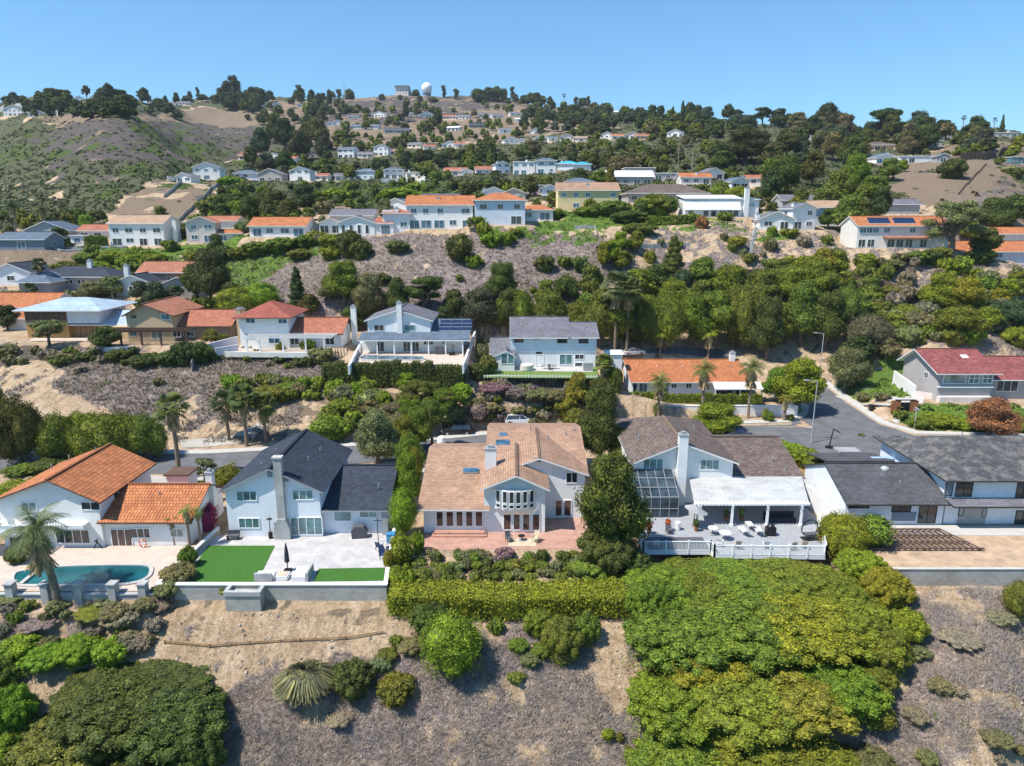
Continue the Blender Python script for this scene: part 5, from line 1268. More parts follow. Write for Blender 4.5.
# ------------------------------------------------------------------ house 5 (old grey roof)
H = House('two_storey_house', (46.5, 68.8, 0), 0, 'pale two-storey house with weathered mottled grey hip roof behind the bare yard')
H.gable(-11.3, -.9, 0, 10.5, -.3, 2.75, 4.85, 'x', 'bluewhite_shade', 'r_char', .75, .25, .5, fascia='trim_dark')
H.wallbox(-.6, 20, .2, 14, -.3, 5.1, 'bluewhite_shade')
H.hip(-.6, 20, .2, 14, 0, 5.1, 7.6, 'bluewhite_shade', 'r_old', .8, fascia='trim_dark', wallp=False, inset=5.4)
H.wallbox(-3.2, -.62, 10.6, 11.4, -.3, 3.6, 'blue_wall')
H.shed([(-.9, -1.6, 2.75), (20, -1.6, 2.75), (20, .18, 3.0), (-.9, .18, 3.0)], 'r_grey', .18, 'trim_dark')
m = MB(); m.box(-5.4, -2.6, 14.6, 16.4, 2.9, 3.1, 'r_white'); H.add('roof', m)
m = MB(); m.slab([(-9.5, 9.0, 3.9), (-1.5, 9.0, 3.9), (-1.5, 14.5, 3.0), (-9.5, 14.5, 3.0)], .14, 'r_char'); H.add('roof', m)
for q in ((512, 250, 548, 312), (548, 250, 620, 316), (768, 262, 830, 322)): wz(H, 804, *q, 69.0, cols=2, glass='glass', frame='trim_dark')
for q in ((160, 332, 240, 358), (318, 342, 392, 372), (412, 348, 487, 412)): wz(H, 804, *q, 68.8, cols=2 if q[0] != 160 else 1, glass='glass', frame='trim_dark')
for q in ((560, 352, 584, 386), (644, 356, 668, 390), (762, 366, 830, 432)): wz(H, 804, *q, 69.0, cols=1 if q[0] < 700 else 2, glass='glass', frame='trim_dark')
for q, mt in (((556, 352, 668, 424), 'greystucco'), ((318, 372, 410, 404), 'slate_wall'), ((508, 246, 546, 316), 'slate_wall'), ((440, 210, 500, 300), 'blue_wall')):
    if q[0] == 440: continue
    Yp = 68.97 if q[0] > 500 else 68.78; a = PY(804 + q[0] / 3.645, 410 + q[3] / 3.645, Yp); b2 = PY(804 + q[2] / 3.645, 410 + q[1] / 3.645, Yp)
    m = MB(); m.box(a.x - 46.5, b2.x - 46.5, Yp - 68.8 - .04, Yp - 68.8 - .005, a.z, b2.z, mt); H.add('wall_panel', m)
H.vents([(-6, 3.4, 4.1), (-4.5, 2.4, 3.7), (3.6, 6, 6.9), (5.2, 8, 7.4)]); m = MB(); m.lathe([(.45, 4.55), (.45, 4.75), (.2, 4.95)], 'lamp_metal', 12, (-5.2, 4.4)); H.add('roof_vent', m)
# satellite dish, pergola frame, yard wall
t = empty('pergola', (39.5, 62.8, 0), 0, 'dark grid of fallen pergola slats lying in the bare yard', 'pergola'); m = MB()
for k in range(17): x = -4.3 + k * .6; m.bar((x - .5, 4.4, .34), (x + .9, 0, .34), .2, 'darkwood', .06)
for y in (0, 1.45, 2.9, 4.35): m.bar((-4.6 + .1 * y, y, .28), (6.7 - .45 * y, y, .28), .18, 'darkwood', .12)
m.obj('slats', t); m = MB()
for x, y in ((-4.2, .1), (6.4, .1), (-4, 4.2), (4.8, 4.2), (1, .1)): m = MB(); m.bar((x, y, 0), (x, y, .25), .2, 'darkwood'); m.obj('support', t)
t = empty('retaining_wall', (46, 58.8, 0), 0, 'long tan block retaining wall below the bare yard', 'wall')
m = MB(); m.box(-12.6, 25, -.12, .12, -2.9, .25, 'blockwall'); m.box(-12.7, 25, -.18, .18, .252, .32, 'curb'); m.obj('wall', t)
m = MB(); m.bar((1.7, -.35, -1.9), (1.7, -.35, .9), .11, 'plastic_white'); m.obj('pipe', t)
t = empty('side_wall', (34.2, 66, 0), 0, 'pale stucco side wall between white fence and charcoal roof', 'wall')
m = MB(); m.bar((-.2, -2.5, 0), (.2, 10, 0), .2, 'offwhite', 3.4); m.obj('wall', t)
# ------------------------------------------------------------------ second row
def hspot(name, key, label, **k): 
    p, W = SPOT[key]; return House(name, tuple(p), 0, label), W, p
def px2l(H, px, py, Y): a = PY(px, py, Y); return a.x - H.loc.x, a.z - H.loc.z
# S5 white house with solar panels and covered pool
z5 = 8.3; o5 = P(411, 352, z5); H = House('two_storey_house', (o5.x, o5.y, z5), 0, 'white house with solar panels on its low roof behind a trimmed dark hedge')
def X5(px, dy=0, z=2): return PY(px, 352, o5.y + dy).x - o5.x
xa, xb, xc = X5(367), X5(430), X5(462)
H.gable(xa, xb, 1.6, 11.5, -.5, 5.4, 7.2, 'y', 'white', 'r_grey', .55, .45, .5)
H.wallbox(xa - .8, xc, .0, 7, -.5, 2.6, 'white')
H.shed([(xa - 1.0, -2.6, 2.55), (xc + 1.6, -2.6, 2.55), (xc + 1.4, 1.58, 3.35), (xa - 1.0, 1.58, 3.35)], 'r_bluegrey')
H.shed([(xb + .05, 1.6, 3.36), (xc + 1.4, 1.6, 3.36), (xc + 1.2, 7.2, 4.9), (xb + .05, 7.2, 4.9)], 'r_bluegrey'); H.shed([(xb + .05, 7.22, 4.9), (xc + 1.2, 7.22, 4.9), (xc + 1.2, 10, 4.2), (xb + .05, 10, 4.2)], 'r_bluegrey')
H.wallbox(xb + .02, xc + .6, 7.02, 9.6, -.5, 3.9, 'white'); m = MB(); m.prism([(0, 2.5), (9, 2.5), (7.2, 4.7)], xc + .5, xc + .6, 'white', 'x'); H.add('gable_end', m)
for i in range(3):
    for j in range(3):
        m = MB(); x0 = xb + 1.4 + j * 2.0 - i * .0; y0 = 1.9 + i * 1.55; zf = lambda y: 3.42 + (y - 1.6) * .275 + .08
        m.slab([(x0, y0, zf(y0)), (x0 + 1.85, y0, zf(y0)), (x0 + 1.85, y0 + 1.4, zf(y0 + 1.4)), (x0, y0 + 1.4, zf(y0 + 1.4))], .06, 'solar', 'trim_white'); H.add('solar_panel', m)
for k in range(7): x = xa - .7 + k * (xc + 1.9 - xa) / 6.3; m = MB(); m.box(x - .1, x + .1, -2.4, -2.2, -.1, 2.45, 'trim_white'); H.add('post', m)
H.chimney((xa + xb) / 2 + .2, 1.25, 2.6, 8.6, .9, .6)
def w5(x0, y0, x1, y1, dy, **kw): return winpx(H, 345 + x0 / 7.66, 290 + y0 / 7.66, 345 + x1 / 7.66, 290 + y1 / 7.66, o5.y + dy, **kw)
w5(222, 266, 300, 314, 1.6); w5(452, 266, 538, 316, 1.6, glass='glassteal'); w5(236, 392, 300, 470, 0, cols=2); w5(446, 394, 502, 470, 0, cols=2); w5(515, 394, 568, 470, 0, cols=2); w5(600, 384, 680, 420, 0, cols=3); w5(745, 386, 770, 412, 0, cols=1)
sheet('pool_deck', [P(352, 367, z5)[:2], P(466, 367, z5)[:2], P(462, 351, z5)[:2], P(364, 351, z5)[:2]], .03, 'stone_pool', flatz=z5)
q5 = [P(345 + x / 7.66, 290 + y / 7.66, z5)[:2] for x, y in [(95, 525), (140, 540), (580, 542), (618, 530), (600, 512), (150, 502)]]
pool_water('swimming_pool', q5, 'poolcover', 'long pool under a mottled blue grey cover behind the trimmed dark hedge', z5 + .05)
for nm, a, b, lab in (('garden_wall', (349, 372), (362, 345), 'white curved stucco wall left of the covered pool'), ('garden_wall', (463, 371), (476, 333), 'white stucco wall running up the right side of the solar panel house')):
    A = P(*a, z5); B = P(*b, z5); t = empty(nm, (A.x, A.y, z5), 0, lab, 'wall'); m = MB(); d = B - A
    for k in range(4):
        m.bar(d * (k / 4) + Vector((0, 0, .3)), d * ((k + 1) / 4) + Vector((0, 0, .1)), .25, 'white', 1.5); m.bar(d * (k / 4) + Vector((0, 0, .9)), d * ((k + 1) / 4) + Vector((0, 0, .9)), .34, 'white', .1)
    m.obj('wall', t)
# S6 blue upper storey house
z6 = 6.6; o6 = P(545, 367, z6); H = House('two_storey_house', (o6.x, o6.y, z6), 0, 'house with blue upper storey, white ground floor and long slate roof above a small lawn')
def X6(px, py=340): return PY(px, py, o6.y).x - o6.x
xa, xb = X6(511), X6(596); L0 = X6(491)
H.wallbox(xa, xb, 0, 8, -.5, 2.75, 'white', 'lower_wall'); H.wallbox(xa - .1, xb + .1, -.15, 8.1, 2.752, 5.3, 'lightblue_shade', 'upper_wall')
H.gable(xa, X6(569), -.15, 10.5, 0, 5.3, 7.75, 'x', 'lightblue_shade', 'r_grey', .6, .3, .55, wallp=False); H.gable(X6(569.5), xb + .2, -.15, 8, 0, 5.3, 7.0, 'x', 'lightblue_shade', 'r_grey', .6, .3, .55, wallp=False)
H.wallbox(L0, xa - .05, -1.2, 7, -.5, 2.6, 'white'); H.gable(L0, xa + .4, -1.2, 7.5, -.5, 2.6, 4.3, 'x', 'white', 'r_grey', .5, .3, .6, wallp=False)
H.gable(L0 + .4, xa + .6, -3.2, -.5, -.5, 2.4, 3.3, 'y', 'white', 'r_grey', .3, .2, .65)
def w6(x0, y0, x1, y1, dy=0, **kw): return winpx(H, 475 + x0 / 6.827, 300 + y0 / 6.827, 475 + x1 / 6.827, 300 + y1 / 6.827, o6.y + dy, **kw)
for q in ((266, 258, 332, 290), (560, 258, 630, 294), (706, 260, 774, 296)): w6(*q, -.15, frame='trim_dark')
w6(402, 256, 446, 268, -.15, frame='trim_dark', cols=2); w6(416, 354, 458, 368, 0, frame='trim_dark'); w6(575, 370, 664, 443, 0, cols=2, glass='glassteal'); w6(680, 370, 745, 405, 0, cols=2); w6(680, 425, 735, 455, 0, cols=1)
w6(178, 364, 222, 436, -3.2, cols=1, glass='glassteal'); w6(224, 364, 266, 436, -3.2, cols=1, glass='glassteal'); w6(415, 370, 470, 450, 0, cols=1, glass='white', name='door')
H.vents([(-4, 4, 7.1), (1.4, 4, 7.1), (5.8, 3, 6.4)])
sheet('patio', [P(497, 371, z6)[:2], P(593, 372, z6)[:2], P(593, 366.5, z6)[:2], P(500, 365, z6)[:2]], .04, 'concrete', flatz=z6)
sheet('lawn', [P(484, 377.5, z6)[:2], P(597, 378.5, z6)[:2], P(598, 366, z6)[:2], P(490, 365, z6)[:2]], .02, 'lawn', flatz=z6)
A = P(484, 378, z6); B = P(598, 379, z6); t = empty('garden_fence', (A.x, A.y, z6), 0, 'low white rail fence along the lawn of the blue walled house', 'fence'); m = MB(); L = B.x - A.x
m.bar((0, 0, .4), (L, B.y - A.y, .4), .06, 'trim_white', .08)
for k in range(34): m.bar((L * k / 33, 0, 0), (L * k / 33, 0, .55), .09, 'trim_white')
m.obj('rail', t)
# S7 long orange roof
z7 = 1.5; o7 = P(700, 397, z7); H = House('single_storey_house', (o7.x, o7.y, z7), 0, 'long single-storey house with bright orange roof behind three palms at the cul-de-sac')
def X7(px, py=385): return PY(px, py, o7.y).x - o7.x
xa, xb = X7(632), X7(748); H.wallbox(xa, xb, 0, 9, -.6, 2.8, 'lightblue_shade')
H.gable(xa - .1, xb + .4, 0, 11, 0, 2.8, 4.85, 'x', 'white', 'r_orange', .7, .3, .72, wallp=False); 
for q in (xa, xb - .2): m = MB(); m.prism([(0, 2.8), (11, 2.8), (7.9, 4.75)], q, q + .2, 'white', 'x'); H.add('gable_end', m)
def w7(x0, y0, x1, y1, dy=0, **kw): return winpx(H, 620 + x0 / 4.876, 330 + y0 / 4.876, 620 + x1 / 4.876, 330 + y1 / 4.876, o7.y + dy, **kw)
w7(90, 254, 135, 318, glass='glassteal'); w7(250, 260, 278, 284); w7(320, 258, 350, 284); w7(455, 292, 548, 332, cols=3); w7(560, 292, 640, 332, cols=3); w7(60, 256, 84, 318, cols=1); w7(180, 258, 240, 316, cols=2, glass='glassblue')
m = MB(); m.slab([(X7(708), -4.2, 2.45), (X7(755), -4.2, 2.45), (X7(758), -.7, 2.85), (X7(711), -.7, 2.85)], .1, 'shadecloth', 'trim_white'); aw = H.add('awning', m)
for px in (709, 733, 754): m = MB(); x = X7(px); m.box(x - .08, x + .08, -4.0, -3.85, -.4, 2.4, 'trim_white'); H.add('post', m, aw)
H.chimney(X7(744), 7.5, 3, 6.3, .9, .8); H.vents([(X7(641), 5, 4.2), (X7(662), 5, 4.2), (X7(688), 5, 4.2), (X7(714), 5, 4.2)], 'trim_white')
t = empty('garden_wall', (o7.x, P(700, 412, .9).y, .6), 0, 'long white stucco garden wall in front of the long orange roofed house', 'wall'); yw = 0
m = MB(); x0 = PY(630, 410, t.location.y).x - o7.x; x1 = PY(797, 410, t.location.y).x - o7.x
m.box(x0, x1, -.12, .12, -1.2, 1.35, 'white'); m.box(x0, x1, -.18, .18, 1.352, 1.45, 'trim_white'); m.obj('wall', t)
m = MB(); m.bar((x1, 0, .1), (x1 - 1.2, 9.5, 1.2), .25, 'white', 2.4); m.obj('side_wall', t)
for px, lab in ((667, 'left'), (0, '')):
    pass
# S8 red shingle roof
z8 = 2.4; o8 = P(958, 401, z8); H = House('two_storey_house', (o8.x, o8.y, z8), 0, 'lilac grey house with red shingle roof and wide front windows beyond the cul-de-sac')
def X8(px, py=385, dy=0): return PY(px, py, o8.y + dy).x - o8.x
xa, xb = X8(938), X8(992); H.gable(xa, xb, 0, 10.5, -.6, 4.9, 7.3, 'x', 'greystucco', 'r_red', .9, .9, .62)
H.gable(xb + .03, xb + 12, 1.5, 11.5, -.6, 3.6, 5.9, 'x', 'greystucco', 'r_red', .9, .2, .55)
def w8(x0, y0, x1, y1, dy=0, **kw): return winpx(H, 894 + x0 / 7.66, 330 + y0 / 7.66, 894 + x1 / 7.66, 330 + y1 / 7.66, o8.y + dy, **kw)
w8(565, 328, 664, 412, 0, cols=2, rows=2, glass='glassteal', fw=.14); w8(670, 332, 764, 410, 0, cols=2, rows=2, glass='glassteal', fw=.14); w8(370, 320, 560, 412, 0, cols=1, glass='glasspale', fw=.12)
w8(775, 372, 960, 470, 1.5, cols=3); H.win(3.5, 3.0, 1.2, 1.1, xa, 'l')
m = MB(); m.box(xa - .1, xb + .1, -.35, -.03, 2.3, 2.5, 'bluewhite_shade'); m.box(xa, xb - .2, -1.0, -.05, -.5, .9, 'pinkwhite'); H.add('ledge', m)
m = MB(); m.slab([(xb - 3, 3.5, 6.35), (xb - 1.9, 3.5, 6.35), (xb - 1.9, 4.6, 6.8), (xb - 3, 4.6, 6.8)], .15, 'trim_white'); H.add('skylight', m)
t = empty('garden_wall', tuple(P(914, 398, 2.2)), 0, 'white stepped stucco wall beside the red roofed house', 'wall'); m = MB(); m.bar((0, 0, .8), (1.2, 9, 1.4), .3, 'white', 2.6); m.bar((0, .1, .5), (3.2, -2.2, .3), .3, 'pinkwhite', 1.5); m.obj('wall', t)
t = empty('gate', tuple(G(904, 412)), 0, 'pair of rust coloured gate panels at the foot of the planted bank', 'gate'); m = MB(); m.box(-2.2, -.7, -.1, .1, 0, 1.9, 'rust'); m.box(.8, 2.1, -.1, .1, 0, 1.9, 'rust'); m.obj('gate_panel', t); m = MB(); m.box(-.7, .8, -.05, .05, .2, 1.6, 'iron'); m.box(-1.6, 1.7, -.15, .15, 1.92, 2.05, 'trim_dark'); m.obj('grille', t)
# S4 red hip roof with white pergola
z4 = 8.9; o4 = P(272, 348, z4); H = House('two_storey_house', (o4.x, o4.y, z4), 0, 'white house with red hip roof, white pergola and sun terrace')
def X4(px, py=335): return PY(px, py, o4.y).x - o4.x
xa, xb = X4(240), X4(289); H.hip(xa, xb, 0, 9.5, -.5, 5.5, 7.9, 'white', 'r_deep', .9, fascia='trim_brown', inset=5.0)
H.wallbox(xb + .02, X4(340), .8, 8, -.5, 2.7, 'white'); H.gable(xb + .02, X4(341), .8, 8.2, 0, 2.7, 4.6, 'x', 'white', 'r_rust', .8, .4, .6, wallp=False, fascia='trim_brown'); m = MB(); m.prism([(.8, 2.7), (8.2, 2.7), (5.2, 4.5)], X4(339), X4(340), 'bluewhite_shade', 'x'); H.add('gable_end', m)
def w4(x0, y0, x1, y1, dy=0, **kw): return winpx(H, 225 + x0 / 7.66, 290 + y0 / 7.66, 225 + x1 / 7.66, 290 + y1 / 7.66, o4.y + dy, **kw)
for q in ((160, 215, 230, 255), (408, 220, 474, 258), (160, 335, 218, 372), (335, 345, 420, 410)): w4(*q, glass='glassblue')
for q in ((500, 368, 566, 420), (606, 368, 650, 380), (770, 350, 836, 420)): w4(*q, .8)
H.chimney(X4(230), 5, -.5, 6.3, .9, .9, 'tan_wall'); H.chimney(X4(347), 6, -.5, 6.6, .9, .9, 'white')
m = MB(); x0, x1 = X4(252), X4(337)
for k in range(30): x = x0 + (x1 - x0) * k / 29; m.bar((x, -4.0, 2.62), (x, 1.0, 2.62), .09, 'trim_white', .14)
m.bar((x0, -3.6, 2.48), (x1, -3.6, 2.48), .14, 'trim_white', .2); m.bar((x0, 0, 2.48), (x1, 0, 2.48), .12, 'trim_white', .2); pg_ = H.add('pergola', m)
for px in (254, 266, 289, 311, 329): m = MB(); x = X4(px); m.box(x - .12, x + .12, -3.72, -3.48, -.5, 2.38, 'trim_white'); H.add('post', m, pg_)
sheet('terrace', [P(228, 352, z4)[:2], P(322, 353, z4)[:2], P(334, 346, z4)[:2], P(236, 346, z4)[:2]], .03, 'stone_pool', flatz=z4)
A = P(225, 352.5, z4); B = P(322, 353.5, z4); t = empty('terrace_wall', (A.x, A.y, z4), 0, 'low cream wall edging the terrace of the red hip roof house', 'wall'); m = MB(); m.bar((0, 0, -.3), (B.x - A.x, B.y - A.y, -.3), .3, 'offwhite', .9); m.obj('wall', t)
t = empty('terrace_wall', tuple(P(209, 352, z4)), 0, 'curved pale lilac wall between the brown gabled house and the red hip roof house', 'wall'); m = MB(); m.bar((0, 0, .5), (3.2, 5, .9), .3, 'lilac', 2.0); m.bar((1.6, -1, .2), (4.6, 1.2, .4), .3, 'lilac', 1.4); m.obj('wall', t)
# S3 brown gabled house
z3 = 9.3; o3 = P(160, 342, z3); H = House('two_storey_house', (o3.x, o3.y, z3), 0, 'tan gabled house with terracotta roof and long dark pergola')
def X3(px, py=325): return PY(px, py, o3.y).x - o3.x
xa, xb = X3(127), X3(173); H.gable(xa, xb, 0, 12, -.5, 5.0, 6.9, 'y', 'tan_wall', 'r_terra', .6, .6, .42, fascia='trim_brown')
H.wallbox(xb + .02, X3(226), 2, 9, -.5, 2.9, 'tan_wall_dark'); H.gable(xb + .02, X3(226), 2, 9.4, 0, 2.9, 5.0, 'x', 'tan_wall', 'r_rust', .7, .5, .6, wallp=False, fascia='trim_brown')
H.wallbox(xa - 4.5, xa - .02, 1.5, 8, -.5, 2.6, 'tan_wall'); 
def w3(x0, y0, x1, y1, dy=0, **kw): return winpx(H, 130 + x0 / 7.66, 260 + y0 / 7.66, 130 + x1 / 7.66, 260 + y1 / 7.66, o3.y + dy, **kw)
w3(10, 418, 48, 450, frame='trim_tan'); w3(240, 412, 302, 458, glass='glassteal'); w3(165, 538, 250, 606, cols=2, glass='glasspale'); w3(330, 540, 388, 592); w3(0, 535, 50, 585, cols=2, glass='glassteal'); w3(412, 545, 490, 585, 2, cols=3)
m = MB(); x0, x1 = X3(116), X3(196)
for k in range(34): x = x0 + (x1 - x0) * k / 33; m.bar((x, -4.0, 2.65), (x, 0, 2.65), .1, 'darkwood', .16)
for y in (-3.5, -.3): m.bar((x0, y, 2.5), (x1, y, 2.5), .16, 'darkwood', .22)
pg_ = H.add('pergola', m)
for px in (118, 130, 150, 169, 194): m = MB(); x = X3(px); m.box(x - .14, x + .14, -3.65, -3.35, -.5, 2.38, 'darkwood'); H.add('post', m, pg_)
H.chimney(X3(233), 5, -.5, 5.4, .9, .9, 'tan_wall')
sheet('terrace', [P(112, 345, z3)[:2], P(205, 346, z3)[:2], P(205, 337, z3)[:2], P(116, 337, z3)[:2]], .03, 'stone_pool', flatz=z3)
# S2 pale metal roofs
z2 = 9.5; o2 = P(62, 338, z2); H = House('two_storey_house', (o2.x, o2.y, z2), 0, 'house with pale blue metal roofs, brown windows and orange timber lower wall')
def X2(px, py=318): return PY(px, py, o2.y).x - o2.x
xa, xb = X2(25), X2(67); H.wallbox(xa, xb, 0, 9, -.5, 2.8, 'orange_wood', 'lower_wall'); H.wallbox(xa, xb + 6, .02, 9.4, 2.802, 5.3, 'lightblue_shade', 'upper_wall')
H.hip(xa, xb + 6.2, -.3, 10.5, 0, 5.3, 7.1, 'lightblue_shade', 'r_metal', 1.2, wallp=False, inset=6)
m = MB(); m.box(xa, xb, -.05, .015, 2.9, 5.2, 'brown_wall'); H.add('wall_panel', m)
for k in range(6): H.win(xa + .8 + k * (xb - xa) / 6.2, 3.4, 1.15, 1.5, -.06, cols=1, glass='glassbrown', frame='trim_brown')
H.wallbox(xb + .05, X2(120), 1.0, 7, -.5, 2.7, 'orange_wood'); H.gable(xb + .05, X2(124), 1.0, 8.5, 0, 2.7, 4.5, 'x', 'orange_wood', 'r_metal', .9, .4, .55, wallp=False)
H.win(2.2 + xb, .0, 3.4, 2.3, .98, cols=3, glass='wood', frame='trim_brown', name='garage_door')
sheet('patio', [P(30, 341, z2)[:2], P(88, 341, z2)[:2], P(88, 336, z2)[:2], P(30, 336, z2)[:2]], .03, 'pinkpave' if False else 'stone_pool', flatz=z2)
# S1 orange roof cropped by the left edge
o1 = P(14, 330, 9.6); H = House('single_storey_house', (o1.x - 6, o1.y + 4, 9.6), 0, 'pale lilac house with long orange roof at the left edge'); H.gable(-10, 11.3, 0, 9, -.5, 4.3, 6.4, 'x', 'lilac', 'r_orange', .8, .6, .5)
for x in (-2, 1.5, 4.2, 7.4): H.win(x, 2.6, 1.6, .9, 0, glass='glass')
H.gable(5, 10, -4, -.2, -.5, 2.4, 3.3, 'x', 'pinkwhite', 'r_orange', .4, .3, .5)
# third-row details on SPOT benches
def spotlocal(px, py, p, dy=0): a = PY(px, py, p.y + dy); return a.x - p.x, a.z - p.z
H, W, p = hspot('sunroom_house', 'sunroom', 'white gabled sunroom house with tall black windows standing on a cantilevered deck')
H.gable(-W / 2, W * .16, 0, 7, 0, 3.1, 4.6, 'y', 'white', 'r_grey', .4, .4, .5); H.gable(W * .16 + .03, W / 2, .2, 7, 0, 3.0, 4.2, 'x', 'white', 'r_rust', .3, .1, .5); H.wallbox(W * .3, W / 2, 1.2, 6, 2.9, 6.2, 'white')
for k in range(4): H.win(-W / 2 + 1.2 + k * W * .145, .5, 1.0, 2.2, 0, cols=1, fw=.12)
H.win(W * .36, .4, 2.2, 2.2, .2, cols=3, glass='glassblue'); H.win(W * .4, 4.0, 2, 1.6, 1.2, cols=2)
m = MB(); m.box(-W / 2 - .6, W / 2 + 1, -1.2, 0, -.35, -.05, 'trim_white'); H.add('deck', m); m = MB()
for k in range(6): x = -W / 2 + k * W / 5; m.bar((x, -.9, -.4), (x, .8, -2.6), .18, 'darkwood')
H.add('deck_posts', m); H.chimney(W * .56, 1.5, -2, 6.6, 1.0, .9, 'white')
H, W, p = hspot('long_house', 'longwhite', 'long white two-storey house with shallow white roof and lean-to ground floor')
H.wallbox(-W / 2, W / 2, 0, 8, -1.5, 4.7, 'white'); H.shed([(-W / 2 - .4, -.5, 4.8), (W * .27, -.5, 4.8), (W * .27, 8.4, 5.9), (-W / 2 - .4, 8.4, 5.9)], 'r_white'); H.shed([(-W / 2 - .6, -1.8, 1.9), (W * .24, -1.8, 1.9), (W * .24, -.01, 4.3), (-W / 2 - .2, -.01, 4.3)], 'r_white')
H.wallbox(-W / 2, W * .24, -1.2, -.01, -1.5, 1.85, 'white'); H.shed([(W * .275, -.5, 4.5), (W / 2 + .4, -.5, 4.5), (W / 2 + .4, 8.4, 5.3), (W * .275, 8.4, 5.3)], 'r_bluegrey')
for x, w_ in ((-.42, 2.2), (-.36, 1.5), (-.25, .8), (-.08, 2.0), (.12, 1.8), (.4, 1.8)): H.win(W * x, 3.15 if x != .4 else 2.6, w_, 1.1, -.02, glass='glasspale', fw=.1)
for x in (-.42, -.22, -.12, 0, .1, .18): H.win(W * x, .1, 1.5, 1.6, -1.22, cols=1 if x > -.3 else 2)
H.chimney(W * .32, -.5, -1.5, 7.4, 1.2, .9)
H, W, p = hspot('two_storey_house', 'bluegable', 'long side wing in pale blue under a beige roof above the yellow green bush')
H.gable(-W * .62, W / 2, 0, 9, -1.5, 4.9, 6.6, 'x', 'lightblue_shade', 'r_tan', .6, .8, .5)
for x in (-.05, .2, .4): H.win(W * x, 2.9, 1.4, 1.0, 0)
H, W, p = hspot('two_storey_house', 'solarorange', 'off white two-storey house with orange roof carrying a broad bank of solar panels')
H.gable(-W / 2, W / 2, 0, 9, -1.5, 5.4, 7.4, 'x', 'offwhite', 'r_orange', .6, .4, .5)
def rz_(y): return 5.4 + .26 + (y) * 2.0 / 4.5
for k, (a, b2) in enumerate(((-.36, -.12), (-.08, .16))):
    m = MB(); y0, y1 = .5, 3.5; m.slab([(W * a - .3, y0, rz_(y0)), (W * b2 - .3, y0, rz_(y0)), (W * b2 + .4, y1, rz_(y1)), (W * a + .4, y1, rz_(y1))], .08, 'solar', 'trim_white'); H.add('solar_panel', m)
for x in (-.44, -.37, -.3, -.18, .1, .3): H.win(W * x, 3.6, 1.5, 1.25, 0, glass='glassblue')
for x in (-.44, -.34, -.12, -.02, .08, .24): H.win(W * x, .2, 1.8, 1.9, 0)
m = MB(); m.slab([(-W * .22, -2.2, 2.45), (W * .28, -2.2, 2.45), (W * .28, -.02, 2.8), (-W * .22, -.02, 2.8)], .12, 'r_rust'); H.add('porch_roof', m); H.chimney(W * .47, -.5, -1, 5.2, 1.0, .8)
H, W, p = hspot('two_storey_house', 'rightwhite', 'pale lilac two-storey house with orange roof at the right edge above the bare bank')
H.gable(-W / 2, W / 2, 0, 9, -1.5, 5.2, 7.3, 'x', 'lilac', 'r_orange', .7, .5, .5)
for x in (-.4, -.12, .05, .3): H.win(W * x, 3.5, 1.7, 1.2, 0, glass='glassblue')
for x in (-.34, -.15, .04, .25): H.win(W * x, .1, 2.0, 2.0, 0, glass='glassblue')
for key, W2, rf, wl_, lab, sty in (('blueL1', 0, 'r_slate', 'bluewhite_shade', 'pale blue gabled house with slate roof behind the orange roof at the left edge', 'G'), ('blueL2', 0, 'r_bluegrey', 'grey_wall', 'low blue grey hip roofed wing behind the orange roof', 'H'), ('blueL3', 0, 'r_slate', 'grey_wall', 'blue grey hip roofed house with a row of dark windows', 'H'),
                               ('blueL4', 0, 'r_slate', 'white', 'dark slate roofed house between olive trees and the terracotta roofs', 'G'), ('terra1', 0, 'r_terra', 'tan_wall_dark', 'terracotta roofed house tucked under the bright green bank', 'R'), ('terra2', 0, 'r_terra', 'greystucco', 'small terracotta gable just behind the tan gabled house', 'G')):
    p, W = SPOT[key]; H = House('single_storey_house', tuple(p), 0, lab)
    hs = 3.0 if key != 'terra1' else 3.4
    if sty == 'G': H.gable(-W / 2, W / 2, 0, 9, -1.5, hs, hs + W * .2, 'y', wl_, rf)
    elif sty == 'R': H.gable(-W / 2, W / 2, 0, 9, -1.5, hs, hs + 2, 'x', wl_, rf)
    else: H.hip(-W / 2, W / 2, 0, 9, -1.5, hs, hs + 2.1, wl_, rf, .8)
    if key == 'blueL3':
        for x in (-.33, -.26, -.19, -.08, -.02, .08, .14): H.win(W * x, 1.4, .8, 1.0, 0, cols=1)
    else: H.win(0, 1.0, 1.8, 1.2, 0)
    if key in ('blueL3', 'blueL4'): H.chimney(W * (.12 if key == 'blueL3' else -.4), 4, 2.5, 6.4, 1, .9)
# the hillside houses
random.seed(5)
for S_ in SITES:
    x, y, w_, st, sty, rf, wl_, zn, kw, loc = S_; random.seed(x * 7 + y); far_house(x, y, w_, st, sty, rf, wl_, loc=loc, zone_=zn, **kw)

# ------------------------------------------------------------------ radar dome and tower block on the summit
p = G(427, 94); p.y = p.y; mpp = p.y / FPX; D_ = 10 * mpp
t = empty('radar_dome', p, 0, 'large white radar dome on a dark drum on the hilltop skyline', 'radar dome'); m = MB(); m.lathe([(D_ * .36, -3), (D_ * .36, D_ * .22), (D_ * .42, D_ * .24), (D_ * .42, D_ * .28)], 'slate_wall', 16); m.obj('base', t)
m = MB(); n = 14; zc0 = D_ * .72; m.lathe([(max(.01, D_ * .5 * math.sin(math.pi * (k + 1.2) / (n + 1.2))), zc0 - D_ * .5 * math.cos(math.pi * (k + 1.2) / (n + 1.2))) for k in range(n)] + [(.01, zc0 + D_ * .5)], 'domewhite', 20); o = m.obj('dome', t)
p = G(402, 94); Hh = House('tower_block', tuple(p), 0, 'flat roofed beige block standing left of the white radar dome', 'building'); w_ = 12 * p.y / FPX
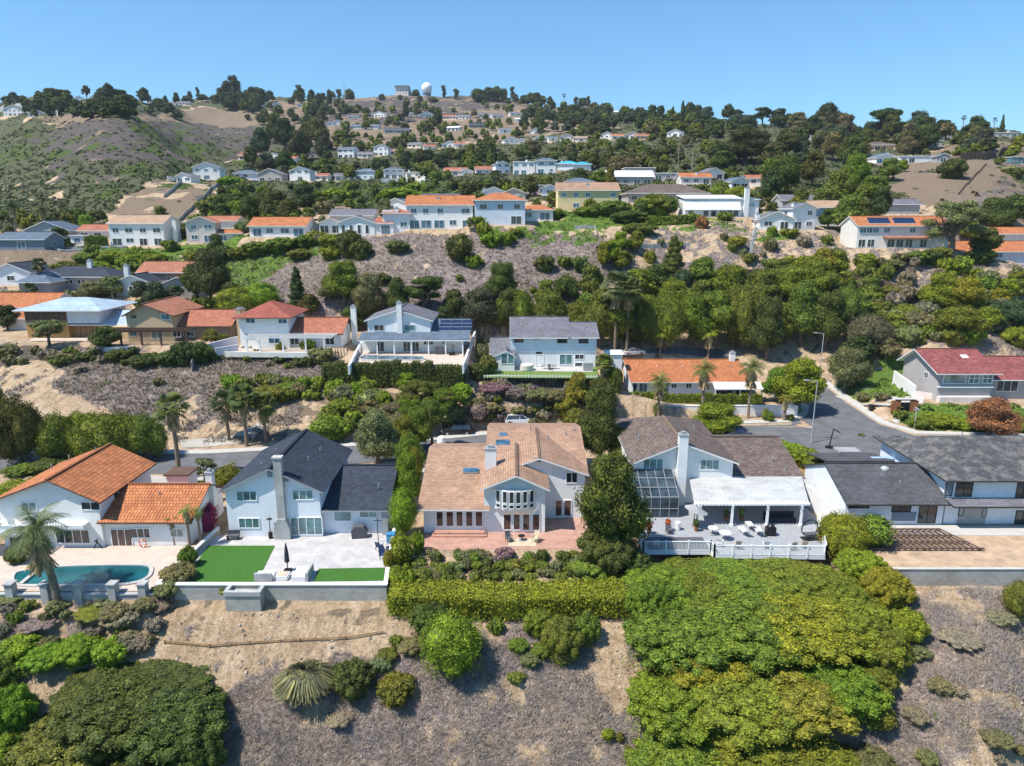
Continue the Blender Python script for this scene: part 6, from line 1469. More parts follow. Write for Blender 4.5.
Hh.wallbox(-w_ / 2, w_ / 2, 0, w_ * .7, -3, w_ * .62, 'pinkwhite'); m = MB(); m.box(-w_ * .56, w_ * .56, -1.5, w_ * .75, w_ * .622, w_ * .72, 'slate_wall'); Hh.add('roof', m); Hh.wallbox(w_ / 2 + .02, w_ * .62, 1, w_ * .6, -3, w_ * .5, 'slate_wall')
for k in range(4): Hh.win(-w_ * .36 + k * w_ * .24, w_ * .3, w_ * .12, w_ * .12, 0, cols=1)
p = G(345, 103); t = empty('radio_mast', p, 0, 'thin lattice radio mast on the skyline left of the radar dome', 'mast'); m = MB()
hm = 20 * p.y / FPX
for s1, s2 in ((-1, -1), (1, -1), (0, 1)): m.bar((s1, s2, 0), (0, 0, hm), .35, 'lamp_metal', None, 4, .15)
for k in range(8): z = hm * k / 8; f = 1 - k / 8; m.bar((-f, -f, z), (f, -f, z + hm / 8), .2, 'lamp_metal'); m.bar((f, -f, z), (0, f, z + hm / 8), .2, 'lamp_metal')
m.obj('lattice', t)
# ------------------------------------------------------------------ cars, lamps, furniture
def car(p, rz, paint, label, suv=False):
    t = empty('parked_car', p, rz, label, 'car'); L, W, Hh = (4.7, 1.85, 1.65) if suv else (4.6, 1.8, 1.42)
    m = MB(); b = [(-L / 2, .35), (-L / 2 + .05, .85), (-L / 2 + .7 if not suv else -L / 2 + .2, .95), (-L * .2 if not suv else -L * .38, Hh - .05), (L * .12, Hh), (L * .27, .98), (L / 2 - .1, .80), (L / 2, .4), (L / 2 - .1, .3), (-L / 2 + .1, .3)]
    body = [(-L / 2, .35), (-L / 2 + .03, .92), (-L * .25, .98), (L * .27, .98), (L / 2 - .12, .82), (L / 2, .42), (L / 2 - .1, .28), (-L / 2 + .1, .28)]
    bm = bmesh.new()
    def sec(prof, yw, tuck):
        return [[bm.verts.new((x, y * yw * (1 - tuck(z)), z)) for x, z in prof] for y in (-1, 1)]
    for prof, yw, tuck in ((body, W / 2, lambda z: .06 * max(0, (z - .6))),):
        A, B = sec(prof, yw, tuck); bm.faces.new(A); bm.faces.new(B[::-1])
        for i in range(len(prof)): j = (i + 1) % len(prof); bm.faces.new((A[j], A[i], B[i], B[j]))
    bmesh.ops.recalc_face_normals(bm, faces=bm.faces[:]); bmesh.ops.bevel(bm, geom=bm.edges[:], offset=.07, segments=2, affect='EDGES', profile=.6)
    me = bpy.data.meshes.new('body'); bm.to_mesh(me); bm.free(); me.materials.append(M[paint]); link('body', me, t)
    x0, x1 = (-L * .46 if suv else -L * .36), L * .28
    cab = [(x0, .97), (x0 + (.25 if suv else .7), Hh - .03), (L * .08, Hh), (x1, .97)]
    m = MB(); a = W / 2 - .08; bt = W / 2 - .26
    ring0 = [(cab[0][0], -a, .97), (cab[3][0], -a, .97), (cab[3][0], a, .97), (cab[0][0], a, .97)]; ring1 = [(cab[1][0], -bt, Hh - .06), (cab[2][0], -bt, Hh - .06), (cab[2][0], bt, Hh - .06), (cab[1][0], bt, Hh - .06)]
    for i in range(4): m.face([ring0[i], ring0[(i + 1) % 4], ring1[(i + 1) % 4], ring1[i]], 'glass')
    m.obj('windows', t)
    m = MB(); m.box(cab[1][0] - .03, cab[2][0] + .03, -bt - .03, bt + .03, Hh - .06, Hh, paint)
    for y in (-1, 1):
        m.bar((cab[0][0], y * a, .97), (cab[1][0], y * bt, Hh - .05), .08, paint); m.bar((cab[3][0], y * a, .97), (cab[2][0], y * bt, Hh - .05), .08, paint); xm = -.1; m.bar((xm, y * a, .97), (xm, y * bt, Hh - .05), .07, paint)
    m.obj('roof', t)
    for sx in (-1, 1):
        for sy in (-1, 1):
            w2 = MB(); cx, cy = sx * L * .31, sy * (W / 2 - .1); w2.bar((cx, cy - .11, .33), (cx, cy + .11, .33), .66, 'tyre', None, 14); o = w2.obj('wheel', t); w3_ = MB(); w3_.bar((cx, cy - .12, .33), (cx, cy + .12, .33), .4, 'carsilver', None, 10); w3_.obj('rim', o)
    for sy in (-1, 1):
        w2 = MB(); w2.box(L / 2 - .16, L / 2 - .02, sy * W * .36 - .16, sy * W * .36 + .16, .6, .74, 'plastic_white'); w2.obj('headlight', t); w2 = MB(); w2.box(-L / 2 - .02, -L / 2 + .08, sy * W * .38 - .12, sy * W * .38 + .12, .62, .82, 'redflower'); w2.obj('tail_light', t)
    return t
def on(px, py, z=None): return tuple(G(px, py)) if z is None else tuple(P(px, py, z))
car(on(520, 424), R(4), 'carwhite', 'white SUV parked behind the salmon roofed house', True); car(on(457, 434), R(185), 'cardark', 'black SUV parked on the asphalt by the bushes behind the salmon roof', True)
car(on(737, 440), R(175), 'carnavy', 'dark blue car half hidden behind the brown shingle roof'); car(on(633, 355), R(20), 'carwhite', 'white car at the end of the back driveway beside the fan palms')
car(on(150, 452), R(2), 'carsilver', 'silver car on the left street partly behind the orange roof') if False else None
car((-60.5, 89.3, .06), R(1), 'carsilver', 'silver car in the tree shade at the far kerb of the left street'); car(on(14, 247), R(3), 'carwhite', 'white car outside the blue walled house on the upper left street'); car(on(52, 246.5), R(-2), 'carsilver', 'silver car between the dark hedge and the upper left street')
car(on(66, 246), R(2), 'carwhite', 'white car beside the small garage on the upper left street')
sheet('street', gp([(-40, 251), (60, 250.5), (100, 248.5), (125, 247), (125, 246), (60, 246.2), (-40, 247)]), .12, 'asphalt', 3)
strip('kerb', gp([(-40, 251.5), (60, 251), (126, 247.6)]), .8, .4, .8, 'curb')
def lamp(px, py, ht_px, side, label):
    p = G(px, py); zc = p.y * _c - (p.z - HC) * _s; Ht = ht_px * zc / FPX / .97
    t = empty('street_lamp', p, 0, label, 'street lamp'); m = MB(); m.bar((0, 0, -.2), (0, 0, Ht), .2, 'lamp_metal', None, 8, .13); m.obj('pole', t)
    m = MB(); m.bar((0, 0, Ht - .1), (side * 1.3, 0, Ht + .1), .09, 'lamp_metal'); m.obj('arm', t); m = MB(); m.box(side * 1.2 if side > 0 else -1.9, 1.9 if side > 0 else -1.2, -.14, .14, Ht, Ht + .15, 'lamp_metal'); m.obj('lamp_head', t)
lamp(811, 443, 62, -1, 'tall grey street lamp at the near edge of the cul-de-sac'); lamp(819, 380, 46, -1, 'street lamp half hidden in trees at the back of the cul-de-sac')
p = G(914, 429); t = empty('street_sign', p, 0, 'street sign pole with crossed blades on the planted verge below the red roofed house', 'street sign'); m = MB(); m.bar((0, 0, 0), (0, 0, 3.2), .1, 'lamp_metal'); m.obj('pole', t); m = MB(); m.box(-.5, .5, -.02, .02, 3.0, 3.2, 'lamp_metal'); m.box(-.02, .02, -.5, .5, 3.22, 3.4, 'lamp_metal'); m.obj('sign_blade', t)
def upole(px, py, h, label):
    p = G(px, py); zc = p.y * _c - (p.z - HC) * _s; Ht = h * zc / FPX; t = empty('utility_pole', p, 0, label, 'utility pole'); m = MB(); m.bar((0, 0, -.5), (0, 0, Ht), .34, 'woodpole', None, 8, .22); m.obj('pole', t); m = MB(); m.bar((-1.1, 0, Ht - .6), (1.1, 0, Ht - .6), .12, 'woodpole'); m.obj('crossarm', t)
upole(710, 199, 19, 'utility pole beside the rounded tree above the long white house'); upole(678, 168, 19, 'utility pole before the pale slope left of the dark oak'); upole(692, 170, 17, 'utility pole in front of the pale slope path'); upole(878, 216, 12, 'pale pole left of the solar panelled orange roof')
upole(413, 437, 24, 'pale leaning utility pole among the green trees behind the salmon roof'); upole(113, 300, 18, 'pole beside the olive trees behind the metal roofed house')
p = G(751, 257); t = empty('stair_post', p, 0, 'tall white post at the top of the garden stairs on the upper bank', 'post'); m = MB(); m.bar((0, 0, 0), (0, 0, 3.6), .5, 'concrete'); m.obj('post', t)
t = empty('angled_stand', on(829, 448), R(-25), 'dark angled stand with a short arm at the kerb of the near street', 'stand'); m = MB(); m.bar((0, 0, 0), (.3, -.6, 3.0), .14, 'iron'); m.box(-.5, .5, -.5, .4, 0, .25, 'iron'); m.obj('stand', t); m = MB(); m.bar((.3, -.6, 3.0), (1.2, -.7, 2.6), .12, 'iron'); m.obj('arm', t)
t = empty('wheelie_bin', on(871, 411), 0, 'black wheelie bin on the pavement of the cul-de-sac', 'bin'); m = MB(); m.prism([(-.3, .08), (.3, .08), (.36, 1.0), (-.36, 1.0)], -.35, .35, 'iron'); m.obj('body', t); m = MB(); m.box(-.38, .38, -.4, .38, 1.002, 1.08, 'iron'); m.obj('lid', t)
# furniture kit
def lounger(p, rz, label, fab='fabric_tan', group=None):
    t = empty('sun_lounger', p, rz, label, 'sun lounger', group); m = MB(); m.box(-.32, .32, -.9, .35, .28, .36, fab); m.obj('seat', t); m = MB(); m.slab([(-.32, .36, .38), (.32, .36, .38), (.32, 1.0, .78), (-.32, 1.0, .78)], .08, fab); m.obj('backrest', t)
    for sx in (-1, 1):
        for y in (-.8, .3): m = MB(); m.box(sx * .28 - .03, sx * .28 + .03, y - .03, y + .03, 0, .28, 'trim_white'); m.obj('leg', t)
def chairf(p, rz, label, fab, group=None):
    t = empty('patio_chair', p, rz, label, 'chair', group); m = MB(); m.box(-.28, .28, -.28, .28, .38, .46, fab); m.obj('seat', t); m = MB(); m.slab([(-.28, .22, .46), (.28, .22, .46), (.28, .42, 1.02), (-.28, .42, 1.02)], .07, fab); m.obj('backrest', t)
    for sx in (-1, 1):
        for y in (-.24, .26): m = MB(); m.box(sx * .26 - .025, sx * .26 + .025, y - .025, y + .025, 0, .38, fab); m.obj('leg', t)
        m = MB(); m.box(sx * .3 - .03, sx * .3 + .03, -.26, .28, .62, .67, fab); m.obj('armrest', t)
def tablef(p, r, label, top='glasspale', rect_=None, h=.72):
    t = empty('patio_table', p, 0, label, 'table'); m = MB()
    if rect_: m.box(-rect_[0], rect_[0], -rect_[1], rect_[1], h - .05, h, top)
    else: m.lathe([(r, h - .05), (r, h)], top, 16)
    m.obj('tabletop', t); m = MB(); m.bar((0, 0, 0), (0, 0, h - .06), .12, 'trim_grey'); m.box(-.3, .3, -.3, .3, 0, .04, 'trim_grey'); m.obj('leg', t)
def potplant(p, label, col=(.10, .15, .04), h=.9, pot='rust'):
    t = empty('potted_plant', p, 0, label, 'potted plant'); m = MB(); m.lathe([(.16, 0), (.26, .4), (.28, .42)], pot, 10); m.obj('pot', t); o = link('foliage', crown_mesh('round', 2, 0), t, (0, 0, .38), (0, 0, 0), (.7, .7, h)); o.color = tuple(col) + (1,)
z3_ = lambda x, y, z=.06: tuple(P(400 + x / 3.645, 410 + y / 3.645, z)); z2_ = lambda x, y, z=.06: tuple(P(200 + x / 3.645, 410 + y / 3.645, z)); z1_f = lambda x, y, z=.06: tuple(P(x / 3.645, 410 + y / 3.645, z)); z4_ = lambda x, y, z=.1: tuple(P(600 + x / 3.646, 410 + y / 3.646, z))
chairf(z3_(397, 480), R(25), 'dark patio chair with tan cushion left of the small round table on the brick patio', 'fabric_grey'); chairf(z3_(494, 480), R(-25), 'tan patio chair right of the small round table on the brick patio', 'fabric_tan'); tablef(z3_(443, 474), .35, 'small dark round table between two chairs on the brick patio', 'iron', None, .5)
m = MB(); q = z3_(445, 482); m.box(-1.4, 1.4, -.9, .9, 0, .02, 'fabric_tan'); tagp(m.obj('rug', None, (q[0], q[1], .045)), 'pale rug under the table and chairs on the brick patio', 'rug')
# house 2 terrace
t = empty('parasol', z2_(320, 585), 0, 'closed dark grey parasol standing by the white lounge bench on the pale patio', 'parasol'); m = MB(); m.bar((0, 0, 0), (0, 0, 2.75), .07, 'iron'); m.box(-.35, .35, -.35, .35, 0, .08, 'iron'); m.obj('pole', t); m = MB(); m.lathe([(.06, .75), (.24, .95), (.2, 1.6), (.14, 2.2), (.05, 2.72)], 'fabric_dark', 9); m.obj('canopy', t)
t = empty('grill', z2_(582, 462), R(8), 'covered dark grey barbecue grill against the white wall of the slate roofed house', 'grill'); m = MB(); m.prism([(-.75, 0), (.75, 0), (.8, .7), (.5, 1.2), (-.45, 1.25), (-.8, .8)], -.4, .4, 'fabric_grey'); m.obj('cover', t)
t = empty('outdoor_sofa', z2_(368, 605), 0, 'white outdoor lounge bench beside the closed parasol', 'sofa'); m = MB(); m.box(-.5, .7, -1.1, .9, 0, .5, 'plastic_white'); m.obj('seat', t); m = MB(); m.box(.72, .95, -1.1, .9, .0, .85, 'greystone'); m.obj('backrest', t)
t = empty('outdoor_sofa', z2_(245, 610), 0, 'pale lounge seat with armrests left of the closed parasol at the wall', 'sofa'); m = MB(); m.box(-.9, .7, -.5, .45, 0, .42, 'plastic_white'); m.obj('seat', t); m = MB(); m.box(-.9, .7, -.75, -.52, 0, .75, 'greystone'); m.obj('backrest', t)
t = empty('fire_pit', z2_(303, 612), 0, 'square sandy fire pit table between the two lounge seats', 'fire pit'); m = MB(); m.box(-.5, .5, -.5, .5, 0, .4, 'plastic_white'); m.obj('base', t); m = MB(); m.box(-.4, .4, -.4, .4, .402, .44, 'fabric_tan'); m.obj('top', t)
t = empty('bench', z2_(122, 470), R(5), 'dark low bench seat beside the artificial lawn by the house wall', 'bench'); m = MB(); m.box(-.6, .6, -.3, .3, .3, .45, 'fabric_grey'); m.box(-.6, .6, .25, .35, .45, .85, 'fabric_grey'); m.obj('seat', t); m = MB(); m.box(-.55, -.48, -.28, .28, 0, .3, 'iron'); m.box(.48, .55, -.28, .28, 0, .3, 'iron'); m.obj('legs', t)
t = empty('patio_heater', z2_(258, 466), 0, 'slim dark patio heater at the foot of the stone chimney', 'heater'); m = MB(); m.lathe([(.22, 0), (.22, .6), (.05, .65), (.04, 2.0), (.3, 2.05), (.05, 2.2)], 'iron', 10); m.obj('body', t)
for (x, y, rz, lab) in ((665, 540, 20, 'navy patio chair nearest the white side wall of the paved patio'), (655, 510, 160, 'navy patio chair further back along the white side wall'), (690, 515, -70, 'navy patio chair tight against the white side wall')): chairf(z2_(x, y), R(rz), lab, 'navy')
t = empty('storage_bin', z2_(697, 478), 0, 'bright blue storage bin by the side wall of the paved patio', 'bin'); m = MB(); m.box(-.4, .4, -.35, .35, 0, .8, 'blueplastic'); m.obj('body', t); m = MB(); m.box(-.43, .43, -.38, .38, .802, .9, 'blueplastic'); m.obj('lid', t)
t = empty('string_light_post', z2_(650, 480), 0, 'slim post with crossarm beside the navy chairs', 'post'); m = MB(); m.bar((0, 0, 0), (0, 0, 2.6), .07, 'iron'); m.bar((-.4, 0, 2.3), (.4, 0, 2.3), .05, 'iron'); m.obj('post', t)
# house 1 terrace
t = empty('life_ring', z1_f(522, 500), 0, 'orange and white pool float leaning on the white wall', 'pool float'); m = MB(); n = 16
for k in range(n): a, b2 = 2 * math.pi * k / n, 2 * math.pi * (k + 1) / n; m.bar((.35 * math.cos(a), 0, .42 + .35 * math.sin(a)), (.35 * math.cos(b2), 0, .42 + .35 * math.sin(b2)), .14, 'orange_p' if k % 4 else 'plastic_white', None, 6)
m.obj('ring', t)
chairf((-48.0, 62.3, 2.63), R(200), 'white chair on the balcony nearest the railing corner', 'plastic_white'); chairf((-50.3, 62.4, 2.63), R(170), 'white chair on the balcony at the left frame edge', 'plastic_white'); tablef((-49.2, 62.3, 2.63), .4, 'small balcony table between two white chairs', 'plastic_white')
t = empty('bicycle_trainer', z1_f(357, 503), 0, 'small dark exercise frame standing by the glass doors above the pool', 'exercise frame'); m = MB(); m.bar((-.4, 0, 0), (.1, 0, .8), .08, 'iron'); m.bar((.4, 0, 0), (-.1, 0, .8), .08, 'iron'); m.bar((-.1, -.25, .8), (-.1, .25, .8), .08, 'iron'); m.obj('frame', t)
# house 4 deck
for (x, y, rz, lab) in ((525, 450, 5, 'white lounger under the patio cover, left of a pair'), (578, 450, -5, 'white lounger under the patio cover, right of a pair'), (548, 430, 0, 'lounger in the shade behind the pair of white loungers')): lounger(z4_(x, y), R(rz + 180), lab, 'plastic_white')
tablef(z4_(455, 470), .6, 'round white table on the grey deck near the railing', 'plastic_white'); tablef(z4_(410, 452), .5, 'round pale table beside the left patio post', 'plastic_white')
for i, (x, y, rz, f, lab) in enumerate(((500, 505, 180, 'fabric_tan', 'beige deck chair behind the railing right of the round white table'), (435, 495, 150, 'plastic_white', 'white deck chair left of the railing centre'), (605, 505, 170, 'plastic_white', 'white deck chair behind the railing under the third post'), (700, 510, 190, 'fabric_tan', 'tan deck chair behind the railing near its right end'), (745, 505, 160, 'fabric_tan', 'tan deck chair nearest the right corner of the railing'), (205, 500, 180, 'fabric_tan', 'tan chair in the left bay of the white railing'), (250, 450, 0, 'fabric_grey', 'grey chair in front of the glass sunroom'))): chairf(z4_(x, y), R(rz), lab, f)
t = empty('hammock_stand', z4_(765, 470), R(10), 'dark round hanging seat frame at the right side of the deck', 'hanging chair'); m = MB()
for k in range(14): a, b2 = 2 * math.pi * k / 14, 2 * math.pi * (k + 1) / 14; m.bar((.9 * math.cos(a), .2, 1.1 + .9 * math.sin(a)), (.9 * math.cos(b2), .2, 1.1 + .9 * math.sin(b2)), .09, 'iron')
m.box(-.8, .8, -.4, .5, .0, .08, 'iron'); m.obj('frame', t); m = MB(); m.box(-.6, .6, -.25, .35, .4, .6, 'fabric_grey'); m.obj('seat', t)
t = empty('parasol', z4_(338, 425), 0, 'tilted grey and white striped parasol beside the patio cover', 'parasol'); m = MB(); m.bar((0, 0, 0), (.2, 0, 2.1), .07, 'iron'); m.obj('pole', t); m = MB(); 
for k in range(8): a, b2 = 2 * math.pi * k / 8, 2 * math.pi * (k + 1) / 8; m.face([(.25, 0, 2.3), (.25 + 1.25 * math.cos(a), 1.2 * math.sin(a), 1.85 - .35 * math.cos(a)), (.25 + 1.25 * math.cos(b2), 1.2 * math.sin(b2), 1.85 - .35 * math.cos(b2))], 'greystone' if k % 2 else 'trim_grey')
m.obj('canopy', t)
t = empty('outdoor_sofa', z4_(655, 405), 0, 'long dark sofa against the wall under the patio cover', 'sofa'); m = MB(); m.box(-1.6, 1.6, -.4, .4, 0, .42, 'fabric_dark'); m.obj('seat', t); m = MB(); m.box(-1.6, 1.6, .42, .6, 0, .9, 'fabric_dark'); m.obj('backrest', t)
t = empty('grill', z4_(620, 455), 0, 'dark barbecue grill beside the third patio post', 'grill'); m = MB(); m.box(-.5, .5, -.3, .3, 0, .85, 'iron'); m.obj('cabinet', t); m = MB(); m.lathe([(.4, .86), (.38, 1.05), (.2, 1.2)], 'iron', 10); m.obj('lid', t)
t = empty('cooler', z4_(283, 435), 0, 'white drum planter in front of the glass sunroom', 'planter'); m = MB(); m.lathe([(.28, 0), (.3, .8), (.25, .85)], 'plastic_white', 12); m.obj('drum', t)
for (x, y, c, lab) in ((178, 450, (.30, .04, .02), 'red leaved potted plant at the left end of the deck'), (247, 440, (.5, .10, .03), 'orange flowering pot in front of the sunroom'), (350, 440, (.07, .10, .03), 'dark potted plant at the foot of the first patio post'), (515, 402, (.14, .22, .05), 'bright green potted plant under the patio cover'), (460, 405, (.10, .12, .05), 'grey green potted plant under the patio cover left of the loungers'), (800, 470, (.16, .12, .07), 'brownish potted plant in the right corner of the deck')): potplant(z4_(x, y), lab, c, 1.0)
# other terraces
for (x, y, lab) in ((243, 347.5, 'left of two cream sun loungers beside the white pergola'), (250.5, 347.5, 'right of two cream sun loungers beside the white pergola')): lounger(tuple(P(x, y, 8.95)), R(-12), lab, 'fabric_tan')
t = empty('hot_tub', tuple(P(526.5, 369.5, 6.7)), 0, 'round white hot tub on the patio of the blue walled house', 'hot tub'); m = MB(); m.lathe([(1.15, 0), (1.2, .8), (1.15, .9), (.2, .95)], 'pinkwhite', 16); m.obj('tub', t)
t = empty('grill', tuple(P(588, 370, 6.7)), 0, 'covered pale grey grill at the right end of the blue walled house patio', 'grill'); m = MB(); m.box(-.8, .8, -.4, .4, 0, 1.25, 'trim_grey'); m.obj('cover', t)
tablef(tuple(P(549, 368.5, 6.7)), .7, 'round table in front of the white door of the blue walled house', 'trim_grey')
for dx, rz in ((-.9, 90), (.9, -90), (0, 180)): chairf((P(549, 368.5, 6.7).x + dx, P(549, 368.5, 6.7).y + (-.8 if dx == 0 else 0), 6.7), R(rz), {-.9: 'grey chair left of the round table at the blue walled house', .9: 'grey chair right of the round table at the blue walled house', 0: 'grey chair in front of the round table at the blue walled house'}[dx], 'trim_grey')
t = empty('grill', tuple(P(439.5, 354, 8.35)), 0, 'covered dark grill under the porch of the solar panel house', 'grill'); m = MB(); m.box(-.7, .7, -.4, .4, 0, 1.2, 'fabric_grey'); m.obj('cover', t)
t = empty('garden_swing', tuple(P(452, 355, 8.35)), 0, 'dark patio umbrella and chair set under the porch of the solar panel house', 'patio set'); m = MB(); m.box(-.5, .5, -.4, .4, 0, .5, 'iron'); m.bar((.3, 0, .5), (.1, 0, 1.9), .12, 'iron'); m.lathe([(.5, 1.5), (.3, 1.8), (.05, 2.0)], 'fabric_grey', 8); m.obj('frame', t)
t = empty('fountain', tuple(P(97, 343, 9.4)), 0, 'stone tiered fountain beside the round white terrace wall', 'fountain'); m = MB(); m.lathe([(.8, 0), (.9, .5), (.3, .6), (.25, 1.2), (.7, 1.4), (.1, 1.6), (.1, 2.0)], 'greystone', 14); m.obj('basin', t)
t = empty('terrace_wall', tuple(P(114, 350, 8.9)), 0, 'round white terrace parapet below the long dark pergola', 'wall'); m = MB()
for k in range(10): a, b2 = math.pi * (1 + k / 10), math.pi * (1 + (k + 1) / 10); m.bar((3.2 * math.cos(a), 1.8 * math.sin(a) + 1, .2), (3.2 * math.cos(b2), 1.8 * math.sin(b2) + 1, .2), .3, 'white', .9)
m.obj('wall', t)
t = empty('red_slide', tuple(P(693, 395, 1.6)), 0, 'orange red garden seat against the long orange roofed house', 'garden seat'); m = MB(); m.box(-.5, .5, -.3, .3, .3, .5, 'orange_p'); m.box(-.5, .5, .2, .3, .5, 1.1, 'orange_p'); m.box(-.5, -.4, -.3, .3, 0, .3, 'orange_p'); m.box(.4, .5, -.3, .3, 0, .3, 'orange_p'); m.obj('seat', t)
t = empty('garden_shed', tuple(P(613, 365, 6.3)), 0, 'small white shed between the blue walled house and the fan palms', 'shed'); m = MB(); m.box(-1.4, 1.4, -1, 1, -.5, 2.0, 'white'); m.obj('wall', t); m = MB(); m.slab([(-1.6, -1.2, 2.1), (1.6, -1.2, 2.1), (1.6, 1.2, 2.5), (-1.6, 1.2, 2.5)], .1, 'r_white'); m.obj('roof', t)
t = empty('garden_shed', on(834, 291), 0, 'grey roofed garden shed behind the dark brown fence on the right bank', 'shed'); m = MB(); m.box(-1.6, 1.6, -1, 1, -1, 1.6, 'grey_wall'); m.obj('wall', t); m = MB(); m.slab([(-1.9, -1.3, 1.6), (0, -1.3, 2.4), (0, 1.3, 2.4), (-1.9, 1.3, 1.6)], .1, 'r_grey'); m.slab([(0, -1.3, 2.4), (1.9, -1.3, 1.6), (1.9, 1.3, 1.6), (0, 1.3, 2.4)], .1, 'r_grey'); m.obj('roof', t)
# fences on the slopes
def slope_fence(name, pts, h, mat, label, pw=.14, cat='fence', panel=True, step=2.2):
    W3 = [G(a, b) for a, b in pts]; base = W3[0].copy(); t = empty(name, base, 0, label, cat); m = MB()
    for a, b in zip(W3, W3[1:]):
        L = (b - a).length; n = max(1, int(L / step))
        for k in range(n):
            p = a.lerp(b, k / n); q = a.lerp(b, (k + 1) / n); p.z = hat(p.x, p.y); q.z = hat(q.x, q.y); p = p - base; q = q - base
            if panel: m.bar(p + Vector((0, 0, h / 2)), q + Vector((0, 0, h / 2)), .06, mat, h)
            else: m.bar(p + Vector((0, 0, h)), q + Vector((0, 0, h)), .06, mat); m.bar(p + Vector((0, 0, h * .5)), q + Vector((0, 0, h * .5)), .05, mat)
            mp_ = MB(); mp_.bar(p - Vector((0, 0, .3)), p + Vector((0, 0, h + .1)), pw, mat); mp_.obj('post', t)
    m.obj('panels', t); return t
slope_fence('wood_fence', [(738, 277), (770, 276), (800, 278), (829, 281)], 1.9, 'darkwood', 'dark brown board fence along the tan bank left of the garden shed')
slope_fence('wood_fence', [(846, 282), (862, 286), (884, 289), (900, 296), (920, 300)], 1.9, 'darkwood', 'dark brown board fence right of the garden shed on the right bank')
slope_fence('wood_fence', [(192, 372), (196, 360), (200, 352)], 1.6, 'greystone', 'grey wire fence climbing the scrub bank beside the lilac wall', .1)
slope_fence('retaining_wall', [(222, 182), (205, 198), (186, 215), (177, 224)], 1.2, 'concrete', 'long pale wall running diagonally down the bare spur', .3, 'wall')
slope_fence('retaining_wall', [(182, 183), (172, 192), (164, 198)], 1.2, 'concrete', 'short pale wall on the left half of the bare spur', .3, 'wall')
slope_fence('retaining_wall', [(168, 180), (178, 181)], 1.5, 'white', 'low white wall at the crest of the bare spur', .3, 'wall')
slope_fence('retaining_wall', [(382, 183), (400, 182), (425, 182)], 2.2, 'offwhite', 'long cream retaining wall at the top of the bright green bank', .3, 'wall')
slope_fence('wood_fence', [(960, 162), (985, 160), (1000, 156), (1012, 153)], 3.0, 'darkwood', 'brown fence along the crest of the bare right slope', .3)
slope_fence('slope_stairs', [(986, 165), (972, 180), (958, 195)], .5, 'darkwood', 'narrow dark stairway running down the bare right slope', .4, 'stairs')
slope_fence('slope_stairs', [(757, 226), (752, 245), (748, 258)], .6, 'concrete', 'pale concrete stairway on the upper right bank', .8, 'stairs')
slope_fence('wire_fence', [(165, 644), (210, 648), (250, 645), (300, 642), (345, 640), (385, 634)], .28, 'wood', 'fallen brown pipe fence crossing the tan slope below the retaining wall', .1, 'fence', False, 3)
slope_fence('garden_fence', [(640, 248), (665, 247), (690, 246)], .9, 'greystone', 'grey border wall in the planted terrace below the long white house', .2, 'wall')
slope_fence('retaining_wall', [(1, 112), (30, 113), (58, 116)], 4.0, 'offwhite', 'cream retaining wall under the left skyline houses', .6, 'wall')
slope_fence('retaining_wall', [(575, 229), (595, 229), (597, 238)], .8, 'concrete', 'low pale wall edging the green bank below the yellow house', .2, 'wall')
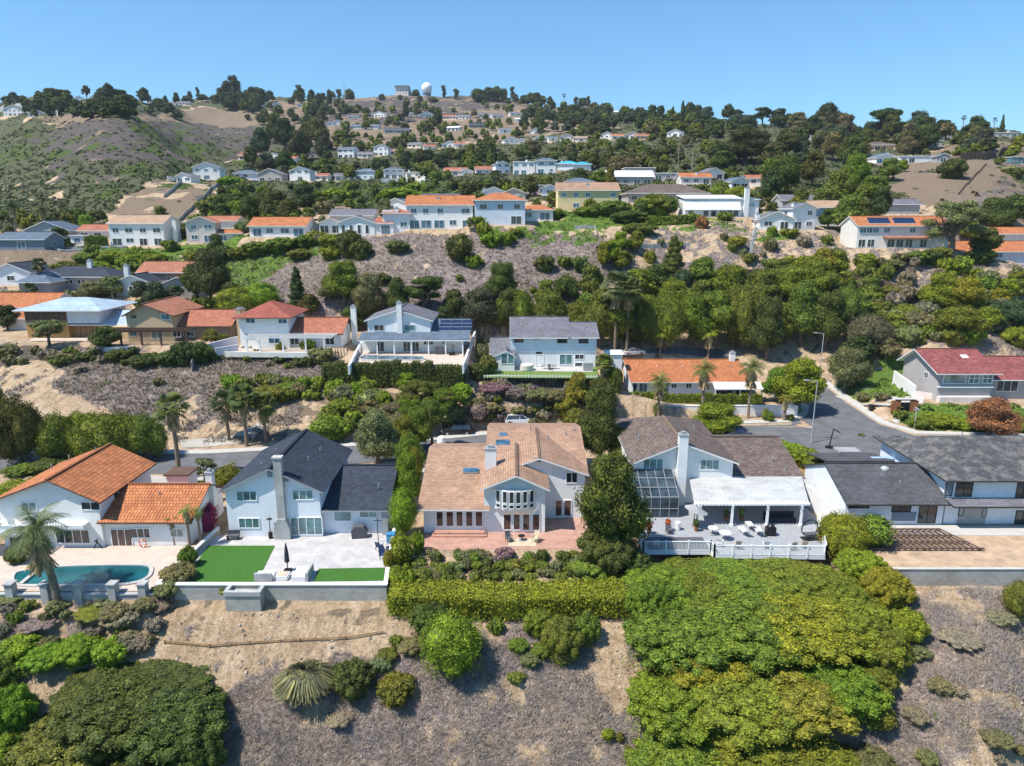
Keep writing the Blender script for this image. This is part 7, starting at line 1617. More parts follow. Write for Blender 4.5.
# ------------------------------------------------------------------ trees and shrubs, each where it stands
COL = dict(K=(.056, .078, .025), D=(.088, .112, .027), G=(.145, .182, .030), B=(.185, .260, .022), Y=(.215, .235, .028), O=(.190, .205, .100), N=(.075, .105, .062), U=(.160, .150, .075), W=(.25, .215, .18), R=(.31, .155, .07), P=(.20, .155, .19), H=(.215, .245, .024), M=(.150, .195, .024))
KN = dict(b='broad', r='round', m='mound', p='pine', t='tall', c='cone', l='column', w='weep', a='airy', g='tussock')
random.seed(21)
PL = """
m M 678 655 92 88;m M 738 640 106 84;m H 798 640 106 82;m M 850 640 84 74;m M 880 668 54 54;m M 676 720 84 84;m H 732 712 104 88;m Y 790 712 96 84;m M 838 700 76 74;m M 872 690 44 38
m M 662 598 72 56;m M 694 594 80 54;m M 733 592 80 54;m M 778 592 80 54;m M 816 594 66 50;m M 840 612 48 44;m M 684 782 96 90;m H 742 780 100 84;m M 806 782 96 80;m M 700 600 84 50;m H 770 598 92 50;m M 834 602 76 48;m M 650 625 54 60;m B 690 830 120 90;m B 790 840 130 90;m M 745 745 90 70;m H 700 668 84 66
m D 120 722 100 88;m D 174 735 92 88;m G 82 752 92 84;m D 140 795 110 90;m D 196 780 60 68;m G 66 820 96 86;m D 184 850 110 90;m D 118 690 90 50;m D 160 690 84 50;m B 45 662 50 30;m B 80 658 46 34;m B 112 660 36 30;m B 18 655 40 28
m B 14 730 50 58;m B 8 775 54 60;m G 4 690 34 40;g O 306 692 62 50;r B 452 672 72 76;m D 354 690 42 40;m G 396 698 38 32;m G 562 655 44 50;m M 540 632 30 30;m D 430 628 44 38;m G 585 640 30 34;r B 608 740 15 15;r G 620 742 10 12;m U 628 752 9 9
r Y 878 728 34 32;m U 872 785 50 50;m O 915 655 26 18;r G 1016 618 34 46;m U 905 640 22 16;m W 800 630 10 8;m O 940 690 22 16;m U 995 740 30 16;m W 960 640 40 14;m W 1000 620 30 14;m O 412 650 26 18;m W 340 720 26 14
r D 458 557 10 11;r G 475 565 15 16;r D 450 577 14 15;r D 487 577 14 15;r G 516 570 16 15;r G 533 568 11 12;r D 543 560 11 11;r G 543 571 11 12;r G 423 583 22 20;r G 560 559 11 11;r M 567 559 9 9;m P 505 557 20 13;m O 459 579 13 9;m M 475 580 14 10
m U 467 568 12 12;m G 508 579 15 10;m G 529 580 15 10;m G 560 579 16 10;m O 578 566 18 15;m O 595 570 16 14;m U 432 556 12 10;m G 438 562 9 12;m W 433 573 10 9;m P 442 570 9 9;m H 610 580 24 14;m U 552 576 9 8;m P 497 562 12 9;m M 415 566 10 10
b D 611 562 82 126;m D 606 568 56 56;m D 632 572 34 30;m G 590 575 40 26;b D 600 468 56 94;b G 620 470 38 50
m H 402 592 28 34;r B 402 566 26 40;r B 404 536 32 56;b B 407 508 36 64;b M 411 480 38 58;b M 404 458 36 50;b Y 416 486 18 44;m B 418 552 14 24;r H 389 572 12 26
m D 18 562 20 22;m O 178 580 34 24;m O 168 594 26 20;m G 188 566 18 24;m G 226 592 14 9;m O 10 600 26 10;m O 60 603 24 8;m O 105 602 20 8;m W 160 610 22 14;m W 118 618 34 10;m W 40 622 40 12;m G 95 612 36 8
m Y 16 498 40 24;m G 40 488 26 18;w D 22 464 64 84;w G 60 462 56 62;w M 104 462 80 66;w G 146 458 54 56;b D 2 458 46 84;w B 84 456 52 56;w M 126 452 48 50;m D 50 470 40 18;m D 90 468 36 16;m G 20 474 30 14;a O 205 482 30 32;r M 230 492 30 34;m G 180 484 18 10;m D 200 488 12 10
r M 326 440 36 30;b O 378 468 58 70;b O 400 452 34 46;b G 418 450 36 50;a G 432 448 40 62;a M 410 436 44 48;r G 340 388 13 13;r O 372 408 32 24;r M 366 396 26 22;m G 350 412 24 14;a M 446 424 44 46;a G 420 414 50 44;a B 458 416 34 30;b O 395 428 44 34
r W 478 422 26 24;m P 495 392 34 14;m P 515 396 30 13;m U 535 398 34 14;m U 555 400 28 14;m D 487 420 14 12;m D 510 425 9 8;m D 535 426 8 9;m G 546 430 9 9;m U 492 410 20 10;m P 500 420 12 10;m U 520 412 20 9;m D 548 410 12 9
b Y 577 408 32 42;m Y 566 414 26 24;m G 578 430 26 26;b D 598 414 44 44;r B 605 378 12 26;m B 612 385 14 20;m O 482 362 14 20;m G 488 374 18 22;m D 478 378 20 18;m G 482 352 12 14;m D 617 392 10 26
b B 714 432 66 40;b B 798 410 66 62;b M 778 402 42 44;r G 657 416 9 15;r G 765 421 9 14;r G 770 422 9 12;m D 790 421 8 8;m G 726 420 16 10
m B 772 450 36 18;m B 790 458 36 20;m B 806 466 32 24;m G 818 476 26 24;m H 826 487 18 20;r B 842 556 56 56;m B 860 578 50 40;m H 884 602 50 46;m H 905 640 36 40;r G 872 546 42 40;m M 868 522 22 18;m W 880 596 22 12
b R 988 438 62 50;m B 940 425 40 16;m B 968 428 36 14;m G 920 428 22 14;m M 1010 430 30 14;m G 900 418 14 10;m U 864 400 16 9;m U 882 399 16 8
b D 640 345 46 62;b G 664 350 50 66;b D 690 346 46 66;b M 672 316 44 46;b G 714 348 50 70;b G 742 350 48 72;b D 766 360 46 70;b M 728 306 52 44;b G 760 300 50 40;b G 800 345 52 70;b M 790 300 50 44;b D 825 350 44 64;b G 815 300 44 46;b U 700 312 34 34;b D 752 330 44 46
b G 640 300 40 34;b D 655 290 36 30;b K 780 345 40 50;b G 702 286 40 30;b G 775 282 40 26;b D 845 330 40 50;b U 868 352 56 44;b U 845 390 52 50;b K 856 368 40 40;b G 862 330 40 34;b G 893 340 40 32;b O 885 360 32 28;m O 905 345 30 24;m O 890 328 30 22;m G 870 318 26 20
b D 520 336 40 58;b G 548 340 46 60;b U 578 342 44 48;b G 600 348 40 66;b D 566 300 30 30;b O 545 306 26 30;b D 508 332 34 50;b G 622 352 36 60;b K 630 350 30 40;b U 590 300 30 36;b G 585 330 30 40
b G 345 302 52 46;b O 372 326 44 58;b D 398 318 30 44;p D 424 314 52 44;b N 478 332 52 50;b D 503 302 42 46;b D 455 320 30 34;b K 446 330 30 30;c K 298 306 24 44;b D 310 316 26 26;b D 352 330 34 26;b U 330 300 30 24;b D 415 330 32 26;b G 500 332 26 34
b D 212 306 46 62;b D 196 300 30 40;r B 238 318 46 36;r B 262 314 46 36;b D 232 312 28 34;r D 460 262 32 30;m B 474 266 18 12;m B 492 245 20 13;m B 506 243 18 12;m G 516 236 14 8;r D 450 246 10 8
m U 398 251 22 12;m D 350 255 26 26;m D 362 258 22 20;r U 320 245 14 12;m Y 332 246 24 13;m Y 316 242 20 12;m G 306 246 24 12;m G 280 250 30 14;m G 258 254 30 14;m G 300 258 24 10;m B 330 258 20 12;m D 545 270 20 16;m D 580 270 16 14
b B 620 252 22 22;b M 636 252 20 24;b B 612 264 26 26;b G 622 270 24 22;b H 604 268 18 28;m U 628 262 10 9;m Y 650 262 12 12;c D 672 282 36 52;r N 680 288 28 22;r H 737 247 22 12;r G 748 264 12 12;m U 770 250 14 12;m G 640 234 34 12
b Y 822 276 30 32;b Y 804 276 24 22;b B 836 278 28 30;b G 800 286 28 20;m N 838 302 24 18;b D 845 292 24 22;b G 868 298 28 26;m Y 790 264 12 9;m Y 786 290 10 9;m G 866 276 20 10;m U 892 268 24 10;m G 916 262 22 12;m D 930 262 24 14;m Y 946 273 18 16;m U 900 262 16 10
b H 940 312 48 44;b H 962 316 48 46;b M 958 340 58 42;b H 985 330 30 26;b N 1010 336 42 44;b N 992 318 26 22;m Y 978 322 22 16;m W 925 318 26 20;m W 900 300 28 18;m O 915 330 34 22;m H 1018 345 30 22;m O 870 305 24 12;m G 880 312 26 14;b G 1016 300 30 24
a O 950 256 74 62;b D 985 258 34 32;b D 992 236 46 40;b D 1012 226 40 34;b G 968 240 30 20;m G 940 258 22 12;m D 980 262 30 14;b G 820 222 34 36;b G 846 232 40 40;b O 858 244 32 26;m B 772 235 10 9;m Y 790 236 18 8
r B 738 206 34 20;r B 718 200 22 14;b G 700 198 24 14;m G 655 214 40 20;r D 642 216 18 16;r G 668 214 26 18;m H 752 215 18 10;m R 702 228 12 12;m G 690 222 16 9;m M 725 220 16 8;m H 766 223 14 8;m D 772 214 12 12
b H 566 207 30 16;b G 553 205 20 14;b D 530 196 20 22;b G 548 190 16 14;b G 516 192 14 12;m G 610 214 40 14;m D 630 222 40 12;m G 586 216 24 10;m M 555 218 20 10;b G 600 186 26 16;b D 580 184 24 16;b G 610 190 14 24;b G 655 194 24 12
b G 70 238 24 26;b B 86 236 20 22;b W 104 238 26 18;b D 60 240 24 14;m D 40 246 30 6;m D 60 247 26 6;b D 44 290 16 12;b D 105 284 30 20;b D 85 282 24 20;b O 95 300 36 22;b O 112 298 26 24;b N 158 306 28 28;b N 142 302 24 24;b N 175 300 24 18
b K 8 330 30 28;m O 6 356 26 14;b O 10 310 34 22;a O 50 346 40 32;b D 108 350 34 28;m D 118 360 24 14;m D 142 366 26 14;m D 150 362 22 12;m K 186 364 26 26;m D 200 362 26 24;m D 170 364 26 16;m D 88 360 14 8;m W 80 372 14 8;m U 60 358 26 8;m U 158 384 12 8
b G 212 344 24 18;m G 224 344 12 12;m G 308 352 16 14;m Y 281 356 9 15;m G 262 345 14 8;m G 322 344 16 14;m D 250 358 10 8;m D 300 366 14 10;m G 268 398 40 18;m G 290 392 30 14;m G 250 402 30 16;m O 320 362 26 18;m D 280 362 14 8;m U 340 368 14 9;m O 240 392 20 10
m M 195 262 20 12;m D 222 262 26 18;b D 218 256 20 24;m G 240 258 24 12;m B 112 262 26 12;m B 135 266 28 14;m B 155 264 24 12;m B 125 280 26 12;m B 150 280 26 12;m B 100 274 24 14;m B 165 274 18 10;m G 85 262 24 10;m G 65 272 24 12;m U 30 270 20 8;m G 12 278 18 12
m G 190 236 24 10;b D 186 232 14 10;m D 178 236 14 10;b D 222 224 22 22;b D 250 222 24 28;b G 238 206 26 14;b D 222 196 12 10;m B 230 186 26 10;m Y 202 208 14 8;m G 210 214 14 10;m G 196 224 16 10;m O 246 232 22 12;b D 262 210 22 18;m Y 214 202 12 6;b D 166 232 14 10;b G 150 232 12 8;m G 160 214 12 8
b D 275 214 30 26;b K 305 212 34 28;b D 290 222 30 24;b D 322 214 24 18;c D 362 224 26 30;b O 386 222 20 24;m D 262 218 26 16;m O 282 230 30 10;b D 268 230 16 14;m B 335 202 30 14;m G 316 204 16 14;b G 350 210 16 12;m B 400 200 40 12;m B 430 202 30 10;b K 470 202 30 20;b D 490 198 26 16;b D 505 192 24 14;m B 415 192 20 10
b G 430 176 18 14;b G 448 182 14 12;r G 436 182 16 12;b D 480 192 18 12;b G 515 200 14 10;m D 325 230 14 8;m G 342 234 12 8;a O 470 232 12 16;m G 450 226 8 8;m M 478 226 14 10;m H 484 236 14 14;a G 482 206 10 14
b D 275 144 20 30;b N 262 158 26 30;b K 285 150 24 32;b K 300 160 26 30;b D 318 150 26 32;b N 268 174 26 22;b K 286 172 24 22;b D 308 146 22 26;b K 325 160 22 26;b G 305 172 14 18;b D 252 166 22 20;b N 250 178 20 14;b G 340 143 20 14
b K 312 106 12 16;t K 300 100 9 14;p K 301 104 14 16;p D 292 108 10 10;b K 320 112 14 18;b K 330 108 8 18;b K 312 122 14 18;b D 325 114 14 12;b D 337 107 10 6;t D 339 99 8 9;b D 270 110 10 8;b D 265 120 12 10;b G 276 122 12 8;m D 345 110 10 6;b D 353 112 8 6
p K 55 108 20 16;p K 66 106 20 16;b K 78 112 16 12;p D 87 100 10 14;b K 100 106 18 12;b K 110 104 18 20;b K 118 112 18 14;b D 92 112 18 10;b D 104 118 16 10;b D 88 120 16 10;b K 75 116 18 10;b K 128 106 12 12;b D 135 108 12 10;b K 145 104 16 16;p K 142 100 14 10;b K 14 100 12 8;b D 8 104 16 8;b D 24 104 14 8;b D 48 108 10 8
b K 165 97 7 9;b K 176 97 8 13;b K 190 98 7 9;t K 198 97 5 10;b D 203 102 14 8;b D 160 110 18 12;b K 170 116 16 14;b K 178 120 14 10;b D 150 114 14 8;b D 188 104 16 8;b D 215 103 14 8;b K 226 104 16 12;t K 236 106 16 28;t K 228 104 12 22;b K 242 108 16 16;b K 234 108 18 14;t K 252 106 10 18;b D 246 112 14 10;b K 254 114 10 8;b K 248 120 8 6
b D 382 100 10 6;b D 416 98 12 8;b K 420 101 8 5;b D 432 101 10 4;b K 406 122 9 22;b D 416 116 7 10;b K 438 128 14 18;b K 428 134 12 10;b G 395 124 14 8;b D 405 130 12 8;b U 425 128 12 8;b W 474 118 9 10;b D 484 106 8 6;m D 365 112 7 4;m D 378 106 7 4;m D 434 102 9 4;b D 400 100 7 5;b D 505 100 7 5;b D 486 120 8 6
b K 745 164 66 34;b D 722 170 30 20;b D 770 168 30 24;b N 735 128 22 14;p K 738 122 16 12;p K 762 125 20 18;b K 778 128 20 20;t K 752 128 14 12;b K 690 122 14 20;c K 682 124 10 24;c K 672 124 10 18;b K 660 126 14 20;c K 650 124 10 20;b K 640 132 16 20;b K 700 128 12 10
b K 812 138 26 22;b K 826 136 32 34;b K 842 136 22 22;b D 800 144 20 16;p K 884 134 36 26;b K 872 140 14 16;b K 858 140 12 14;b D 906 136 14 12;b D 920 138 16 12;l K 932 138 6 18;b K 948 138 16 16;b D 956 144 14 10;b D 972 140 14 10;b D 982 142 12 8;b D 850 170 30 34;b U 832 160 30 28;b U 862 158 22 16;b U 905 158 20 22;b N 800 168 18 16
b M 852 200 36 50;b G 835 210 30 40;b M 868 205 30 30;b D 812 186 30 36;b D 786 196 34 44;b K 770 202 24 36;b G 795 224 30 28;b K 878 222 26 36;b D 862 226 22 26;b G 888 180 26 22;b B 902 172 16 12;b G 880 196 26 20;b D 800 216 26 28;b M 770 188 26 30;b D 828 228 24 20;p D 778 184 30 30
b G 915 150 20 10;b K 902 146 20 12;b G 960 158 20 12;b M 975 155 18 12;b D 990 152 20 10;b H 1012 160 18 16;b Y 1018 150 16 14;m D 952 178 26 20;b G 1000 165 12 8;m O 1010 174 16 8;b D 945 158 12 8;c K 1001 134 7 20;b U 895 144 16 10;b D 926 156 10 8;m D 1016 178 16 10;b H 990 146 14 8
"""
for ln in PL.strip().splitlines():
    for it in ln.split(';'):
        k, c, x, y, w_, h_ = it.split(); col = COL[c]
        if k == 'b' and 286 <= float(y) <= 352 and 490 < float(x) < 870: w_ = float(w_) * 1.04; h_ = float(h_) * random.uniform(.9, 1.12); k = random.choice('bbbbbw'); col = COL[random.choice(c * 4 + 'GM')]
        plant(KN[k], float(x), float(y), float(w_), float(h_), col)
def fill(poly, n, kinds, cols, h, w=None, seed=1, dmin=4):
    """individual trees through a patch of woodland"""
    random.seed(seed); xs = [p[0] for p in poly]; ys = [p[1] for p in poly]; out = []; tries = 0
    while len(out) < n and tries < n * 60:
        tries += 1; x = random.uniform(min(xs), max(xs)); y = random.uniform(min(ys), max(ys))
        if not inpoly(np.array([x]), np.array([y]), poly)[0] or any(abs(x - a) < dmin and abs(y - b2) < dmin * .5 for a, b2 in out): continue
        if any(abs(x - q['px']) < q['wpx'] * .55 + 1 and -1 < q['py'] - y < 0.1 for q in HSES): continue
        if any(abs(x - q['px']) < q['wpx'] * .6 and 0 < y - q['py'] < h[1] * .75 for q in HSES): continue
        out.append((x, y))
    for x, y in sorted(out, key=lambda q: q[1]):
        hh = random.uniform(*h); k = KN[random.choice(kinds)]; plant(k, round(x), round(y), hh * random.uniform(.9, 1.5) * (.6 if k == 'tall' else 1), hh, COL[random.choice(cols)])
fill([(520,104),(560,108),(640,118),(640,132),(600,140),(560,138),(520,112)], 34, 'bbbp', 'KDN', (8, 14), seed=3)
fill([(560,104),(640,112),(655,120),(600,120)], 12, 'bbt', 'KD', (6, 11), seed=4)
fill([(640,130),(720,130),(760,150),(700,160),(650,150)], 20, 'bbp', 'KDG', (9, 15), seed=5)
fill([(515,146),(640,146),(660,170),(600,180),(590,168),(515,162)], 34, 'bbb', 'GDUO', (10, 18), seed=6)
fill([(640,165),(770,165),(775,200),(700,176),(660,176)], 18, 'bbb', 'GDOM', (9, 15), seed=7)
fill([(345,150),(500,150),(510,170),(345,172)], 30, 'bb', 'DGK', (8, 15), seed=8)
fill([(335,130),(390,122),(440,122),(540,122),(560,140),(400,142),(345,140)], 30, 'bb', 'DGO', (5, 9), seed=9)
fill([(438,98),(500,97),(552,104),(550,108),(440,100)], 22, 'ttb', 'KD', (6, 14), seed=10, dmin=3)
fill([(700,126),(800,140),(800,150),(720,150)], 12, 'bb', 'DKN', (8, 16), seed=11)
fill([(890,134),(1020,140),(1020,150),(900,152)], 16, 'bb', 'DGH', (7, 12), seed=12)
fill([(255,184),(500,184),(500,190),(255,190)], 18, 'bm', 'GDM', (5, 9), seed=13, dmin=6)
fill([(255,172),(350,172),(350,180),(255,178)], 10, 'bb', 'GM', (6, 10), seed=14, dmin=6)
fill([(350,196),(470,196),(470,206),(350,214)], 8, 'bm', 'BGM', (7, 12), seed=15, dmin=8)
fill([(240,186),(345,206),(345,228),(240,228)], 26, 'bbm', 'GDMO', (8, 15), seed=16, dmin=6)
fill([(345,186),(560,184),(560,196),(345,200)], 22, 'bm', 'GDMB', (6, 11), seed=17, dmin=6)
fill([(228,186),(262,184),(262,230),(190,230)], 20, 'bm', 'GDMB', (7, 13), seed=18, dmin=5)
fill([(455,196),(600,190),(640,192),(640,206),(560,216),(480,214)], 22, 'bbm', 'GDMB', (8, 14), seed=19, dmin=6)
fill([(640,186),(860,200),(860,218),(760,214),(640,200)], 24, 'bbm', 'GDM', (9, 16), seed=20, dmin=6)
fill([(250,160),(500,158),(500,182),(250,182)], 44, 'bb', 'DGKM', (8, 14), seed=22, dmin=5)
fill([(300,110),(540,110),(560,150),(300,154)], 60, 'bb', 'DGOM', (5, 9), seed=23, dmin=4)
fill([(0,106),(110,106),(110,116),(0,118)], 18, 'bb', 'DK', (6, 10), seed=24, dmin=5)
fill([(430,556),(590,556),(590,582),(430,582)], 52, 'mmr', 'GODUM', (9, 14), seed=25, dmin=4)
fill([(395,566),(425,566),(425,586),(395,586)], 7, 'mr', 'GMO', (9, 14), seed=26, dmin=5)
fill([(0,300),(130,290),(215,300),(215,312),(0,318)], 16, 'bm', 'GDOM', (10, 17), seed=27, dmin=7)
fill([(0,352),(320,358),(320,368),(0,366)], 30, 'mm', 'UODGW', (6, 11), seed=28, dmin=7)
fill([(225,380),(320,378),(320,402),(225,406)], 26, 'mm', 'GMBO', (8, 14), seed=29, dmin=6)
fill([(325,386),(480,386),(480,434),(325,438)], 34, 'mmb', 'GMOBU', (12, 24), seed=30, dmin=7)
fill([(485,384),(615,384),(600,425),(490,428)], 26, 'mm', 'UOPGW', (7, 13), seed=31, dmin=6)
fill([(850,262),(1024,278),(1024,345),(870,345)], 60, 'mmb', 'OGUWHM', (9, 20), seed=32, dmin=7)
fill([(600,238),(850,240),(850,268),(600,262)], 16, 'mm', 'UOGMW', (6, 11), seed=33, dmin=7)
fill([(300,240),(600,240),(600,300),(340,310)], 7, 'mm', 'UOGD', (6, 12), seed=34, dmin=9)
fill([(0,606),(170,606),(170,650),(0,650)], 20, 'mm', 'OUWGW', (10, 22), seed=35, dmin=10)
fill([(900,600),(1024,596),(1024,766),(880,766)], 7, 'mm', 'OWUW', (9, 18), seed=36, dmin=14)
fill([(380,625),(600,625),(600,680),(380,690)], 14, 'mm', 'OWGU', (9, 20), seed=37, dmin=12)
fill([(38,102),(132,102),(135,120),(38,114)], 40, 'bb', 'KD', (10, 17), seed=41, dmin=4)
fill([(222,100),(262,100),(262,114),(222,110)], 14, 'bb', 'KD', (8, 18), seed=42, dmin=4)
fill([(262,102),(352,98),(352,128),(262,126)], 26, 'bb', 'KDG', (7, 13), seed=43, dmin=5)
fill([(520,112),(790,118),(790,134),(520,132)], 46, 'bb', 'KDN', (9, 16), seed=44, dmin=5)
fill([(780,130),(1000,134),(1000,150),(780,160)], 40, 'bb', 'KDUN', (13, 24), seed=45, dmin=6)
fill([(0,222),(120,222),(120,234),(0,236)], 18, 'bb', 'DGBY', (9, 16), seed=46, dmin=5)
fill([(90,250),(175,251),(175,286),(95,288)], 20, 'mm', 'BMG', (7, 13), seed=47, dmin=7)
fill([(300,104),(540,106),(560,150),(300,154)], 70, 'bb', 'KDGM', (5, 10), seed=51, dmin=4)
fill([(560,110),(700,118),(700,170),(560,170)], 50, 'bb', 'GDUM', (8, 15), seed=52, dmin=5)
fill([(1034,290),(1240,290),(1240,350),(1034,345)], 26, 'mbb', 'OGUHM', (14, 34), seed=61, dmin=12)
fill([(1034,220),(1240,220),(1240,262),(1034,240)], 14, 'bb', 'DGU', (14, 30), seed=62, dmin=12)
fill([(1040,600),(1280,600),(1280,766),(1040,766)], 12, 'mm', 'OWGU', (16, 40), seed=63, dmin=22)
fill([(-200,400),(-12,400),(-12,455),(-200,450)], 12, 'bb', 'DGM', (30, 60), seed=64, dmin=18)
fill([(-220,560),(-14,610),(-14,760),(-220,760)], 12, 'mm', 'DGOM', (24, 60), seed=65, dmin=24)
# palms
palm('feather', 58, 600, 86, 76, (.13, .17, .07), 'shaggy feather palm leaning over the kidney shaped swimming pool', (-.12, 0), trunkr=.28)
palm('fan', 180, 479, 80, 40, (.15, .19, .06), 'tall fan palm with dead frond skirt on the left street behind the orange tiles', trunkr=.26)
palm('fan', 229, 440, 44, 34, (.07, .10, .04), 'leftmost dark palm of the clump above the slate roof', trunkr=.22); palm('fan', 247, 446, 56, 34, (.09, .13, .04), 'tallest palm in the middle of the clump above the slate roof', trunkr=.22); palm('fan', 266, 442, 44, 32, (.13, .17, .04), 'yellowish palm at the right of the clump above the slate roof', trunkr=.22)
for x, y, h_, c_, lab in ((175, 545, 30, 18, 'left of the three banana like palms beside the magenta vine'), (190, 548, 44, 22, 'middle one of the banana like palms beside the magenta vine'), (201, 546, 40, 18, 'right of the three banana like palms beside the magenta vine')): palm('feather', x, y, h_, c_, (.12, .20, .04), lab, trunkr=.12, dens=.5)
palm('feather', 658, 418, 42, 32, (.13, .16, .05), 'leftmost feather palm before the long orange roof'); palm('feather', 702, 414, 50, 34, (.15, .17, .05), 'middle feather palm before the long orange roof'); palm('feather', 748, 418, 56, 36, (.13, .15, .05), 'right feather palm before the white awning'); palm('feather', 784, 421, 26, 20, (.24, .22, .04), 'small golden palm at the pavement corner', dens=.7)
palm('feather', 660, 356, 26, 24, (.24, .29, .03), 'left of two bright yellow green palms behind the long orange roof', dens=.5); palm('feather', 708, 358, 28, 26, (.24, .29, .03), 'right of two bright yellow green palms behind the long orange roof', dens=.5)
palm('fan', 614, 372, 92, 38, (.14, .17, .07), 'tallest fan palm right of the blue walled house', trunkr=.25); palm('fan', 626, 366, 82, 34, (.15, .18, .06), 'second fan palm close behind the tallest one by the blue walled house', trunkr=.25); palm('fan', 604, 384, 26, 22, (.17, .18, .05), 'short palm at the lawn corner of the blue walled house')
palm('feather', 17, 238, 34, 20, (.06, .10, .04), 'dark palm behind the blue house on the upper left street'); palm('feather', 46, 236, 28, 18, (.10, .12, .04), 'second palm left of the yellow green trees on the upper left street'); palm('fan', 43, 292, 30, 18, (.07, .09, .04), 'tall thin palm among the slate roofed houses on the left'); palm('fan', 32, 300, 14, 16, (.07, .10, .04), 'short dark palm by the slate roofed houses')
palm('fan', 203, 275, 24, 12, (.08, .10, .04), 'palm on the scrub above the dense dark tree'); palm('feather', 862, 222, 22, 16, (.12, .15, .05), 'palm between the blue side wing and the solar panel roof'); palm('fan', 495, 200, 26, 14, (.09, .12, .04), 'palm in front of the blue grey gable in the townhouse row'); palm('fan', 416, 226, 16, 10, (.08, .11, .04), 'small palm before the green bank left of the dark hedge'); palm('fan', 24, 192, 12, 7, (.03, .05, .02), 'lone palm on the left hillside') 
for x, h_, lab in ((961, 22, 'first'), (972, 20, 'second'), (981, 15, 'third'), (986, 16, 'fourth'), (992, 20, 'fifth')): palm('fan', x, 140, h_, 6, (.03, .045, .02), lab + ' from the left of five skyline palms at the right', group='skyline palms', skirt=False)
for x, h_, lab in ((550, 9, 'left of two small palms on the skyline above the trees'), (564, 12, 'right of two small palms on the skyline above the trees')): palm('fan', x, 104, h_, 5, (.03, .045, .02), lab, skirt=False)
# hedges and climbers
hedge('clipped_hedge', [P(392, 606, -1.4)[:2], P(505, 606, -1.4)[:2], P(624, 604, -1.4)[:2]], 3.3, 1.75, COL['H'], 'long clipped yellow green hedge below the brick patio garden', leaf=.10, dens=150, rag=.04)
hedge('clipped_hedge', [P(324, 374, 7)[:2], P(464, 375, 7)[:2]], 2.2, 3.7, COL['D'], 'long trimmed dark hedge in front of the covered pool', leaf=.14, dens=70)
hedge('clipped_hedge', [P(629, 405, 1)[:2], P(760, 407, 1)[:2]], 1.0, 1.6, COL['M'], 'low green hedge behind the white wall of the long orange roofed house', leaf=.13, dens=60)
hedge('clipped_hedge', [G(30, 248)[:2], G(70, 247)[:2]], 2, 2.4, COL['K'], 'dark clipped hedge along the upper left street', leaf=.3, dens=16)
hedge('clipped_hedge', [G(86, 246.5)[:2], G(108, 246)[:2]], 2, 2.6, COL['M'], 'green clipped hedge left of the big white house on the upper left street', leaf=.3, dens=16)
hedge('clipped_hedge', [G(645, 225)[:2], G(700, 223)[:2]], 2, 1.8, COL['M'], 'clipped hedge on the terrace left of the red shrub', leaf=.3, dens=16)
hedge('bougainvillea', [P(208, 532, 0)[:2], P(214, 512, 0)[:2]], .9, 2.6, (.28, .03, .14), 'magenta bougainvillea on the wall between the orange tiles and the slate roof', z=0, leaf=.12, dens=80, cat='climbing plant')
H4 = P(286, 340, 8.9); hedge('climbing_vine', [(H4.x - 1.5, H4.y - 2.6), (H4.x + 4.0, H4.y - 2.4)], 3.0, .7, COL['Y'], 'yellow green vine spreading over the white pergola', z=11.6, leaf=.16, dens=60, cat='climbing plant')
# ------------------------------------------------------------------ the smallest trees beyond the first 300 become one distant wood
def merge_small(kinds, mk, nm, lab, cat, keepn):
  global ALLPLANTS
  bl = sorted([q for q in ALLPLANTS if q['kind'] in kinds], key=lambda q: q['h'] * q['w'])
  cut = bl[:max(0, len(bl) - keepn)]; ids = set(id(q) for q in cut); VV = []; MI = []; ck = sorted(COL)
  for q in cut:
    me = crown_mesh(mk, 3 if q['h'] < 11 else 2, len(VV) % 4); a = np.empty(len(me.vertices) * 3, dtype=np.float32); me.vertices.foreach_get('co', a); a = a.reshape(-1, 3) * np.array([q['wd'], q['wd'], q['ht']]) + np.array(q['loc'])
    VV.append(a); MI += [min(range(len(ck)), key=lambda i: sum((x - y) ** 2 for x, y in zip(COL[ck[i]], q['col'])))] * (len(a) // 4)
    for ch in list(q['o'].children): bpy.data.objects.remove(ch)
    bpy.data.objects.remove(q['o'])
  if cut:
    for k in ck:
        if 'distant_' + k not in M: foliage('distant_' + k, .22, .5, COL[k])
    VV = np.concatenate(VV); tagp(link(nm, fastmesh(nm, VV, np.arange(len(VV)), 4, ['distant_' + k for k in ck], mi=np.array(MI, dtype=np.int32))), lab, cat, kind='stuff')
  ALLPLANTS = [q for q in ALLPLANTS if id(q) not in ids]
merge_small(('broad',), 'broad', 'distant_wood', 'small far off trees filling the woods on the skyline hills', 'wood', 296)
merge_small(('mound',), 'mound', 'small_brush', 'small loose shrubs dotted over the banks and hillsides', 'brush', 296)
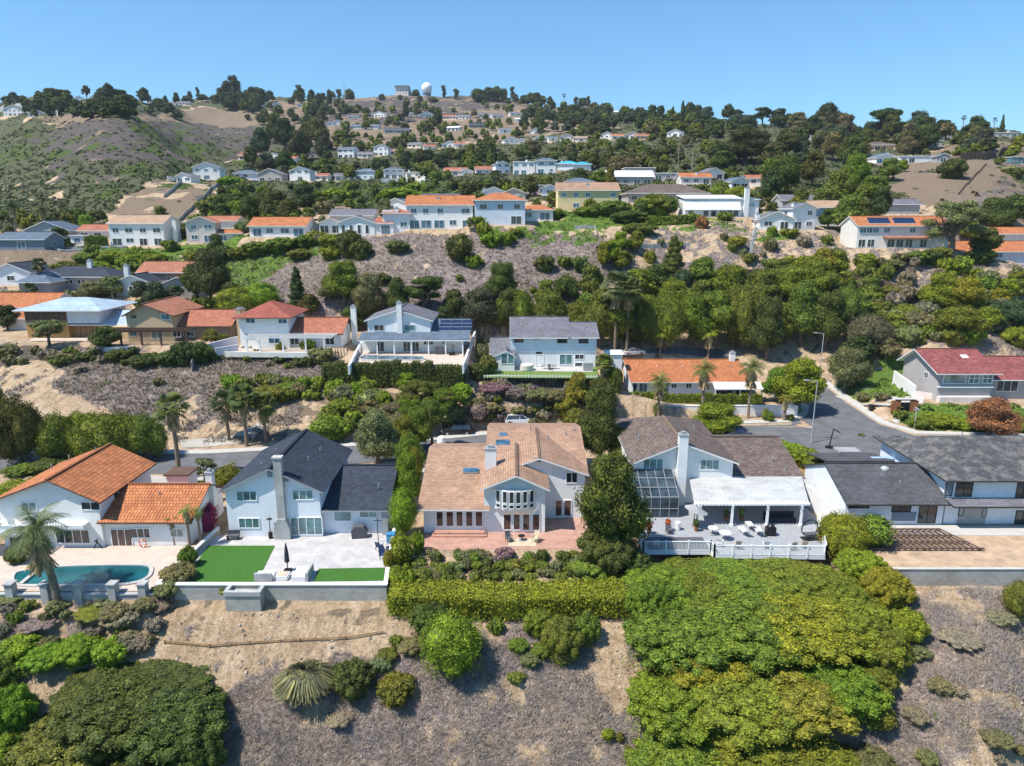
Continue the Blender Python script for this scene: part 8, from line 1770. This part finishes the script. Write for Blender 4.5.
# ------------------------------------------------------------------ what each look-alike stands beside
ORD = ['first', 'second', 'third', 'fourth', 'fifth', 'sixth', 'seventh', 'eighth', 'ninth', 'tenth', 'eleventh', 'twelfth', 'thirteenth', 'fourteenth', 'fifteenth', 'sixteenth', 'seventeenth', 'eighteenth', 'nineteenth', 'twentieth']
LM = [(427, 88, 'the radar dome'), (590, 200, 'the yellow house'), (720, 208, 'the long white house'), (138, 235, 'the big white house'), (280, 232, 'the glass fronted orange roof'), (440, 220, 'the white townhouses'), (900, 235, 'the solar orange roof'),
      (202, 175, 'the bare spur house'), (270, 330, 'the red hip roof'), (411, 340, 'the solar panel house'), (545, 345, 'the blue walled house'), (700, 375, 'the long orange roof'), (965, 375, 'the red shingle roof'), (160, 325, 'the tan gabled house'), (62, 320, 'the metal roofed house'),
      (70, 500, 'the poolside orange roof'), (300, 490, 'the slate roofed house'), (505, 490, 'the salmon roofed house'), (720, 490, 'the white deck'), (940, 490, 'the mottled grey roof'), (290, 590, 'the spout box wall'), (505, 600, 'the long clipped hedge'), (300, 175, 'the row of gabled white houses'),
      (535, 170, 'the flat white house'), (580, 170, 'the teal roofs'), (745, 150, 'the pale slope path'), (810, 220, 'the blue side wing'), (150, 120, 'the left ravine'), (25, 112, 'the left skyline houses'), (200, 98, 'the long skyline roof'), (235, 115, 'the tan hilltop clearing'), (330, 100, 'the radio mast'),
      (885, 150, 'the brown hip roof'), (915, 160, 'the low white house'), (985, 128, 'the skyline palms'), (800, 275, 'the dark board fence'), (1000, 250, 'the lilac house'), (840, 410, 'the cul-de-sac'), (625, 138, 'the small orange roof'), (480, 128, 'the dark flat roof'), (397, 130, 'the charcoal roof'),
      (950, 600, 'the tan block wall'), (305, 670, 'the arching tussock'), (640, 105, 'the central skyline'), (760, 600, 'the deck posts'), (130, 270, 'the bright green bank'), (660, 235, 'the red shrub'), (370, 440, 'the leaning utility pole'), (620, 660, 'the bare dirt path')]
CW = {'K': 'very dark green', 'D': 'dark green', 'G': 'mid green', 'B': 'bright green', 'Y': 'yellow green', 'O': 'greyish olive', 'N': 'blue green', 'U': 'brownish', 'W': 'pale dry', 'R': 'rusty orange', 'P': 'purplish', 'H': 'yellowish green', 'M': 'fresh green'}
KW = {'broad': 'spreading tree', 'pine': 'flat topped tree', 'tall': 'tall loose tree', 'cone': 'pointed conifer', 'column': 'slim cypress', 'weep': 'drooping tree', 'airy': 'open tree', 'round': 'rounded shrub', 'mound': 'low shrub', 'tussock': 'arching grass clump'}
def rel(px, py, lx, ly):
    dx, dy = px - lx, py - ly
    return ('right of' if dx > 0 else 'left of') if abs(dx) > abs(dy) * 1.3 else ('below' if dy > 0 else 'above')
grp = {}
for q in ALLPLANTS:
    if q['label']: continue
    cn = min(COL, key=lambda k: sum((a - b2) ** 2 for a, b2 in zip(COL[k], q['col']))); mid = q['py'] - q['h'] * .5
    lm = min(LM, key=lambda l: math.hypot(q['px'] - l[0], (mid - l[1]) * 1.4)); key = (CW[cn], KW[q['kind']], rel(q['px'], mid, lm[0], lm[1]), lm[2]); grp.setdefault(key, []).append(q)
for (c, k, r_, l), qs in grp.items():
    qs.sort(key=lambda q: q['px']); n = len(qs)
    for i, q in enumerate(qs):
        if n == 1: q['o']['label'] = f'{c} {k} {r_} {l}'
        elif n == 2: q['o']['label'] = f"{'leftmost' if i == 0 else 'rightmost'} {c} {k} {r_} {l}"
        else: q['o']['label'] = f'{ORD[min(i, 19)]} {c} {k} from the left, {r_} {l}'
        if n > 1: q['o']['group'] = f'{c} {k}s {r_} {l}'
hg = {}
STY = {'G': 'gable', 'R': 'pitched', 'H': 'hip', 'F': 'flat'}
for q in HSES:
    rn = ROOFNAME[q['roof']]; st = STY[q['style']]; rn = rn.replace('flat ', '') if st == 'flat' else rn
    key = (WALLNAME[q['wall']], 'two-storey' if q['st'] == 2 else 'single-storey', rn + ' ' + st, q['zone']); hg.setdefault(key, []).append(q)
for (wn_, st, rn, zn), qs in hg.items():
    qs.sort(key=lambda q: q['px'])
    for i, q in enumerate(qs):
        pre = '' if len(qs) == 1 else ('leftmost ' if i == 0 else 'rightmost ') if len(qs) == 2 else ORD[i] + ' '
        q['o']['label'] = f'{pre}{wn_} {st} house with {rn} roof {zn}' if len(qs) < 3 else f'{pre}{wn_} house from left with {rn} roof {zn}'
        q['o']['group'] = 'houses ' + zn
